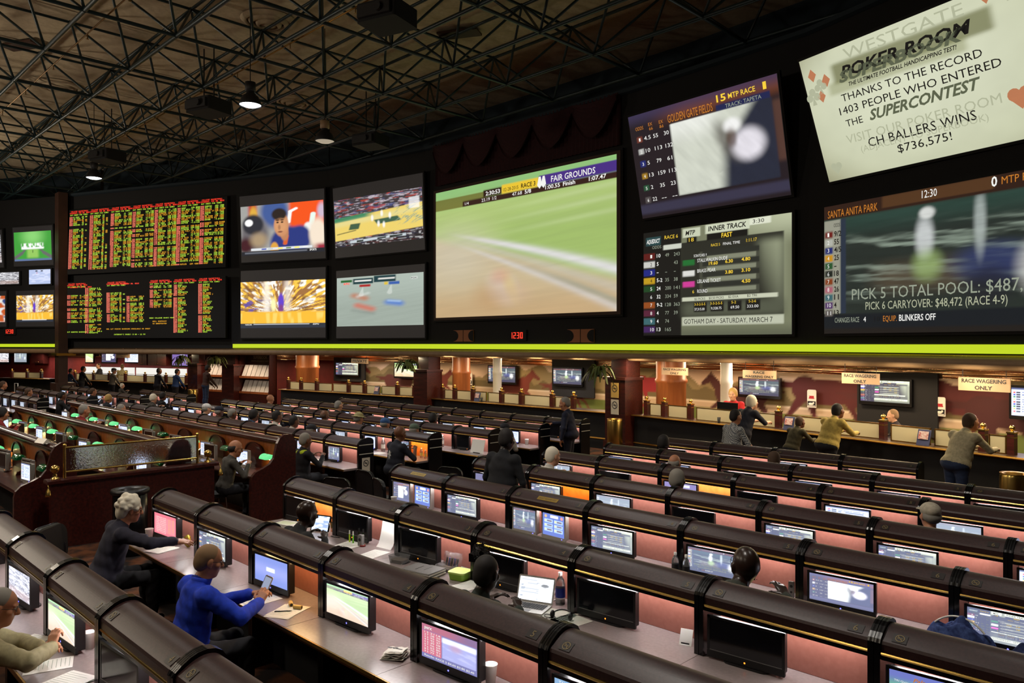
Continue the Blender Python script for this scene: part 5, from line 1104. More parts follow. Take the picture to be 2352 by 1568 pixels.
# posters on the mural
M_cpic = noise(mat('cover_picture', rough=.4), S(150, 60, 60), S(206, 200, 200), 22.)
M_pred = mat('poster_red', S(170, 30, 40), .6)
for px, py0, py1, lab in ((718, 844, 867, 'cream and horse poster on the mural left of the PRIVATE sign'), (1083, 856, 884, 'cream and horse poster on the mural by the cream column'), (1529, 876, 913, 'cream and horse poster right of the round amber column'), (1870, 895, 936, 'cream and horse poster between two televisions at the right'), (2166, 912, 956, 'colourful horse poster right of the large boarded television')):
    u, v, a = poly_hit(BK, px, .12); z1, z0 = z_at(px, py0, v), z_at(px, py1, v); h = z1-z0; w = h*.55
    t = thing('wall_poster', lab, 'poster', (u, v, z0), a, 'race posters')
    b = MB(); b.prism([(-w/2, 0), (w/2, 0), (w/2, h*.93), (w*.4, h), (-w*.4, h), (-w/2, h*.93)], 0, .02, 'y', 0); b.box(-w*.45, w*.45, -.003, 0, h*.06, h*.36, 1); b.build('poster_sheet', [M_cream, M_dark], t)
    b = MB(); b.prism([(-w*.32, h*.5), (w*.32, h*.5), (w*.22, h*.62), (w*.3, h*.66), (-w*.3, h*.66), (-w*.22, h*.62)], -.006, 0, 'y', 0); b.build('emblem', [M_pred], t)
    b = MB(); b.ell((-.05*w, -.006, h*.2), (w*.3, .004, h*.07), 14, 6); b.ell((w*.22, -.006, h*.26), (w*.1, .004, h*.06), 10, 6); b.box(-w*.4, w*.4, -.008, -.002, h*.08, h*.12); b.build('horse_picture', [M_cream], t)
# racks of printed sheets
def rack(px0, px1, lab, n, sign=False):
    u0, v0, _ = poly_hit(CNT, px0, -.1); u1, v1, _ = poly_hit(CNT, px1, -.1); w = math.hypot(u1-u0, v1-v0); a = math.atan2(v1-v0, u1-u0)
    t = thing('paper_rack', lab, 'rack', ((u0+u1)/2, (v0+v1)/2, -.2), a, 'racks of printed sheets')
    b = MB(); b.box(-w/2, w/2, .25, .3, 0, 2.62); b.box(-w/2, -w/2+.06, -.1, .3, 0, 2.62); b.box(w/2-.06, w/2, -.1, .3, 0, 2.62); b.box(-w/2, w/2, -.15, .3, 0, .78); b.build('rack_frame', [M_wood], t)
    for z in (.80, 1.5): b = MB(); b.box(-w/2+.06, w/2-.06, -.12, .24, z, z+.04); b.box(-w/2+.06, w/2-.06, -.14, -.12, z, z+.1); b.build('shelf', [M_woodlt], t)
    x0 = -w/2+.12; dx = (w-.24)/n
    for z in (.84, 1.54):
        for i in range(n):
            b = MB(); b.prism([(-.08, z), (-.02, z), (.2, z+.56), (.14, z+.56)], x0+dx*i+.02, x0+dx*(i+1)-.03, 'x', 0); b.build('paper_stack', [M_white], t)
    if sign:
        b = MB(); b.text('SUPERBOOK', 0, 2.38, .14, w=w*.45, align='c', y=.24); b.text('SPORTS WAGERING SHEETS', 0, 2.25, .06, w=w*.6, align='c', y=.24); b.build('lettering', [M_cream], t)
    for i in range(2): light('rack_light', 'AREA', Vector(((u0+u1)/2, (v0+v1)/2, 2.3)) + Vector((math.sin(a)*.5, -math.cos(a)*.5, 0)) + Vector(((i-.5)*w*.5, 0, 0)), 16, (1, .72, .5), .3, (-.5, 0, a))
rack(471, 521, 'rack of white printed sheets behind the standing man in brown', 4); rack(549, 619, 'rack of white printed sheets under the lit SUPERBOOK name', 6, True)
b = MB(); b.box(-33.5, -28.2, 12.7, 14.3, -.2, .2); struct(b.build('floor_step', [M_carpet]))
# brass bins and cabinets
for px, py0, py1, lab in ((1412, 963, 1013, 'tall brass bin beside the dark pillar right of the centre counter'), (2331, 1089, 1120, 'brass bin at the right picture edge before the counter'), (443, 895, 918, 'brass bin far off left of the paper racks')):
    p = at_z(px, py0, .82); t = thing('brass_bin', lab, 'bin', (p.x, p.y, -.2)); b = MB(); b.lathe([(.2, 0), (.21, .03), (.21, .98), (.2, 1.02)], 26); b.build('bin_body', [M_gold], t); b = MB(); b.lathe([(.2, 1.02), (.21, 1.04), (.15, 1.03), (.12, .9), (.001, .9)], 26); b.build('bin_rim', [M_goldd], t)
for px0, px1, lab in ((85, 112, 'dark hanging cabinets at the far left'), (332, 352, 'dark hanging cabinet left one of two under the odds boards'), (355, 397, 'dark hanging cabinet right one of two under the odds boards')):
    u0, v0, a = poly_hit(BK, px0, .1); u1, v1, _ = poly_hit(BK, px1, .1); w = math.hypot(u1-u0, v1-v0); t = thing('wall_cabinet', lab, 'cabinet', ((u0+u1)/2, (v0+v1)/2, 1.65), math.atan2(v1-v0, u1-u0))
    b = MB(); b.box(-w/2, w/2, -.3, .05, 0, .75); b.build('cabinet_body', [M_wood], t)
    for s in (-1, 1): b = MB(); b.box(min(0, s*w/2)+.01, max(0, s*w/2)-.01, -.32, -.3, .02, .73); d = b.build('door', [M_wood], t); c = MB(); c.ell((s*.08, -.335, .1), (.02, .02, .02), 8, 6); c.build('knob', [M_gold], d)
# lit back counter at the far left
u0, v0, _ = poly_hit(BK, 205, .9); u1, v1, _ = poly_hit(BK, 440, .9)
for i, (a, c) in enumerate(((205, 320), (325, 440))):
    u0, v0, _ = poly_hit(BK, a, .35); u1, v1, _ = poly_hit(BK, c, .35); w = math.hypot(u1-u0, v1-v0); t = thing('lit_back_panel', 'bright white lit panel behind the far left counter, %s one' % ('left', 'right')[i], 'light panel', ((u0+u1)/2, (v0+v1)/2, .75), math.atan2(v1-v0, u1-u0))
    b = MB(); b.box(-w/2, w/2, 0, .06, 0, .75); b.build('lit_face', [emis('lit_white_panel', (1, .97, .9), .9)], t); b = MB(); b.box(-w/2, w/2, -.02, 0, .36, .39); b.build('shelf', [M_silver], t)
# small things on the counters
def counter_item(px, kind, lab, off=-.02):
    u, v, a = poly_hit(CNT, px, off); t = thing({'mag': 'magazine_stand', 'cup': 'paper_cup', 'box': 'ticket_printer', 'scr': 'clerk_monitor'}[kind], lab, {'mag': 'magazine', 'cup': 'cup', 'box': 'printer', 'scr': 'monitor'}[kind], (u, v, .892), a)
    b = MB()
    if kind == 'mag': b.prism([(0, 0), (.02, 0), (.1, .3), (.08, .3)], -.13, .13, 'x', 0); b.box(-.09, .09, -.012, .0, .1, .13, 1) if False else b.prism([(.02, .12), (.06, .27), (.055, .272), (.012, .12)], -.1, .1, 'x', 1); b.build('cover', [mat('cover_blue', S(54, 60, 96), .4), M_cpic], t)
    elif kind == 'cup': b.lathe([(.03, 0), (.045, .14), (.04, .14), (.001, .12)], 14); b.build('cup_body', [M_dark], t)
    elif kind == 'box': b.rbox(-.13, .13, -.1, .1, 0, .16, .03, 0, 'y'); b.build('printer_body', [M_cream], t); c = MB(); c.box(-.08, .08, -.104, -.1, .09, .1); c.build('paper_slot', [M_dark], t)
    else: b.box(-.3, .3, 0, .05, .25, .5); b.box(-.05, .05, .01, .04, 0, .25); b.build('screen_back', [M_black], t)
counter_item(862, 'mag', 'small magazine stand on the left mural counter'); counter_item(1093, 'mag', 'magazine stand on the centre counter at its left'); counter_item(1808, 'mag', 'magazine stand on the right counter beside the white haired customer'); counter_item(2117, 'mag', 'bright magazine stand on the right counter below the large television')
counter_item(1650, 'cup', 'dark paper cup on the right counter near the plaid man'); counter_item(1105, 'cup', 'dark paper cup on the centre counter'); counter_item(1830, 'box', 'white ticket printer behind the right counter', -.42); counter_item(2073, 'box', 'white ticket printer before the bald clerk', -.42); counter_item(1652, 'scr', 'black clerk monitor before the clerk in red', -.3)
# warm lamps of the counter ceiling
for i, px in enumerate((30, 90, 200, 290, 380, 480, 580, 690, 770, 860, 950, 1060, 1170, 1290, 1400, 1520, 1640, 1780, 1920, 2080, 2260)):
    u, v, a = poly_hit(CNT, px, -2.0); light('counter_light', 'AREA', (u, v, 2.36), 52 if px > 640 else 48, (1, .72, .44) if i % 4 else (1., .86, .8), .8, (-.35, 0, a), sy=.4)
for i, px in enumerate((40, 180, 300, 420, 670, 760, 850, 940, 1040, 1140, 1240, 1340, 1470, 1570, 1680, 1800, 1930, 2070, 2230, 2400)):
    u, v, a = poly_hit(CNT, px, .45); light('counter_downlight', 'AREA', (u, v, 2.36), 27, (1, .80, .50), .5, (.3, 0, a))
# ================================================================ people: each body one continuous surface grown from a posed skeleton
import openvdb
def V3(*a): return np.array(a, float)
class Body:
    def __init__(s): s.p = []
    def cone(s, a, b, r1, r2, reg, k=.03): s.p.append(('c', np.array(a, float), np.array(b, float), r1, r2, reg, k))
    def ell(s, c, r, reg, k=.03, M=None): s.p.append(('e', np.array(c, float), np.array(r, float), M, None, reg, k))
    @staticmethod
    def dist(q, P):
        if q[0] == 'c':
            _, a, b, r1, r2, _, _ = q; ba = b-a; pa = P-a; t = np.clip((pa @ ba)/max(ba @ ba, 1e-9), 0, 1)
            return np.sqrt(((pa - t[..., None]*ba)**2).sum(-1)) - (r1+(r2-r1)*t)
        _, c, r, M, _, _, _ = q; x = P-c
        if M is not None: x = x @ M        # columns of M are the ellipsoid's axes
        n = np.sqrt(((x/r)**2).sum(-1)); g = np.sqrt(((x/(r*r))**2).sum(-1))+1e-9
        return n*(n-1)/g
    def bounds(s, q):
        if q[0] == 'c': lo = np.minimum(q[1]-q[3], q[2]-q[4]); hi = np.maximum(q[1]+q[3], q[2]+q[4])
        else: m = q[2].max() if q[3] is not None else q[2]; lo, hi = q[1]-m, q[1]+m
        return lo, hi
    def grow(s, vox, fold=0.):
        B = [s.bounds(q) for q in s.p]; lo = np.min([b[0] for b in B], 0)-4*vox; hi = np.max([b[1] for b in B], 0)+4*vox
        n = np.ceil((hi-lo)/vox).astype(int)+1; D = np.full(n, .2, np.float32)
        for q, (a, b) in zip(s.p, B):
            m = max(q[6], 3*vox)+vox; i0 = np.maximum(((a-m-lo)/vox).astype(int), 0); i1 = np.minimum(((b+m-lo)/vox).astype(int)+2, n)
            g = [lo[j]+vox*np.arange(i0[j], i1[j]) for j in range(3)]; P = np.stack(np.meshgrid(*g, indexing='ij'), -1)
            d = s.dist(q, P).astype(np.float32); W = D[i0[0]:i1[0], i0[1]:i1[1], i0[2]:i1[2]]
            if fold and q[5] in ('shirt', 'pants'): d = d + fold*(np.sin(P[..., 2]*48+P[..., 0]*31+2*np.sin(P[..., 1]*23))*np.sin(P[..., 1]*39-P[..., 2]*20+P[..., 0]*17)).astype(np.float32)
            k = q[6]; h = np.clip(.5+.5*(W-d)/k, 0, 1); W[...] = W*(1-h)+d*h-k*h*(1-h)
        g = openvdb.FloatGrid(background=.2); g.copyFromArray(D); pts, quads = g.convertToQuads(isovalue=0.)
        pts = pts*vox+lo
        c = pts[quads].mean(1); best = np.full(len(c), 9.); reg = np.zeros(len(c), int); names = []
        for q in s.p:
            if q[5] not in names: names.append(q[5])
            d = s.dist(q, c) - (.004 if q[5] == 'shirt' else 0); w = d < best; best[w] = d[w]; reg[w] = names.index(q[5])
        a, b_, cc = pts[quads[:, 0]], pts[quads[:, 1]], pts[quads[:, 2]]
        if (np.cross(b_-a, cc-a)*(a-pts.mean(0))).sum() < 0: quads = quads[:, ::-1]
        return pts, quads, reg, names
def to_mesh(name, pts, quads, reg, mats):
    me = bpy.data.meshes.new(name); me.from_pydata(pts.tolist(), [], quads.tolist())
    for m in mats: me.materials.append(m)
    me.polygons.foreach_set('material_index', np.asarray(reg, np.int32)); me.polygons.foreach_set('use_smooth', np.ones(len(quads), bool)); me.update(); return me
def unit(v): return v/max(np.linalg.norm(v), 1e-9)
def ik(a, c, l1, l2, pole):
    d = c-a; L = np.linalg.norm(d)
    if L > (l1+l2)*.995: c = a + d/L*(l1+l2)*.995; d = c-a; L = np.linalg.norm(d)
    t = (l1*l1-l2*l2+L*L)/(2*L); h = math.sqrt(max(l1*l1-t*t, 0)); u = d/L; p = np.array(pole, float); p = unit(p-u*(p @ u)); return a+u*t+p*h, c
def rotm(yaw, pitch, roll=0.):
    return np.array(Matrix.Rotation(yaw, 3, 'Z') @ Matrix.Rotation(pitch, 3, 'X') @ Matrix.Rotation(roll, 3, 'Y'))
def hand(B, w, d, n, side, reg='skin', curl=.5, fat=1., spread=.12):
    # wrist w, finger direction d, palm normal n (towards the palm), side +1: thumb on the +cross side
    d = unit(d); n = unit(n-d*(n @ d)); s = np.cross(d, n)*side; k = .007
    kn = []
    for i, o in enumerate((.030, .010, -.010, -.028)):
        q = w+d*(.088-.006*abs(i-1))+s*o; B.cone(w+d*.012+s*o*.55, q, .0155*fat, .0125*fat, reg, .012); kn.append(q)
    for i, (q, Ls) in enumerate(zip(kn, ((.043, .027, .021), (.048, .031, .022), (.044, .028, .021), (.034, .021, .018)))):
        c = curl*(1+.13*i); dd = unit(d + s*(.09-.06*i)*spread*4); p = q; ang = .35*c
        for j, L in enumerate(Ls):
            v = unit(dd*math.cos(ang)+n*math.sin(ang)); e = p+v*L; r = (.0092, .0084, .0074, .0066)[j], (.0084, .0074, .0066)[j]; B.cone(p, e, r[0]*fat, r[1]*fat, reg, k); p = e; ang += c*(1., .75, .6)[j]
    p = w+d*.018+s*.024; v = unit(d*.62+s*.72+n*.3); e = p+v*.042; B.cone(p, e, .0135*fat, .0115*fat, reg, .010)
    v2 = unit(d*.85+s*.25+n*(.35+.5*curl)); e2 = e+v2*.033; B.cone(e, e2, .0108*fat, .0092*fat, reg, k); v3 = unit(v2+n*.3*curl); B.cone(e2, e2+v3*.026, .0092*fat, .0072*fat, reg, k)
def skeleton(pose, arm=1., hs=1., pz=None, lean=.12, turn=0., hands=None, poles=None, heavy=1., head=(0., -.15), lod='lo', curl=(.5, .5), hdir=(None, None), hnorm=(None, None), sleeve='long', sx=1.):
    B = Body(); sit = pose == 'sit'
    pel = V3(0, 0, (pz or .575) if sit else .95); T = rotm(turn, -lean)
    up = lambda x, y, z: pel + T @ V3(x, y, z)
    hv = heavy
    B.ell(pel+V3(0, -.005, .0), (.165*hv, .125*hv, .115), 'pants', .05)
    B.ell(up(0, .012*hv, .14), (.155*hv, .118*hv, .15), 'shirt', .06, T); B.ell(up(0, .005, .31), (.175*(.5+.5*hv), .118*(.6+.4*hv), .17), 'shirt', .06, T); B.ell(up(0, -.01, .43), (.165, .085, .09), 'shirt', .06, T)
    if sit: B.ell(up(0, .0, .03), (.168*hv, .130*hv, .08), 'shirt', .04, T)
    else: B.ell(up(0, .0, .02), (.166*hv, .124*hv, .10), 'shirt', .04, T)
    sh = {1: up(.185, -.005, .445), -1: up(-.185, -.005, .445)}
    neck = up(0, .0, .50); B.cone(up(0, -.015, .44), up(0, .02, .585), .062, .055, 'skin', .03)
    B.cone(up(0, -.02, .45), up(0, -.005, .505), .085, .066, 'shirt', .03)
    hc = up(0, .035, .60+.065*hs); HM = rotm(turn+head[0], head[1])*hs; h = lambda x, y, z: hc + HM @ V3(x, y, z); HR = HM/hs; E = lambda c, r, reg, k, M=None: B.ell(c, tuple(q*hs for q in r), reg, k*hs, HR)
    E(h(0, -.012, .03), (.076, .098, .098), 'skin', .02, HR); E(h(0, .022, -.045), (.060, .072, .072), 'skin', .03, HR); E(h(0, .058, -.092), (.030, .028, .022), 'skin', .025, HR)
    B.cone(h(0, .084, .022), h(0, .108, -.018), .011, .0155, 'skin', .010); E(h(0, .099, -.022), (.018, .012, .010), 'skin', .008, HR); E(h(0, .076, .035), (.052, .016, .012), 'skin', .014, HR)
    E(h(0, .079, -.052), (.024, .012, .007), 'skin', .008, HR); E(h(0, .077, -.063), (.021, .012, .007), 'skin', .008, HR)
    for s in (1, -1):
        E(h(.045*s, .058, -.015), (.024, .022, .022), 'skin', .02, HR); E(h(.078*s, -.008, .002), (.010, .019, .033), 'skin', .010, HR); E(h(.074*s, .0, -.028), (.007, .010, .010), 'skin', .008, HR)
    # arms
    hands = hands or {1: V3(.17, .36, .95), -1: V3(-.17, .36, .95)}; poles = poles or {1: V3(.6, -.2, -.7), -1: V3(-.6, -.2, -.7)}
    for s in (1, -1):
        el, wr = ik(sh[s], np.array(hands[s], float), .295, .255, poles[s]); reg = 'shirt'
        B.ell(sh[s]+V3(0, 0, -.005), (.068, .066, .066), 'shirt', .05); B.cone(sh[s], el, .058*(.7+.3*hv)*arm, .046*arm, reg, .035)
        if sleeve == 'long': B.cone(el, wr-unit(wr-el)*.02, .047*arm, .038*arm, reg, .02)
        else: B.cone(el, wr, .042, .028, 'skin', .02)
        B.cone(wr-unit(wr-el)*.05, wr, .027, .025, 'skin', .006)
        i = 0 if s == 1 else 1; d = hdir[i] if hdir[i] is not None else unit(unit(wr-el)+V3(-.25*s, .1, -.1)); n = hnorm[i] if hnorm[i] is not None else V3(-.25*s, .1, -1.)
        # thumb lies toward the body's middle
        side = 1 if np.dot(np.cross(unit(np.array(d)), unit(np.array(n))), V3(-s, .3, .2)) > 0 else -1
        hand(B, wr, np.array(d, float), np.array(n, float), side, 'skin', curl[i])
    # legs
    for s in (1, -1):
        hp = pel+V3(.09*s, .02, -.03)
        if sit: kn = V3(.13*s, .44, .535); an = V3(.13*s, .42, .10)
        else: kn = V3(.10*s, .02, .50); an = V3(.11*s, -.02, .09)
        B.cone(hp, kn, .092*(.6+.4*hv), .062, 'pants', .04); B.cone(kn, an, .062, .044, 'pants', .03); B.cone(kn+(an-kn)*.25+V3(0, -.02, 0), kn+(an-kn)*.5+V3(0, -.015, 0), .052, .046, 'pants', .03)
        B.cone(an+V3(0, -.03, -.05), an+V3(.01*s, .15, -.06), .038, .032, 'shoe', .02); B.ell(an+V3(0, .0, -.03), (.04, .06, .04), 'shoe', .02)
    return B, hc, HM, {'sh': sh, 'up': up}
def hair_mesh(kind, hc, HM, vox):
    B = Body(); h = lambda x, y, z: hc + HM @ V3(x, y, z); hs = float(np.linalg.norm(HM[:, 0])); _e = B.ell; B.ell = lambda c, r, reg, k, M=None: _e(c, tuple(q*hs for q in r), reg, k*hs, HM/hs if M is not None else None)
    if kind == 'short': B.ell(h(0, -.022, .040), (.079, .094, .094), 'hair', .01, HM); B.ell(h(0, -.055, -.01), (.070, .058, .07), 'hair', .02, HM)
    elif kind == 'full': B.ell(h(0, -.024, .046), (.088, .100, .100), 'hair', .01, HM); B.ell(h(0, -.06, -.005), (.080, .062, .085), 'hair', .02, HM); B.ell(h(.07, -.02, .0), (.022, .04, .05), 'hair', .02, HM); B.ell(h(-.07, -.02, .0), (.022, .04, .05), 'hair', .02, HM)
    elif kind == 'wild':
        B.ell(h(0, -.03, .055), (.098, .104, .098), 'hair', .01, HM); rr = random.Random(5)
        for i in range(30):
            a = rr.uniform(0, 2*PI); e = rr.uniform(-.35, 1.2); B.ell(h(.09*math.cos(a)*math.cos(e), -.035+.095*math.sin(a)*math.cos(e), .045+.095*math.sin(e)), (.028, .028, .026), 'hair', .01, HM)
        B.ell(h(0, -.07, -.02), (.082, .06, .09), 'hair', .02, HM)
    elif kind == 'rim': B.ell(h(0, -.055, -.005), (.078, .062, .06), 'hair', .02, HM); B.ell(h(.066, -.03, .01), (.018, .04, .04), 'hair', .02, HM); B.ell(h(-.066, -.03, .01), (.018, .04, .04), 'hair', .02, HM)
    elif kind == 'cap':
        B.ell(h(0, -.014, .06), (.088, .108, .078), 'hair', .01, HM); B.ell(h(0, .11, .055), (.068, .075, .009), 'hair', .012, HM)
    elif kind == 'brimhat': B.ell(h(0, -.01, .07), (.086, .105, .08), 'hair', .01, HM); B.ell(h(0, 0, .05), (.15, .17, .012), 'hair', .02, HM)
    p, q, r, n = B.grow(vox); return p, q, r*0
_pm = {}
def cloth(name, c, rough=.85):
    if name not in _pm: _pm[name] = noise(mat(name, rough=rough), tuple(x*.8 for x in c), tuple(min(1, x*1.15) for x in c), 30., 3.)
    return _pm[name]
SKIN = {'pale': mat('pale_skin', S(214, 160, 128), .5), 'tan': mat('tan_skin', S(186, 126, 92), .5), 'brown': mat('brown_skin', S(112, 70, 46), .45), 'dark': mat('dark_skin', S(46, 30, 24), .3)}
HAIR = {'white': mat('white_hair', S(236, 226, 204), .8), 'grey': mat('grey_hair', S(140, 134, 124), .8), 'dark': mat('dark_hair', S(30, 24, 22), .7), 'brown': mat('brown_hair', S(78, 56, 40), .8), 'blond': mat('blond_hair', S(196, 160, 96), .8), 'sandy': mat('sandy_hair', S(150, 118, 84), .8)}
M_eye = mat('eye_white', S(230, 226, 220), .3); M_iris = mat('iris', S(40, 28, 20), .3); M_frame = mat('spectacle_frame', S(60, 50, 40), .3, .6)
_cache = {}
LOD = {'hi': .0058, 'mid': .0095, 'lo': .016}
STAND_TOP, SIT_TOP = .95+.665+.127, .575+.665+.127
def person(lab, px, v, ytop=None, pose='sit', rz=0., skin='pale', shirt=('grey_shirt', S(90, 90, 92)), pants=('dark_trousers', S(26, 26, 32)), hair=('short', 'dark'), lod='lo', group=None, floor=None, u=None, glasses=False, smin=.9, smax=1.14, extra=None, **kw):
    fz = floor_z(v) if floor is None else floor
    kw.setdefault('hs', 1.0 if lod == 'hi' else 1.14)
    key = (pose, lod, repr(sorted((k, str(x)) for k, x in kw.items())))
    if key not in _cache:
        B, hc, HM, J = skeleton(pose, lod=lod, **kw); _cache[key] = (B.grow(LOD[lod], .0035 if lod == 'hi' else .002 if lod == 'mid' else 0.), hc, HM, J)
    (pts, quads, reg, names), hc, HM, J = _cache[key]
    uu = u_at(px, v) if u is None else u
    top = (STAND_TOP if pose != 'sit' else SIT_TOP) if not kw.get('lean') else hc[2]+.127*kw.get('hs', 1.)
    s = 1.04
    if ytop is not None: s = min(max((z_at(px, ytop, v)-fz)/(hc[2]+.127*kw.get('hs', 1.)), smin), smax)
    c, sn = math.cos(rz), math.sin(rz); off = hc*s
    x, y = uu-(off[0]*c-off[1]*sn), v-(off[0]*sn+off[1]*c)          # the head stands over (u, v)
    t = thing('person', lab, 'person', (x, y, fz), rz, group); t.scale = (s, s, s)
    M = {'skin': SKIN[skin], 'shirt': cloth(*shirt), 'pants': cloth(*pants), 'shoe': M_black}
    t_body = ob('body', to_mesh('body', pts, quads, reg, [M[n] for n in names]), t)
    if hair:
        hk = (hair[0], key)
        if hk not in _cache: _cache[hk] = hair_mesh(hair[0], hc, HM, max(.007, LOD[lod]*.8))
        p, q, r = _cache[hk]; iscap = hair[0] in ('cap', 'brimhat')
        ob('cap' if iscap else 'hair', to_mesh('cap' if iscap else 'hair', p, q, r, [cloth(*hair[1]) if iscap else HAIR[hair[1]]]), t)
        if iscap:
            hk = ('rim', key)
            if hk not in _cache: _cache[hk] = hair_mesh('rim', hc, HM, max(.007, LOD[lod]*.8))
            p, q, r = _cache[hk]; ob('hair', to_mesh('hair', p, q, r, [HAIR['grey' if len(hair) < 3 else hair[2]]]), t)
    if lod != 'lo':
        h = lambda a, b, c_: hc + HM @ V3(a, b, c_); Mx = Matrix(HM.tolist())
        for sd in (1, -1):
            b = MB(); b.ell(h(.031*sd, .078, .016), (.012, .010, .0075), 10, 8, 0, Mx); b.ell(h(.031*sd, .0855, .016), (.005, .004, .005), 8, 6, 1, Mx); b.build('eye', [M_eye, M_iris], t)
        if glasses:
            b = MB()
            for sd in (1, -1):
                b.path([h(.033*sd+.023*math.cos(a), .096-.006*abs(math.cos(a)), .014+.018*math.sin(a)) for a in np.linspace(0, 2*PI, 15)[:-1]], .0018, 5, closed=True); b.path([h(.056*sd, .09, .018), h(.079*sd, .04, .018), h(.081*sd, -.01, .014)], .002, 5)
            b.path([h(-.011, .098, .018), h(.011, .098, .018)], .0018, 5); b.build('spectacles', [M_frame], t)
    if extra: extra(t, J, s)
    return t, J
# ---------------------------------------------------------------- foreground figures
def blue_extra(t, J, s):
    up = J['up']; b = MB()
    b.lathe([(.066, -.03), (.074, .01), (.078, .045), (.070, .05), (.066, .01)], 22); M = Matrix.Translation(Vector(up(0, .005, .50))) @ Matrix.Rotation(-.25, 4, 'X'); b.xf(M)
    b.build('fleece_collar', [cloth('blue_fleece', S(24, 62, 200))], t)
person('person in a blue fleece and glasses holding a phone, seated at the second row', 480, 2.50, 1252, 'sit', -.05, 'tan', ('blue_fleece', S(24, 62, 200)), ('dark_trousers', S(26, 26, 32)), ('short', 'sandy'), 'hi', glasses=True, extra=blue_extra,
       lean=.22, head=(-.15, -.28), hands={1: V3(.19, .50, .87), -1: V3(.02, .50, .90)}, poles={1: V3(.9, .0, -.6), -1: V3(-.7, -.3, -.7)}, curl=(.75, .6), hdir=(V3(-.35, .5, .55), V3(.25, .75, .1)), hnorm=(V3(-.7, .5, -.2), V3(.5, .3, -.7)), heavy=1.15, arm=1.28)
person('person with wild white hair and a dark jacket reaching across the second row desk', 300, 2.70, 1140, 'sit', -.1, 'tan', ('navy_jacket', S(36, 34, 50)), ('dark_trousers', S(26, 26, 32)), ('wild', 'white'), 'hi', glasses=True,
       lean=.34, head=(-.1, -.25), hands={1: V3(.34, .57, .90), -1: V3(-.12, .42, .86)}, poles={1: V3(.9, -.2, -.1), -1: V3(-.9, -.2, -.2)}, curl=(.25, .5), hdir=(V3(.25, .9, -.15), None), heavy=1.15, arm=1.15)
person('person in a beige jacket at the bottom left corner, hands together over papers', 2, 1.16, 1352, 'sit', 0., 'tan', ('beige_jacket', S(150, 140, 104)), ('dark_trousers', S(26, 26, 32)), ('short', 'grey'), 'hi', glasses=True,
       lean=.30, head=(-.3, -.3), hands={1: V3(.24, .47, .93), -1: V3(.08, .44, .90)}, poles={1: V3(1., -.1, -.1), -1: V3(-1., -.2, -.1)}, curl=(.9, .7), hdir=(V3(-.5, .3, .75), V3(.6, .6, .2)), hnorm=(V3(-.6, .6, .3), V3(.2, .2, -.9)), heavy=1.2, arm=1.25)
def buds(t, J, s): pass
person('bald person in dark glasses and a grey-green shirt, seated at the fourth row', 1712, 5.72, 1253, 'sit', 0., 'dark', ('grey_green_shirt', S(58, 62, 54)), hair=None, lod='mid', glasses=True, head=(.85, .12), lean=.45, heavy=1.25, smax=1.35, hs=1.12, pz=.34, hands={1: V3(.2, .5, .74), -1: V3(-.2, .5, .74)})
person('dark haired person in a green-grey shirt at the laptop behind the clip-on fan', 1118, 3.92, 1276, 'sit', 0., 'dark', ('green_grey_shirt', S(46, 54, 48)), hair=('short', 'dark'), lod='mid', head=(.2, -.2), lean=.2, heavy=1.15)
person('dim bald person in a black shirt before the tablet in the third row', 705, 4.05, 1150, 'sit', 0., 'dark', ('charcoal_shirt', S(30, 30, 32)), hair=None, lod='mid', head=(-.1, -.2), lean=.32, heavy=1.2)
def star(t, J, s):
    b = MB(); up = J['up']
    pts = [(.0, .09), (.012, .05), (.05, .07), (.03, .03), (.045, -.01), (.015, .01), (.03, -.08), (.005, -.02), (-.02, -.09), (-.012, .01), (-.05, .02), (-.015, .035)]
    b.prism(pts, -.012, .012, 'y', 0); M = Matrix.Translation(Vector(up(-.02, -.128, .27))); b.xf(M); b.build('shirt_emblem', [M_white], t)
person('bald person in a navy shirt with a white star figure on the back', 919, 8.85, 978, 'sit', 0., 'brown', ('navy_tee', S(18, 20, 34)), hair=None, lod='mid', lean=.16, heavy=1.3, sleeve='short', head=(0., -.1), extra=star, smax=1.3)
def yoke(t, J, s):
    up = J['up']; b = MB(); b.ell(up(0, -.012, .452), (.17, .094, .072), 18, 10); b.build('yellow_yoke', [cloth('lime_cloth', S(180, 200, 30))], t)
person('grey haired person with a lime yellow collar yoke, in the carrel before the aisle', 702, 7.15, 994, 'sit', 0., 'brown', ('black_jacket', S(22, 22, 26)), hair=('short', 'grey'), lod='mid', lean=.1, heavy=1.2, extra=yoke, smax=1.25)
person('dark haired person in glasses and grey shirt at the right end lamp carrel', 541, 5.76, 1007, 'sit', -.1, 'tan', ('grey_shirt', S(70, 66, 60)), hair=('rim', 'dark'), lod='mid', glasses=True, smax=.97, lean=.25, head=(-.2, -.25))
person('large person in a black shirt standing with back turned between the desk rows', 1164, 7.12, 984, 'stand', .12, 'dark', ('black_tee', S(24, 25, 30)), hair=('short', 'dark'), lod='mid', sleeve='short', hands={1: V3(.34, .12, .86), -1: V3(-.34, .14, .88)}, poles={1: V3(.8, -.5, 0), -1: V3(-.8, -.5, 0)}, heavy=1.4, head=(.1, -.2), smax=1.2, sx=1)
person('person in a pale grey jacket bent over the aisle end carrel', 1160, 11.86, 972, 'sit', 0., 'tan', ('pale_jacket', S(150, 140, 128)), hair=('cap', ('dark_cap', S(40, 40, 46)), 'grey'), lod='mid', lean=.3, heavy=1.3)
def stripe(t, J, s):
    sh = J['sh']; b = MB(); up = J['up']; b.path([up(-.10, .0, .50), up(-.185, -.01, .49), up(-.235, -.02, .40), up(-.245, -.02, .25)], .006, 6); b.build('jacket_piping', [M_grey], t)
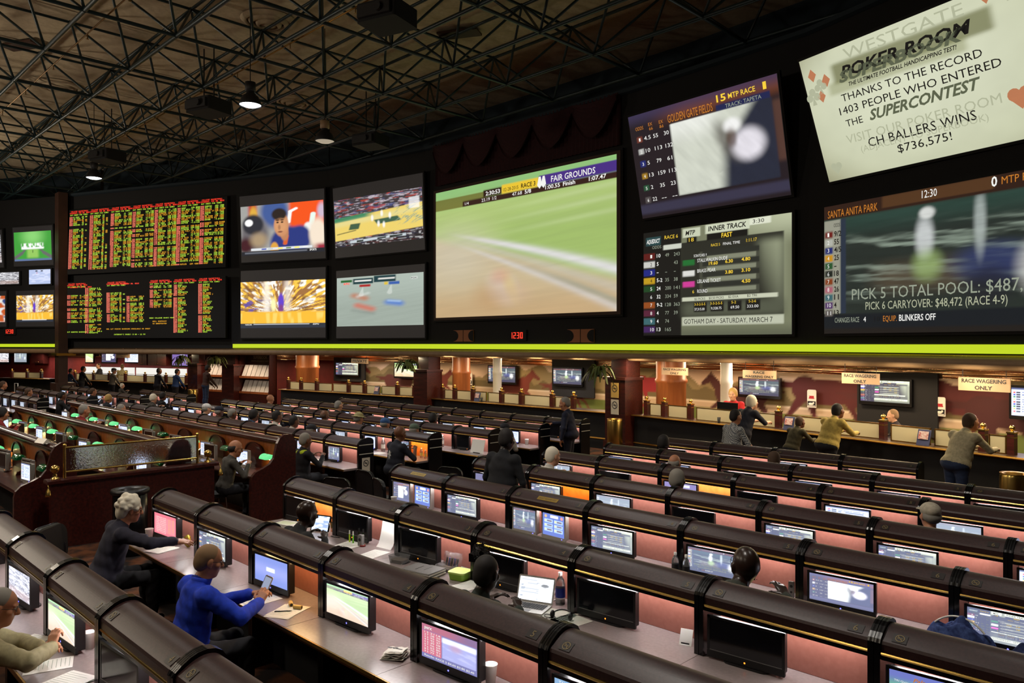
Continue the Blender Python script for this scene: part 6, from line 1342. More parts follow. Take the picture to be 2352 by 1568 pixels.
person('heavy person in a navy tracksuit standing by the carrel ends in the aisle', 1297, 13.15, 912, 'stand', 2.0, 'tan', ('navy_tracksuit', S(24, 28, 50)), ('navy_trousers', S(16, 18, 34)), ('short', 'grey'), 'mid', hands={1: V3(.22, .46, 1.16), -1: V3(-.30, .10, .88)}, poles={1: V3(.6, -.3, -.7), -1: V3(-.8, -.5, 0)}, heavy=1.5, head=(.1, -.25), extra=stripe)
person('white haired person in a white shirt seated in the sixth row by the aisle', 1270, 8.80, 1026, 'sit', -.2, 'pale', ('white_shirt', S(206, 200, 190)), hair=('short', 'white'), lod='mid', lean=.2, heavy=1.2, smax=1.25)
person('dark haired person low in the farthest row of the near block', 1525, 11.9, 1000, 'sit', 0., 'dark', ('black_jacket', S(22, 22, 26)), hair=('full', 'dark'))
person('balding grey head over the seventh row', 1550, 10.35, 1044, 'sit', 0., 'tan', ('grey_shirt', S(90, 90, 92)), hair=('rim', 'grey'))
person('grey curly haired person in the sixth row before the violet screen', 1557, 8.86, 1079, 'sit', -.2, 'dark', ('black_jacket', S(22, 22, 26)), hair=('full', 'grey'), lod='mid')
person('olive haired blurred person in the farthest row', 1779, 11.95, 1038, 'sit', 0., 'tan', ('olive_shirt', S(80, 80, 44)), hair=('full', 'brown'))
person('person in a beige cap and blue shirt in the sixth row at the right', 2136, 8.85, 1155, 'sit', .35, 'tan', ('blue_shirt', S(30, 60, 110)), hair=('cap', ('beige_cap', S(186, 176, 156)), 'grey'), lod='mid', head=(.45, -.05), lean=.12)
M_plaid = mat('plaid_cloth', rough=.9); nt = M_plaid.node_tree; _w = nt.nodes.new('ShaderNodeTexChecker'); _w.inputs['Scale'].default_value = 48; _w.inputs['Color1'].default_value = (*S(196, 196, 190), 1); _w.inputs['Color2'].default_value = (*S(60, 66, 76), 1)
_t = nt.nodes.new('ShaderNodeTexCoord'); nt.links.new(_t.outputs['Object'], _w.inputs['Vector']); nt.links.new(_w.outputs['Color'], nt.nodes['Principled BSDF'].inputs['Base Color']); _pm['plaid_shirt'] = M_plaid
person('dark haired person in a plaid shirt leaning beyond the farthest row', 1690, 13.55, 940, 'stand', -.35, 'tan', ('plaid_shirt', S(150, 150, 150)), ('blue_jeans', S(40, 54, 84)), ('short', 'dark'), 'mid', lean=.1, sleeve='short', hands={1: V3(.34, .3, .95), -1: V3(-.3, .2, .9)}, heavy=1.3)
LEAN = dict(lean=.42, hands={1: V3(.16, .62, 1.16), -1: V3(-.16, .62, 1.16)}, head=(0., .1))
person('white haired customer in a dark shirt leaning on the right counter', 1728, 16.0, 908, 'stand', -.25, 'pale', ('navy_shirt', S(28, 30, 44)), hair=('full', 'white'), lod='mid', sleeve='short', heavy=1.2, smax=1.2, **LEAN)
person('customer in a yellow shirt at the right counter', 1925, 15.55, 926, 'stand', -.3, 'brown', ('yellow_shirt', S(186, 160, 80)), ('dark_trousers', S(26, 26, 32)), ('short', 'dark'), 'mid', heavy=1.35, **LEAN)
person('dim customer in olive between the white haired and yellow shirted ones', 1838, 15.75, 956, 'stand', -.3, 'brown', ('olive_jacket', S(66, 60, 36)), hair=('short', 'brown'), lod='mid', heavy=1.2, **LEAN)
person('customer in a cream sweatshirt leaning on the counter at the far right', 2230, 14.55, 948, 'stand', -.45, 'tan', ('cream_sweatshirt', S(190, 176, 140)), ('blue_jeans', S(40, 54, 84)), ('short', 'brown'), 'mid', heavy=1.3, **LEAN)
person('blonde clerk in a red shirt behind the right counter', 1683, 17.95, 892, 'stand', PI+.2, 'pale', ('red_shirt', S(190, 30, 36)), hair=('full', 'blond'), lod='mid', hands={1: V3(.16, .34, 1.1), -1: V3(-.16, .34, 1.1)})
person('clerk with cropped hair facing left behind the right counter', 2050, 17.4, 940, 'stand', PI/2+.4, 'pale', ('dark_vest', S(40, 30, 34)), hair=('short', 'sandy'), lod='mid', smin=.84, hands={1: V3(.16, .34, 1.1), -1: V3(-.16, .34, 1.1)})
# ---------------------------------------------------------------- people at the far counters
def at_counter(px, off):
    u, v, a = poly_hit(CNT, px, off); return v
for px, yt, off, rz, sk, sh, hr, lab in ((163, 846, .55, .2, 'tan', ('blue_check', S(40, 56, 86)), ('short', 'dark'), 'customer in mottled blue at the far counter, leftmost'), (192, 841, .6, .1, 'tan', ('black_jacket', S(22, 22, 26)), ('short', 'dark'), 'customer in black at the far counter, second from the column'),
        (226, 834, -.9, PI, 'pale', ('black_tee', S(24, 25, 30)), ('short', 'brown'), 'clerk in black facing out behind the far counter'), (262, 845, .55, .1, 'tan', ('grey_tee', S(120, 114, 104)), ('cap', ('navy_cap', S(28, 30, 44))), 'customer in a grey shirt and cap at the far counter'),
        (281, 836, -.9, 1.2, 'pale', ('cream_shirt', S(196, 186, 140)), ('short', 'sandy'), 'clerk in a cream shirt behind the far counter, near a green glow'), (366, 845, .55, .1, 'brown', ('navy_shirt', S(28, 30, 44)), ('short', 'dark'), 'customer in navy at the far counter, left of two together'),
        (408, 847, .55, .1, 'tan', ('blue_shirt', S(30, 60, 110)), ('short', 'dark'), 'customer in blue at the right end of the far counter')):
    person(lab, px, at_counter(px, off), yt, 'stand', rz, sk, sh, hair=hr, group='people at the far counter', floor=-.2, heavy=1.1)
person('person in brown jacket and jeans standing before the paper racks', 478, 13.2, 838, 'stand', 0., 'brown', ('brown_jacket', S(64, 36, 26)), ('blue_jeans', S(40, 54, 84)), ('short', 'dark'), 'mid', floor=.2)
# ---------------------------------------------------------------- heads over the middle block of carrels
FAR = [(621, 906, 11.9, 'tan', None, 'bald head at the farthest visible row of the middle block', 'grey'), (778, 920, 12.0, 'pale', ('short', 'grey'), 'grey haired head before the left mural counter', 'black'), (746, 942, 10.4, 'brown', ('rim', 'brown'), 'balding brown head two rows before the mural', 'grey'),
       (824, 948, 10.4, 'tan', ('brimhat', ('olive_hat', S(160, 150, 104))), 'wide olive sun hat above a middle block carrel', 'grey'), (885, 960, 10.3, 'tan', ('cap', ('sky_cap', S(60, 96, 150))), 'bright blue cap left of the bald navy shirted person', 'black'), (952, 973, 10.25, 'tan', ('cap', ('sage_cap', S(96, 112, 96))), 'grey-green cap right of the bald navy shirted person', 'grey'),
       (996, 949, 11.9, 'brown', ('full', 'dark'), 'dark haired head above the third middle row by the aisle', 'black'), (475, 927, 8.85, 'pale', ('cap', ('white_cap', S(214, 210, 206))), 'white cap in the middle block, leftmost of the bunch', 'white'), (504, 933, 8.85, 'brown', ('cap', ('navy_cap', S(28, 30, 44))), 'dark cap right beside the white cap', 'black'),
       (534, 938, 8.8, 'brown', ('short', 'grey'), 'dark grey head between the dark cap and the denim jacket', 'navy'), (584, 940, 8.8, 'brown', ('full', 'dark'), 'dark haired person in a denim jacket in the middle block', 'denim'), (637, 942, 8.85, 'brown', ('short', 'dark'), 'dark haired person in a white shirt, hand at chin', 'white'),
       (676, 954, 8.85, 'brown', ('short', 'dark'), 'dark haired person in white, right of the hand-at-chin one', 'white'), (716, 974, 8.5, 'brown', ('cap', ('charcoal_cap', S(40, 40, 46))), 'small dark cap low over the nearest middle row', 'black'), (353, 905, 9.6, 'pale', ('full', 'white'), 'white haired head in the left part of the middle block', 'grey'),
       (375, 901, 10.3, 'brown', ('full', 'dark'), 'dark haired head just right of the white haired one', 'black'), (250, 906, 8.5, 'tan', ('full', 'blond'), 'blond haired head with a dark jacket beyond the lamp rows', 'navy'), (214, 891, 9.0, 'tan', ('short', 'brown'), 'brown haired person beyond the far lamp row', 'black'),
       (144, 899, 7.3, 'brown', ('short', 'dark'), 'dark person in a lettered jacket at the far left rows', 'black'), (279, 928, 7.2, 'tan', ('short', 'grey'), 'grey head behind the rail of the far lamp row', 'grey'), (281, 885, 12.6, 'pale', ('short', 'white'), 'white haired head below the customers in navy', 'grey'), (199, 887, 10.3, 'brown', ('cap', ('charcoal_cap', S(40, 40, 46))), 'dark cap near the far counter, left', 'black'),
       (66, 892, 6.9, 'tan', ('short', 'brown'), 'brown haired head at the far left carrels', 'grey'), (194, 929, 5.7, 'tan', ('short', 'grey'), 'grey haired person in a red shirt at the far lamp row', 'red'), (6, 936, 4.15, 'tan', ('full', 'dark'), 'dark haired person in red at the left edge by a lamp', 'red'), (8, 875, 6.9, 'tan', ('short', 'brown'), 'far head at the left picture edge above the carrels', 'black')]
TOPS = {'grey': ('grey_shirt', S(90, 90, 92)), 'black': ('black_jacket', S(22, 22, 26)), 'white': ('white_shirt', S(206, 200, 190)), 'navy': ('navy_shirt', S(28, 30, 44)), 'denim': ('denim_jacket', S(60, 84, 120)), 'red': ('wine_shirt', S(130, 30, 28))}
for px, yt, v, sk, hr, lab, top in FAR: person(lab, px, v, yt, 'sit', 0., sk, TOPS[top], hair=hr, group='people seated far off', lean=.12, smin=.86, smax=1.16)
# ================================================================ chairs
def chair_meshes():
    D = []
    b = MB(); b.prism(rrect(-.23, .23, -.22, .22, .07), .41, .455, 'z', 0); b.prism(rrect(-.21, .21, -.2, .2, .07), .455, .475, 'z', 0); D.append(('seat', b.mesh('seat', [M_chair])))
    b = MB(); n = 14; prof = rrect(-.235, .235, .52, .94, .12, 5)
    front = [(x, -.225-.05*(z-.5)+.25*x*x, z) for x, z in prof]; back = [(x, y-.05, z) for x, y, z in front]
    k = len(front); b.v = front+back; b.f = [tuple(range(k)), tuple(range(k, 2*k))[::-1]] + [(i, i+k, (i+1) % k+k, (i+1) % k) for i in range(k)]; b.m = [0]*len(b.f); b.sm = [False]*len(b.f); D.append(('backrest', b.mesh('backrest', [M_chair])))
    b = MB(); b.path([(x, -.275-.05*(z-.5)+.25*x*x, z) for x, z in prof[:13]], .011, 6); D.append(('back_frame', b.mesh('back_frame', [M_black])))
    for x in (-.2, .2):
        b = MB(); b.path([(x, .19, .41), (x*1.08, .22, .0)], .012, 6); D.append(('leg', b.mesh('leg', [M_chrome])))
        b = MB(); b.path([(x, -.23, .72), (x, -.2, .41), (x*1.08, -.25, 0)], .012, 6); D.append(('leg', b.mesh('leg', [M_chrome])))
    return D
CHM = chair_meshes()
for u, v, z, rz, lab in ((-9.0, 2.42, 0, -.9, 'black padded chair turned sideways left of the white haired person'), (-5.95, 2.2, 0, 0, 'black padded chair under the blue fleece person'), (-8.2, 2.33, 0, -.1, 'black padded chair under the white haired person'), (-7.0, 2.18, 0, .1, 'black padded chair between the white haired and blue fleece persons'), (-4.75, 2.25, 0, -.1, 'black padded chair right of the blue fleece person'),
                         (-8.15, 3.95, -.02, 0, 'black padded chair at the aisle end of the third row'), (-3.45, 4.0, -.03, -.1, 'black padded chair showing over the hood right of the laptop desk'), (-2.25, 4.1, -.03, .05, 'black padded chair at the bottom edge before the widest dark monitor'), (-4.62, 5.55, -.06, 0, 'black padded chair top seen before the fourth row, left of the bald person'),
                         (-2.0, 5.55, -.06, 0, 'black padded chair before the white horse monitor in the fourth row'), (-10.1, 6.5, -.08, .4, 'black padded chair standing loose in the aisle, left one'), (-9.45, 6.95, -.1, -.3, 'black padded chair standing loose in the aisle, nearer the pair of monitors'), (-10.4, 7.3, -.11, 0, 'black padded chair in the aisle by the no smoking end panel'), (-9.9, 8.6, -.14, .3, 'black padded chair in the aisle near the bald star-shirted person')):
    t = thing('padded_chair', lab, 'chair', (u, v, z), rz, 'black padded chairs'); put(CHM, t); t.scale = (1, 1, .92 if 'under the' in lab else 1)
# coat hung on a tall chair by the lamp carrel
t = thing('padded_chair', 'chair with a grey coat over it at the right end lamp carrel', 'chair', (-12.62, 5.5, -.062), -.1, 'black padded chairs'); put(CHM, t); t.scale = (.92, .92, .91)
b = MB(); n = 18
for i in range(n+1):
    a = i/n; 
    for j, (y, z) in enumerate(((-.38, .42), (-.37, .7), (-.345, .93), (-.30, 1.0), (-.24, .985), (-.18, .9), (-.14, .66))): b.v.append((-.3+.6*a, y-.012*math.sin(a*23+j), z-.05*abs(2*a-1)**2+(.012*math.sin(a*17+j*2))))
b.f = [(i*7+j, (i+1)*7+j, (i+1)*7+j+1, i*7+j+1) for i in range(n) for j in range(6)]; b.m = [0]*len(b.f); b.sm = [True]*len(b.f)
o = b.build('draped_coat', [cloth('grey_coat', S(96, 92, 84))], None, (-12.62, 5.56, -.05), -.1); tag(o, 'grey coat hanging over the chair back by the low divider', 'coat')
t = thing('backpack', 'glossy black backpack on the aisle floor before the end panel', 'bag', (-9.55, 5.95, -.07), .3)
b = MB(); b.ell((0, 0, .34), (.19, .14, .34), 18, 12); b.build('bag_body', [M_black], t); b = MB(); b.path([(-.1, -.12, .55), (-.12, -.17, .4), (-.1, -.12, .2)], .012, 6); b.path([(.1, -.12, .55), (.12, -.17, .4), (.1, -.12, .2)], .012, 6); b.build('shoulder_strap', [M_grey], t); b = MB(); b.ell((0, -.1, .22), (.13, .07, .12), 14, 10); b.build('front_pocket', [M_black], t)
# ================================================================ things on the desks
def dz(r): return RZ[r]+.7512
def on(px, py, r, hi=-.04):
    p = at_z(px, py, dz(r)); v = min(max(p.y, RV[r]-.24), RV[r]+hi)
    return Vector((u_at(px, v), v, dz(r)))
def cup(px, py, r, lab, s=1., hi=.15):
    t = thing('foam_cup', lab, 'cup', on(px, py, r, hi), 0, 'white foam cups'); b = MB(); b.lathe([(.001, .0), (.031*s, .0), (.043*s, .112*s), (.045*s, .115*s), (.040*s, .112*s), (.030*s, .006), (.001, .006)], 22); b.build('cup_body', [M_white], t)
    b = MB(); b.lathe([(.001, .085*s), (.037*s, .085*s)], 18); b.build('coffee', [M_cream], t)
cup(1127, 1566, 2, 'white foam cup beside the red racing monitor, second row'); cup(343, 1238, 2, 'white foam cup before the red list monitor'); cup(205, 1480, 1, 'white foam cup right of the green race monitor, nearest row'); cup(905, 1149, 4, 'white foam cup left of the paired monitors at the aisle end', hi=-.07); cup(1210, 1012, 8, 'small white cup in the far aisle end carrel', 1.1); cup(1069, 1028, 7, 'tiny white cup on the far carrel desk')
def sheet(px, py, r, w, h, rz, lab, m=None, n=1, lines=True, name='paper_sheet', th=.001, curl=0.):
    p = on(px, py, r, -.13); t = thing(name, lab, 'paper', p, rz, 'loose papers'); b = MB()
    for i in range(n):
        a = R.uniform(-.12, .12) if i else 0; o = len(b.v); z = i*th*1.6
        for y in (-h/2, 0, h/2): b.v += [(-w/2, y, z+curl*abs(y/h)), (w/2, y, z+curl*abs(y/h)), (w/2, y, z+th+curl*abs(y/h)), (-w/2, y, z+th+curl*abs(y/h))]
        for q in (0, 4): b.f += [(o+q, o+q+1, o+q+5, o+q+4)[::-1], (o+q+3, o+q+2, o+q+6, o+q+7), (o+q+1, o+q+2, o+q+6, o+q+5), (o+q, o+q+4, o+q+7, o+q+3)]; b.m += [0]*4; b.sm += [False]*4
        b.f += [(o, o+1, o+2, o+3), (o+8, o+11, o+10, o+9)]; b.m += [0]*2; b.sm += [False]*2
        M = Matrix.Translation(Vector((R.uniform(-.01, .01), R.uniform(-.01, .01), 0) if i else (0, 0, 0))) @ Matrix.Rotation(a, 4, 'Z'); b.xf(M, o)
    b.build('sheet', [m or M_white], t)
    if lines and not curl:
        b = MB(); z = (n-1)*th*1.6+th+.0006
        for k in range(9):
            y = h*.42-h*.09*k; b.quad((-w*.42, y, z), (-w*.42+w*R.uniform(.4, .84), y, z), (-w*.42+w*R.uniform(.4, .8), y+.004, z), (-w*.42, y+.004, z))
        b.build('printed_lines', [M_txtg], t)
    return t
M_news = mat('newsprint', S(206, 202, 190), .9); M_yel = mat('yellow_paper', S(236, 214, 120), .8)
for a in ((150, 1522, 1, .24, .26, .4, 'stack of printed sheets under the beige jacketed hands', M_white, 6), (112, 1462, 1, .21, .28, -.3, 'loose white sheet by the beige jacketed hands, behind the stack', None, 1), (62, 1400, 1, .2, .26, .4, 'white sheet at the left edge of the nearest desk', None, 1), (78, 1382, 1, .09, .1, .2, 'small white napkin under the blurred horse monitor', None, 1),
          (372, 1244, 2, .22, .26, .3, 'white papers before the white haired person', None, 3), (658, 1384, 2, .22, .30, .5, 'open form pages before the phone of the blue fleece person', None, 2), (600, 1378, 2, .2, .28, .1, 'second form page partly under the blue sleeve', None, 1), (800, 1236, 3, .24, .32, .2, 'white papers on the desk right of the tablet', None, 2), (858, 1264, 3, .21, .29, .25, 'ruled notebook page in the third row', None, 1),
          (1275, 1400, 3, .30, .25, .2, 'large newspaper sheet under the headphones', M_news, 1), (1312, 1392, 3, .24, .24, -.1, 'newspaper sheet under the first one, by the bottle', M_news, 1), (1075, 1328, 3, .21, .28, 0, 'white sheet under the green container and cables', None, 1), (1765, 1322, 4, .2, .28, .3, 'bright yellowish papers right of the bald person', M_yel, 3), (1660, 1326, 4, .2, .26, 0, 'yellow lit sheet left of the bald person', M_yel, 1), (715, 1045, 5, .3, .3, 0, 'white sheet beside the yellow collared person', None, 1), (870, 1028, 6, .25, .25, .2, 'white sheet before the star shirted person', None, 1)): sheet(*a[:7], m=a[7], n=a[8])
def stack(px, py, r, lab, n, w, h, rz):
    t = thing('magazine_stack', lab, 'magazines', on(px, py, r, -.2), rz); z = 0
    for i in range(n):
        b = MB(); d = R.uniform(-.012, .012); b.box(-w/2+d, w/2+d, -h/2-d, h/2-d, z, z+.011); b.box(-w/2+d-.001, w/2+d-.004, -h/2-d-.001, h/2-d, z+.003, z+.008, 1); b.build('magazine', [M_news if i % 2 else M_grey, M_white], t); z += .0125
    b = MB(); b.box(-w*.1, -w*.09, -h*.3, h*.2, z, z+.001); b.box(w*.15, w*.16, -h*.2, h*.3, z, z+.001); b.build('cover_line', [M_dark], t)
stack(972, 1310, 3, 'stack of grey magazines behind the food boxes in the third row', 5, .34, .25, .2)
t = thing('folded_newspaper', 'crumpled folded newspaper pack before the post in the second row', 'newspaper', on(909, 1503, 2), .5)
for i in range(4):
    b = MB(); k = 8
    for a in range(k+1):
        for c in range(k+1): b.v.append(((a/k-.5)*(.17-.012*i), (c/k-.5)*(.15-.01*i), .004+.012*i+.006*math.sin(a*1.7+i)*math.sin(c*1.3+2*i)+.01*(a/k)**2))
    o = 0; b.f = [(a*(k+1)+c, (a+1)*(k+1)+c, (a+1)*(k+1)+c+1, a*(k+1)+c+1) for a in range(k) for c in range(k)]; b.m = [0]*len(b.f); b.sm = [True]*len(b.f); b.build('folded_layer', [M_news], t)
b = MB()
for i in range(10): a = R.uniform(0, 6); b.box(-.05+.01*i, -.045+.01*i+.02, -.03+.01*math.sin(a), -.02+.01*math.sin(a), .068, .0685)
b.build('printed_blots', [M_dark], t)
def pen(px, py, r, rz, lab, m=M_black):
    p = on(px, py, r); t = thing('pen', lab, 'pen', p + Vector((0, 0, .006)), rz); b = MB(); b.tube((-.065, 0, 0), (.055, 0, 0), .005, n=8); b.tube((.055, 0, 0), (.072, 0, 0), .005, .0012, 8); b.build('barrel', [m], t); b = MB(); b.box(-.06, -.025, -.0015, .0015, .005, .0075); b.build('clip', [M_chrome], t)
pen(650, 1405, 2, .9, 'black pen lying on the warm lit desk of the second row'); pen(770, 1232, 3, .3, 'dark pen on papers right of the tablet')
for (px, py, rz, lab) in ((668, 1374, -.4, 'short cream tube on the desk, farther of a pair'), (684, 1388, .5, 'short cream tube on the desk, nearer of a pair')):
    p = on(px, py, 2); t = thing('cardboard_tube', lab, 'tube', p + Vector((0, 0, .018)), rz, 'pair of cream tubes'); b = MB(); b.tube((-.035, 0, 0), (.035, 0, 0), .017, n=14); b.build('tube_wall', [mat('cream_card', S(206, 170, 90), .6)], t); b = MB(); b.tube((.0352, 0, 0), (.036, 0, 0), .011, n=12); b.build('dark_mouth', [M_dark], t)
# phone between the blue fleece person's hands
p = Vector((u_at(611, 2.965), 2.965, z_at(611, 1342, 2.965))); t = thing('smartphone', 'smartphone held up by the blue fleece person', 'phone', p, 0, rot=(-.35, .25, .4))
b = MB(); b.rbox(-.036, .036, 0, .009, -.07, .07, .01); b.build('phone_case', [M_silver], t); b = MB(); b.box(-.031, .031, -.001, 0, -.058, .058); b.build('phone_screen', [emis('phone_glow', S(170, 180, 206), .8)], t)
def bottle(px, py, r, lab, label_col=None, s=1., hi=.1):
    t = thing('water_bottle', lab, 'bottle', on(px, py, r, hi), 0, 'plastic bottles'); b = MB(); b.lathe([(.001, 0), (.033*s, 0), (.034*s, .01), (.034*s, .14*s), (.026*s, .17*s), (.012*s, .19*s), (.012*s, .2*s)], 18); b.build('bottle_body', [M_clear], t)
    b = MB(); b.lathe([(.014*s, .195*s), (.014*s, .22*s), (.001, .22*s)], 14); b.build('bottle_cap', [M_white], t); b = MB(); b.lathe([(.0348*s, .05*s), (.0348*s, .115*s)], 18); b.build('bottle_label', [label_col or M_cream], t)
M_clear = mat('clear_plastic', (.92, .95, .97), .05, trans=.85); M_lblue = mat('blue_label', S(40, 60, 170), .4)
bottle(1551, 1304, 4, 'left water bottle of two beside the streaked race monitor', M_dark, hi=-.07); bottle(1576, 1308, 4, 'right water bottle of two beside the streaked race monitor', M_dark, hi=-.07); bottle(1287, 1376, 3, 'tall water bottle with blue label right of the laptop', M_lblue, 1.2); bottle(766, 1192, 3, 'bottle behind the tablet at the orange back panel', M_yel, .9); bottle(1016, 1016, 7, 'clear bottle in the far carrel beside the dark monitor', None, 1.2); bottle(968, 1040, 6, 'amber lit bottle in the orange carrel, left of two', M_yel, .9); bottle(977, 1041, 6, 'amber lit bottle in the orange carrel, right of two', M_yel, .8); bottle(880, 1022, 6, 'bottle beside the star shirted person', None, 1.3)
# tablet on a stand, white cable
p = on(733, 1216, 3); t = thing('tablet', 'lit tablet on a black stand in the third row', 'tablet', p + Vector((0, 0, .004)), .35)
b = MB(); b.rbox(-.13, .13, 0, .01, 0, .19, .012); b.xf(Matrix.Rotation(-.3, 4, 'X')); b.build('tablet_case', [M_black], t)
me = color_grid('tablet_page', .23, .165, 24, 16, lambda U, V: mixc(A3(S(226, 236, 250), U), S(120, 150, 200), ss(vn(U, V, 4, 12, 5), .55, .7)*.8), M_picm, -.002, .012); o = ob('tablet_page', me, t); o.rotation_euler = (-.3, 0, 0)
b = MB(); b.path([(.13, .0, .10), (.155, -.01, .12), (.175, -.02, .08), (.17, -.03, .02), (.15, -.06, .004)], .004, 6); b.build('white_cable', [M_white], t)
for px, py, lab, c in ((803, 1226, 'lime highlighter pen standing near the tablet', S(190, 220, 40)), (811, 1229, 'green highlighter pen standing right of the lime one', S(120, 200, 60))):
    t = thing('highlighter', lab, 'pen', on(px, py, 3)); b = MB(); b.tube((0, 0, 0), (0, 0, .09), .009, n=10); b.build('barrel', [mat('lime_plastic', c, .4)], t); b = MB(); b.tube((0, 0, .09), (0, 0, .13), .0095, .007, 10); b.build('pen_cap', [M_white], t)
t = thing('desk_speaker', 'small grey upright box beside the highlighters', 'speaker', on(829, 1233, 3), .2); b = MB(); b.rbox(-.03, .03, -.02, .02, 0, .12, .008); b.build('speaker_body', [M_grey], t); b = MB(); b.disc((0, -.0215, .07), .018, 'y', 16); b.build('speaker_cone', [M_dark], t)
t = thing('tape_roll', 'red roll on the papers right of the tablet', 'tape', on(833, 1250, 3)); b = MB(); b.lathe([(.016, 0), (.03, 0), (.03, .018), (.016, .018), (.016, 0)], 20); b.build('red_roll', [M_redw], t); b = MB(); b.lathe([(.012, .001), (.016, .001), (.016, .017), (.012, .017), (.012, .001)], 20); b.build('core', [M_white], t)
p = Vector((u_at(868, 4.70), 4.70, dz(3))); t = thing('paper_sheet', 'tall white chart leaning on the pink panel in the third row', 'paper', p, .1, 'loose papers'); b = MB(); k = 10
for i in range(k+1):
    q = i/k; b.v += [(-.11, .07+.1*q**.5, .30*q), (.12, .07+.1*q**.5, .30*q)]
b.f = [(2*i, 2*i+1, 2*i+3, 2*i+2) for i in range(k)]; b.m = [0]*k; b.sm = [True]*k; b.build('sheet', [M_white], t)
t = thing('wrapped_pack', 'white wrapped stack of papers left of the tablet', 'pack', on(662, 1210, 3), .3); b = MB(); b.rbox(-.14, .14, -.1, .1, 0, .05, .02, 0, 'z'); b.build('wrapped_body', [M_white], t); b = MB(); b.box(-.12, .1, -.08, .05, .0502, .0512); b.build('top_sheet', [mat('pale_green_paper', S(214, 220, 186), .9)], t)
# food boxes, plastic bag, green tub
def tub(px, py, r, lab, w, h, z, body, lid=None, at=None):
    t = thing('food_box', lab, 'food box', at or on(px, py, r), .25, 'food boxes'); b = MB(); o = rrect(-w/2, w/2, -h/2, h/2, .03); i_ = rrect(-w/2+.008, w/2-.008, -h/2+.008, h/2-.008, .025); k = len(o)
    b.v = [(x*.85, y*.85, 0) for x, y in o]+[(x, y, z) for x, y in o]+[(x, y, z) for x, y in i_]+[(x*.85, y*.85, .006) for x, y in i_]
    for a in range(3): b.f += [(a*k+i, a*k+(i+1) % k, (a+1)*k+(i+1) % k, (a+1)*k+i) for i in range(k)]
    b.f += [tuple(range(k))[::-1], tuple(range(3*k, 4*k))]; b.m = [0]*len(b.f); b.sm = [False]*len(b.f); b.build('box_body', [body], t)
    if lid: b = MB(); b.prism([(x*1.03, y*1.03) for x, y in o], z, z+.015, 'z', 0); b.build('lid', [lid], t)
    else: b = MB(); b.prism([(x*.8, y*.8) for x, y in i_], .008, z*.45, 'z', 0); b.build('food', [mat('mixed_food', S(96, 84, 70), .8)], t)
tub(925, 1272, 3, 'round cornered clear food box with a red base', .2, .14, .07, M_clear, None, Vector((-6.17, 4.585, dz(3)))); tub(982, 1298, 3, 'shallow clear food box right of the red based one', .2, .14, .055, M_clear, None, Vector((-5.63, 4.745, dz(3))))
tub(1057, 1313, 3, 'lime green lidded tub left of the clip-on fan', .18, .17, .06, mat('lime_tub', S(150, 200, 60), .35), mat('lime_lid', S(206, 230, 120), .4))
t = thing('plastic_bag', 'clear zip bag of batteries leaning on the pink panel', 'bag', on(1038, 1282, 3, .12), .2); b = MB(); k = 10
for i in range(k+1):
    for j in range(k+1): x = i/k-.5; z = j/k; b.v.append((x*.22, .03*z-.035*math.cos(x*3)*math.sin(z*2.6)+.006*math.sin(i*2.1+j*1.7), z*.15))
b.f = [(i*(k+1)+j, (i+1)*(k+1)+j, (i+1)*(k+1)+j+1, i*(k+1)+j+1) for i in range(k) for j in range(k)]; b.m = [0]*len(b.f); b.sm = [True]*len(b.f); b.build('bag_film', [M_clear], t)
for i in range(5): b = MB(); b.tube((-.07+.03*i, .02, .02), (-.06+.03*i, .025, .09), .011, n=10); b.build('battery', [M_lblue if i % 2 else M_dark], t)
# clip-on fan
p = Vector((u_at(1110, 4.60), 4.60, z_at(1110, 1268, 4.60))); t = thing('clip_on_fan', 'black clip-on fan with a round wire cage on the carrel post', 'fan', p, .35)
b = MB()
for q in range(28): a = 2*PI*q/28; b.path([(.03*math.cos(a), -.055, .03*math.sin(a)), (.085*math.cos(a), -.05, .085*math.sin(a)), (.1*math.cos(a), -.02, .1*math.sin(a)), (.085*math.cos(a), .01, .085*math.sin(a)), (.03*math.cos(a), .02, .03*math.sin(a))], .0016, 4)
for r, y in ((.1, -.02), (.06, -.054), (.03, -.056)): b.path([(r*math.cos(a), y, r*math.sin(a)) for a in np.linspace(0, 2*PI, 25)[:-1]], .0022, 5, closed=True)
b.build('wire_cage', [M_black], t)
for i in range(4):
    a = PI/2*i; b = MB(); c, s = math.cos(a), math.sin(a); b.add([(.015*c-.01*s, -.03, .015*s+.01*c), (.08*c-.03*s, -.035, .08*s+.03*c), (.085*c+.02*s, -.015, .085*s-.02*c), (.015*c+.01*s, -.02, .015*s-.01*c)], [(0, 1, 2, 3)]); b.build('blade', [M_dark], t)
b = MB(); b.tube((0, -.04, 0), (0, .05, 0), .022, n=12); b.build('motor', [M_black], t); b = MB(); b.path([(0, .04, 0), (-.03, .03, -.06), (-.09, 0, -.05)], .01, 6); b.box(-.13, -.07, -.03, .03, -.09, -.02); b.build('clamp', [M_black], t)
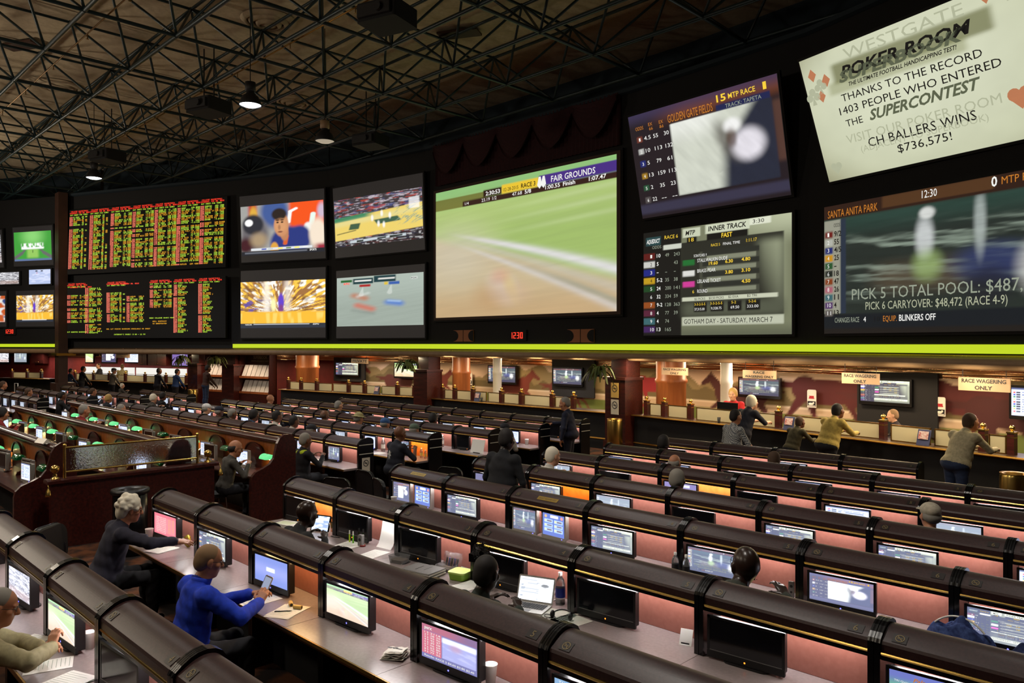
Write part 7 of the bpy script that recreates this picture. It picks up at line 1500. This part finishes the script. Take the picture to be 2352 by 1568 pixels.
# laptop
p = Vector((u_at(1214, 4.53), 4.53, dz(3))); t = thing('laptop', 'open silver laptop in the third row right of the fan', 'laptop', p, .35); b = MB(); b.rbox(-.165, .165, -.115, .115, 0, .014, .012, 0, 'z'); b.build('laptop_base', [M_silver], t)
b = MB()
for i in range(13):
    for j in range(5): b.box(-.14+.0216*i, -.123+.0216*i, -.03+.025*j, -.010+.025*j, .014, .0165)
b.build('keyboard', [M_dark], t); b = MB(); b.box(-.045, .045, -.105, -.045, .014, .0146); b.build('touchpad', [M_grey], t)
l = MB(); l.rbox(-.165, .165, 0, .008, 0, .215, .012); LID = l.mesh('laptop_lid', [M_silver]); lid = ob('laptop_lid', LID, t, (0, .115, .012)); lid.rotation_euler = (-.35, 0, 0)
pg = lambda U, V: mixc(mixc(A3(S(236, 240, 246), U), S(150, 160, 176), (vn(U, V, 3, 30, 7) > .62)*rc(U, V, .05, .6, .05, .9)*.8), S(60, 64, 74), el(U, V, .76, .68, .12, .07, .2)*.8)
o = ob('web_page', color_grid('web_page', .305, .185, 40, 26, pg, M_picm, -.002, .016), lid)
t = thing('charger_cable', 'white charger cable looping beside the laptop', 'cable', on(1262, 1350, 3, .1)); b = MB(); b.path([(-.12, -.02, .006), (-.05, .03, .006), (.0, .05, .02), (.02, .06, .09), (.045, .06, .12), (.07, .06, .09), (.07, .05, .02), (.04, 0, .006), (-.03, -.05, .006), (-.08, -.02, .008), (-.02, .03, .008), (.05, -.02, .008)], .0045, 6); b.build('cable_run', [M_white], t); b = MB(); b.rbox(.03, .1, .03, .07, .0, .035, .01, 0, 'y'); b.build('power_brick', [M_white], t)
t = thing('headphones', 'black headphones lying on the newspaper', 'headphones', on(1290, 1418, 3, -.16) + Vector((0, 0, .003)), .4)
b = MB(); b.path([(.075*math.cos(a), .07*math.sin(a), .03+.02*math.sin(a)) for a in np.linspace(0, PI, 13)], .006, 6); b.build('headband', [M_black], t)
for x in (-.075, .075): b = MB(); b.ell((x, -.005, .03), (.018, .034, .032), 14, 10); b.build('ear_cushion', [M_chair], t)
b = MB(); b.path([(-.075, -.03, .01), (-.12, -.05, .004), (-.16, -.02, .004), (-.2, -.05, .004), (-.15, -.09, .004)], .0025, 5); b.build('lead', [M_black], t)
t = thing('wire_coil', 'black wire coil in front of the laptop', 'cable', on(1262, 1402, 3, -.2)); b = MB(); b.path([(.05*math.cos(a)*(1+.1*math.sin(3*a)), .035*math.sin(a), .004+.001*a) for a in np.linspace(0, 12, 40)], .0022, 5); b.build('coil', [M_black], t)
# card tents, black box, remote, case, snack bag
for px, py, r, lab, m in ((1576, 1462, 3, 'small white printed card against the post in the third row', M_white), (432, 1246, 2, 'crumpled yellow snack bag beside the red list monitor', M_yel)):
    t = thing('printed_card' if m is M_white else 'snack_bag', lab, 'card' if m is M_white else 'snack bag', on(px, py, r, .1), .3); b = MB()
    if m is M_white: b.prism([(-.03, 0), (-.027, 0), (.03, .1), (.027, .1)], -.045, .045, 'x', 0); b.build('card_face', [m], t); b = MB(); b.box(-.03, .03, -.0285, -.028, .01, .02); b.build('printed_lines', [M_dark], t)
    else:
        k = 9
        for i in range(k+1):
            for j in range(k+1): a = i/k*2*PI; z = j/k; rr = (.035+.012*math.sin(3*a+z*5))*(1-.75*abs(2*z-1)**3); b.v.append((rr*math.cos(a)*1.3, rr*math.sin(a)*.7, .13*z))
        b.f = [(i*(k+1)+j, (i+1)*(k+1)+j, (i+1)*(k+1)+j+1, i*(k+1)+j+1) for i in range(k) for j in range(k)]; b.m = [0]*len(b.f); b.sm = [True]*len(b.f); b.build('crinkled_foil', [mat('gold_foil', S(206, 176, 70), .3, .7)], t); b = MB(); b.ell((0, -.02, .07), (.025, .012, .03), 12, 8); b.build('bag_print', [M_redw], t)
p = on(1962, 1566, 3) ; t = thing('control_box', 'small black control box with white marks at the bottom edge', 'control box', p, .1); b = MB(); b.prism([(-.035, 0), (.035, 0), (.05, .09), (.02, .10)], -.05, .05, 'x', 0); b.build('box_shell', [M_black], t); b = MB(); b.box(-.04, .04, -.03, -.0295, .02, .03); b.box(.01, .035, -.02, -.018, .06, .068); b.build('white_marks', [M_white], t)
t = thing('remote_control', 'grey remote standing by the post right of the bald person', 'remote', on(1818, 1348, 4, .1), .2); b = MB(); b.rbox(-.025, .025, -.012, .012, 0, .14, .01); b.build('remote_body', [M_grey], t); b = MB(); b.disc((0, -.0125, .1), .013, 'y', 14); b.disc((0, -.0125, .05), .01, 'y', 14); b.build('buttons', [M_dark], t)
t = thing('badge_reel', 'small blue and green ball of lanyard by the remote', 'lanyard', on(1795, 1344, 4)); b = MB(); b.ell((0, 0, .03), (.04, .035, .03), 14, 10); b.build('lanyard_ball', [M_lblue], t); b = MB(); b.path([(.035*math.cos(a), .03*math.sin(a), .03+.012*math.sin(3*a)) for a in np.linspace(0, 6, 20)], .005, 5); b.build('green_cord', [mat('green_cord', S(90, 150, 60), .7)], t)
# denim jacket heaped at the right edge
def heap(name, lab, loc, rx, ry, rz_, m, seed, trim=None):
    b = MB(); n = 40
    for i in range(n+1):
        for j in range(n+1):
            x, y = 2*i/n-1, 2*j/n-1; r = math.hypot(x, y); z = max(0, 1-r**2.2)
            f = .35*math.sin(7*x+3*y+seed)+.25*math.sin(4*y-9*x+2*seed)+.2*math.sin(13*y+seed)
            b.v.append((rx*x*(1+.08*math.sin(5*y+seed)), ry*y*(1+.08*math.sin(6*x)), .004+rz_*z**.6*(1+.35*f)))
    b.f = [(i*(n+1)+j, (i+1)*(n+1)+j, (i+1)*(n+1)+j+1, i*(n+1)+j+1) for i in range(n) for j in range(n)]; b.m = [0]*len(b.f); b.sm = [True]*len(b.f)
    t = thing(name, lab, 'jacket', loc); b.build('jacket_cloth', [m], t)
    if trim:
        b = MB(); b.path([(rx*(-.7+1.4*q), ry*(.2*math.sin(4*q)-.1), .012+rz_*(1-abs(1.4*q-.7)**2.2)**.6*1.15) for q in np.linspace(0, 1, 24)], .007, 6); b.build('pale_piping', [trim], t)
heap('denim_jacket', 'blue jacket with pale piping heaped on the desk at the right', Vector((u_at(2205, 6.14), 6.14, dz(4))), .23, .10, .20, noise(mat('denim', rough=.9), S(30, 44, 96), S(70, 92, 150), 40.), 1., M_white)
heap('denim_jacket', 'darker blue jacket heaped at the right edge before the results monitor', Vector((u_at(2364, 6.10), 6.10, dz(4))), .16, .08, .15, noise(mat('dark_denim', rough=.9), S(20, 28, 66), S(46, 62, 110), 40.), 2.6)
# far bright lid and papers
t = thing('white_board_sheet', 'bright white card standing in the far carrel by the aisle', 'card', on(1096, 1036, 7), .05); b = MB(); b.prism([(-.02, 0), (-.015, 0), (.06, .28), (.055, .28)], -.19, .19, 'x', 0); b.build('card_face', [M_white], t); b = MB(); b.box(-.1, .1, -.025, -.021, .0, .015); b.build('black_pen', [M_dark], t)
t = thing('folded_sheet', 'folded white sheet on the far left lamp carrel top', 'paper', (-13.6, 3.25, 1.33), .2); b = MB(); b.prism([(-.06, 0), (.06, 0), (0, .07)], -.14, .14, 'x', 0); b.build('sheet', [M_cream], t)
# luggage handle standing at the far left
p = at_z(33, 895, .9); t = thing('rolling_suitcase', 'suitcase with a raised white telescopic handle at the far left', 'suitcase', (p.x, p.y, floor_z(p.y)), .3); b = MB(); b.rbox(-.2, .2, -.12, .12, .05, .62, .05); b.build('suitcase_shell', [M_dark], t); b = MB(); b.path([(-.12, .08, .6), (-.12, .08, 1.3), (.12, .08, 1.3), (.12, .08, .6)], .018, 6); b.build('telescopic_handle', [M_white], t)
for x in (-.15, .15): b = MB(); b.tube((x-.02, 0, .045), (x+.02, 0, .045), .045, n=12); b.build('wheel', [M_black], t)
# ================================================================ light and camera
sc = bpy.context.scene
w = bpy.data.worlds.new('dim_hall'); sc.world = w; w.use_nodes = True
w.node_tree.nodes['Background'].inputs[0].default_value = (1., .84, .66, 1); w.node_tree.nodes['Background'].inputs[1].default_value = .012
for p in lamps[:2]:
    light('lamp_bulb', 'SPOT', p + Vector((0, 0, -.1)), 900, (.95, .97, 1.), .2, spot_size=2.2, spot_blend=.6)
# further lamps of the same kind above the frame, and warm lamps of the casino floor to the left and behind
for u, v, e in ((-5.4, 3.3, 950), (-16.6, 3.4, 850), (-1.5, 8.0, 260), (-10., 8.5, 380), (-26., 5., 420)):
    light('lamp_bulb', 'SPOT', (u, v, 9.0), e, (1., .93, .84), .3, spot_size=2.3, spot_blend=.7)
for u, v, z, e in ((-13., -3., 6.5, 620), (-27., -1., 6.8, 900), (-40., 4., 6.8, 600), (-5., -3., 6.5, 150)):
    light('casino_lamp', 'POINT', (u, v, z), e, (1., .86, .68), .4)
cam = bpy.data.cameras.new('camera'); co = bpy.data.objects.new('camera', cam); COL.objects.link(co)
co.location = (0, 0, H); co.rotation_euler = (PI/2, 0, PI/4)
cam.sensor_width = 36; cam.lens = F/2352*36; cam.shift_y = (HY-784)/2352; cam.clip_end = 200; cam.clip_start = .05
sc.camera = co
sc.view_settings.view_transform = 'Standard'; sc.view_settings.look = 'None'; sc.view_settings.exposure = 0; sc.view_settings.gamma = 1
sc.view_settings.use_curve_mapping = False
sc.cycles.use_denoising = True; sc.cycles.max_bounces = 5; sc.cycles.diffuse_bounces = 3; sc.cycles.glossy_bounces = 3; sc.cycles.transmission_bounces = 5; sc.cycles.transparent_max_bounces = 6
sc.cycles.sample_clamp_indirect = 4.; sc.cycles.caustics_reflective = False; sc.cycles.caustics_refractive = False; sc.cycles.blur_glossy = .5
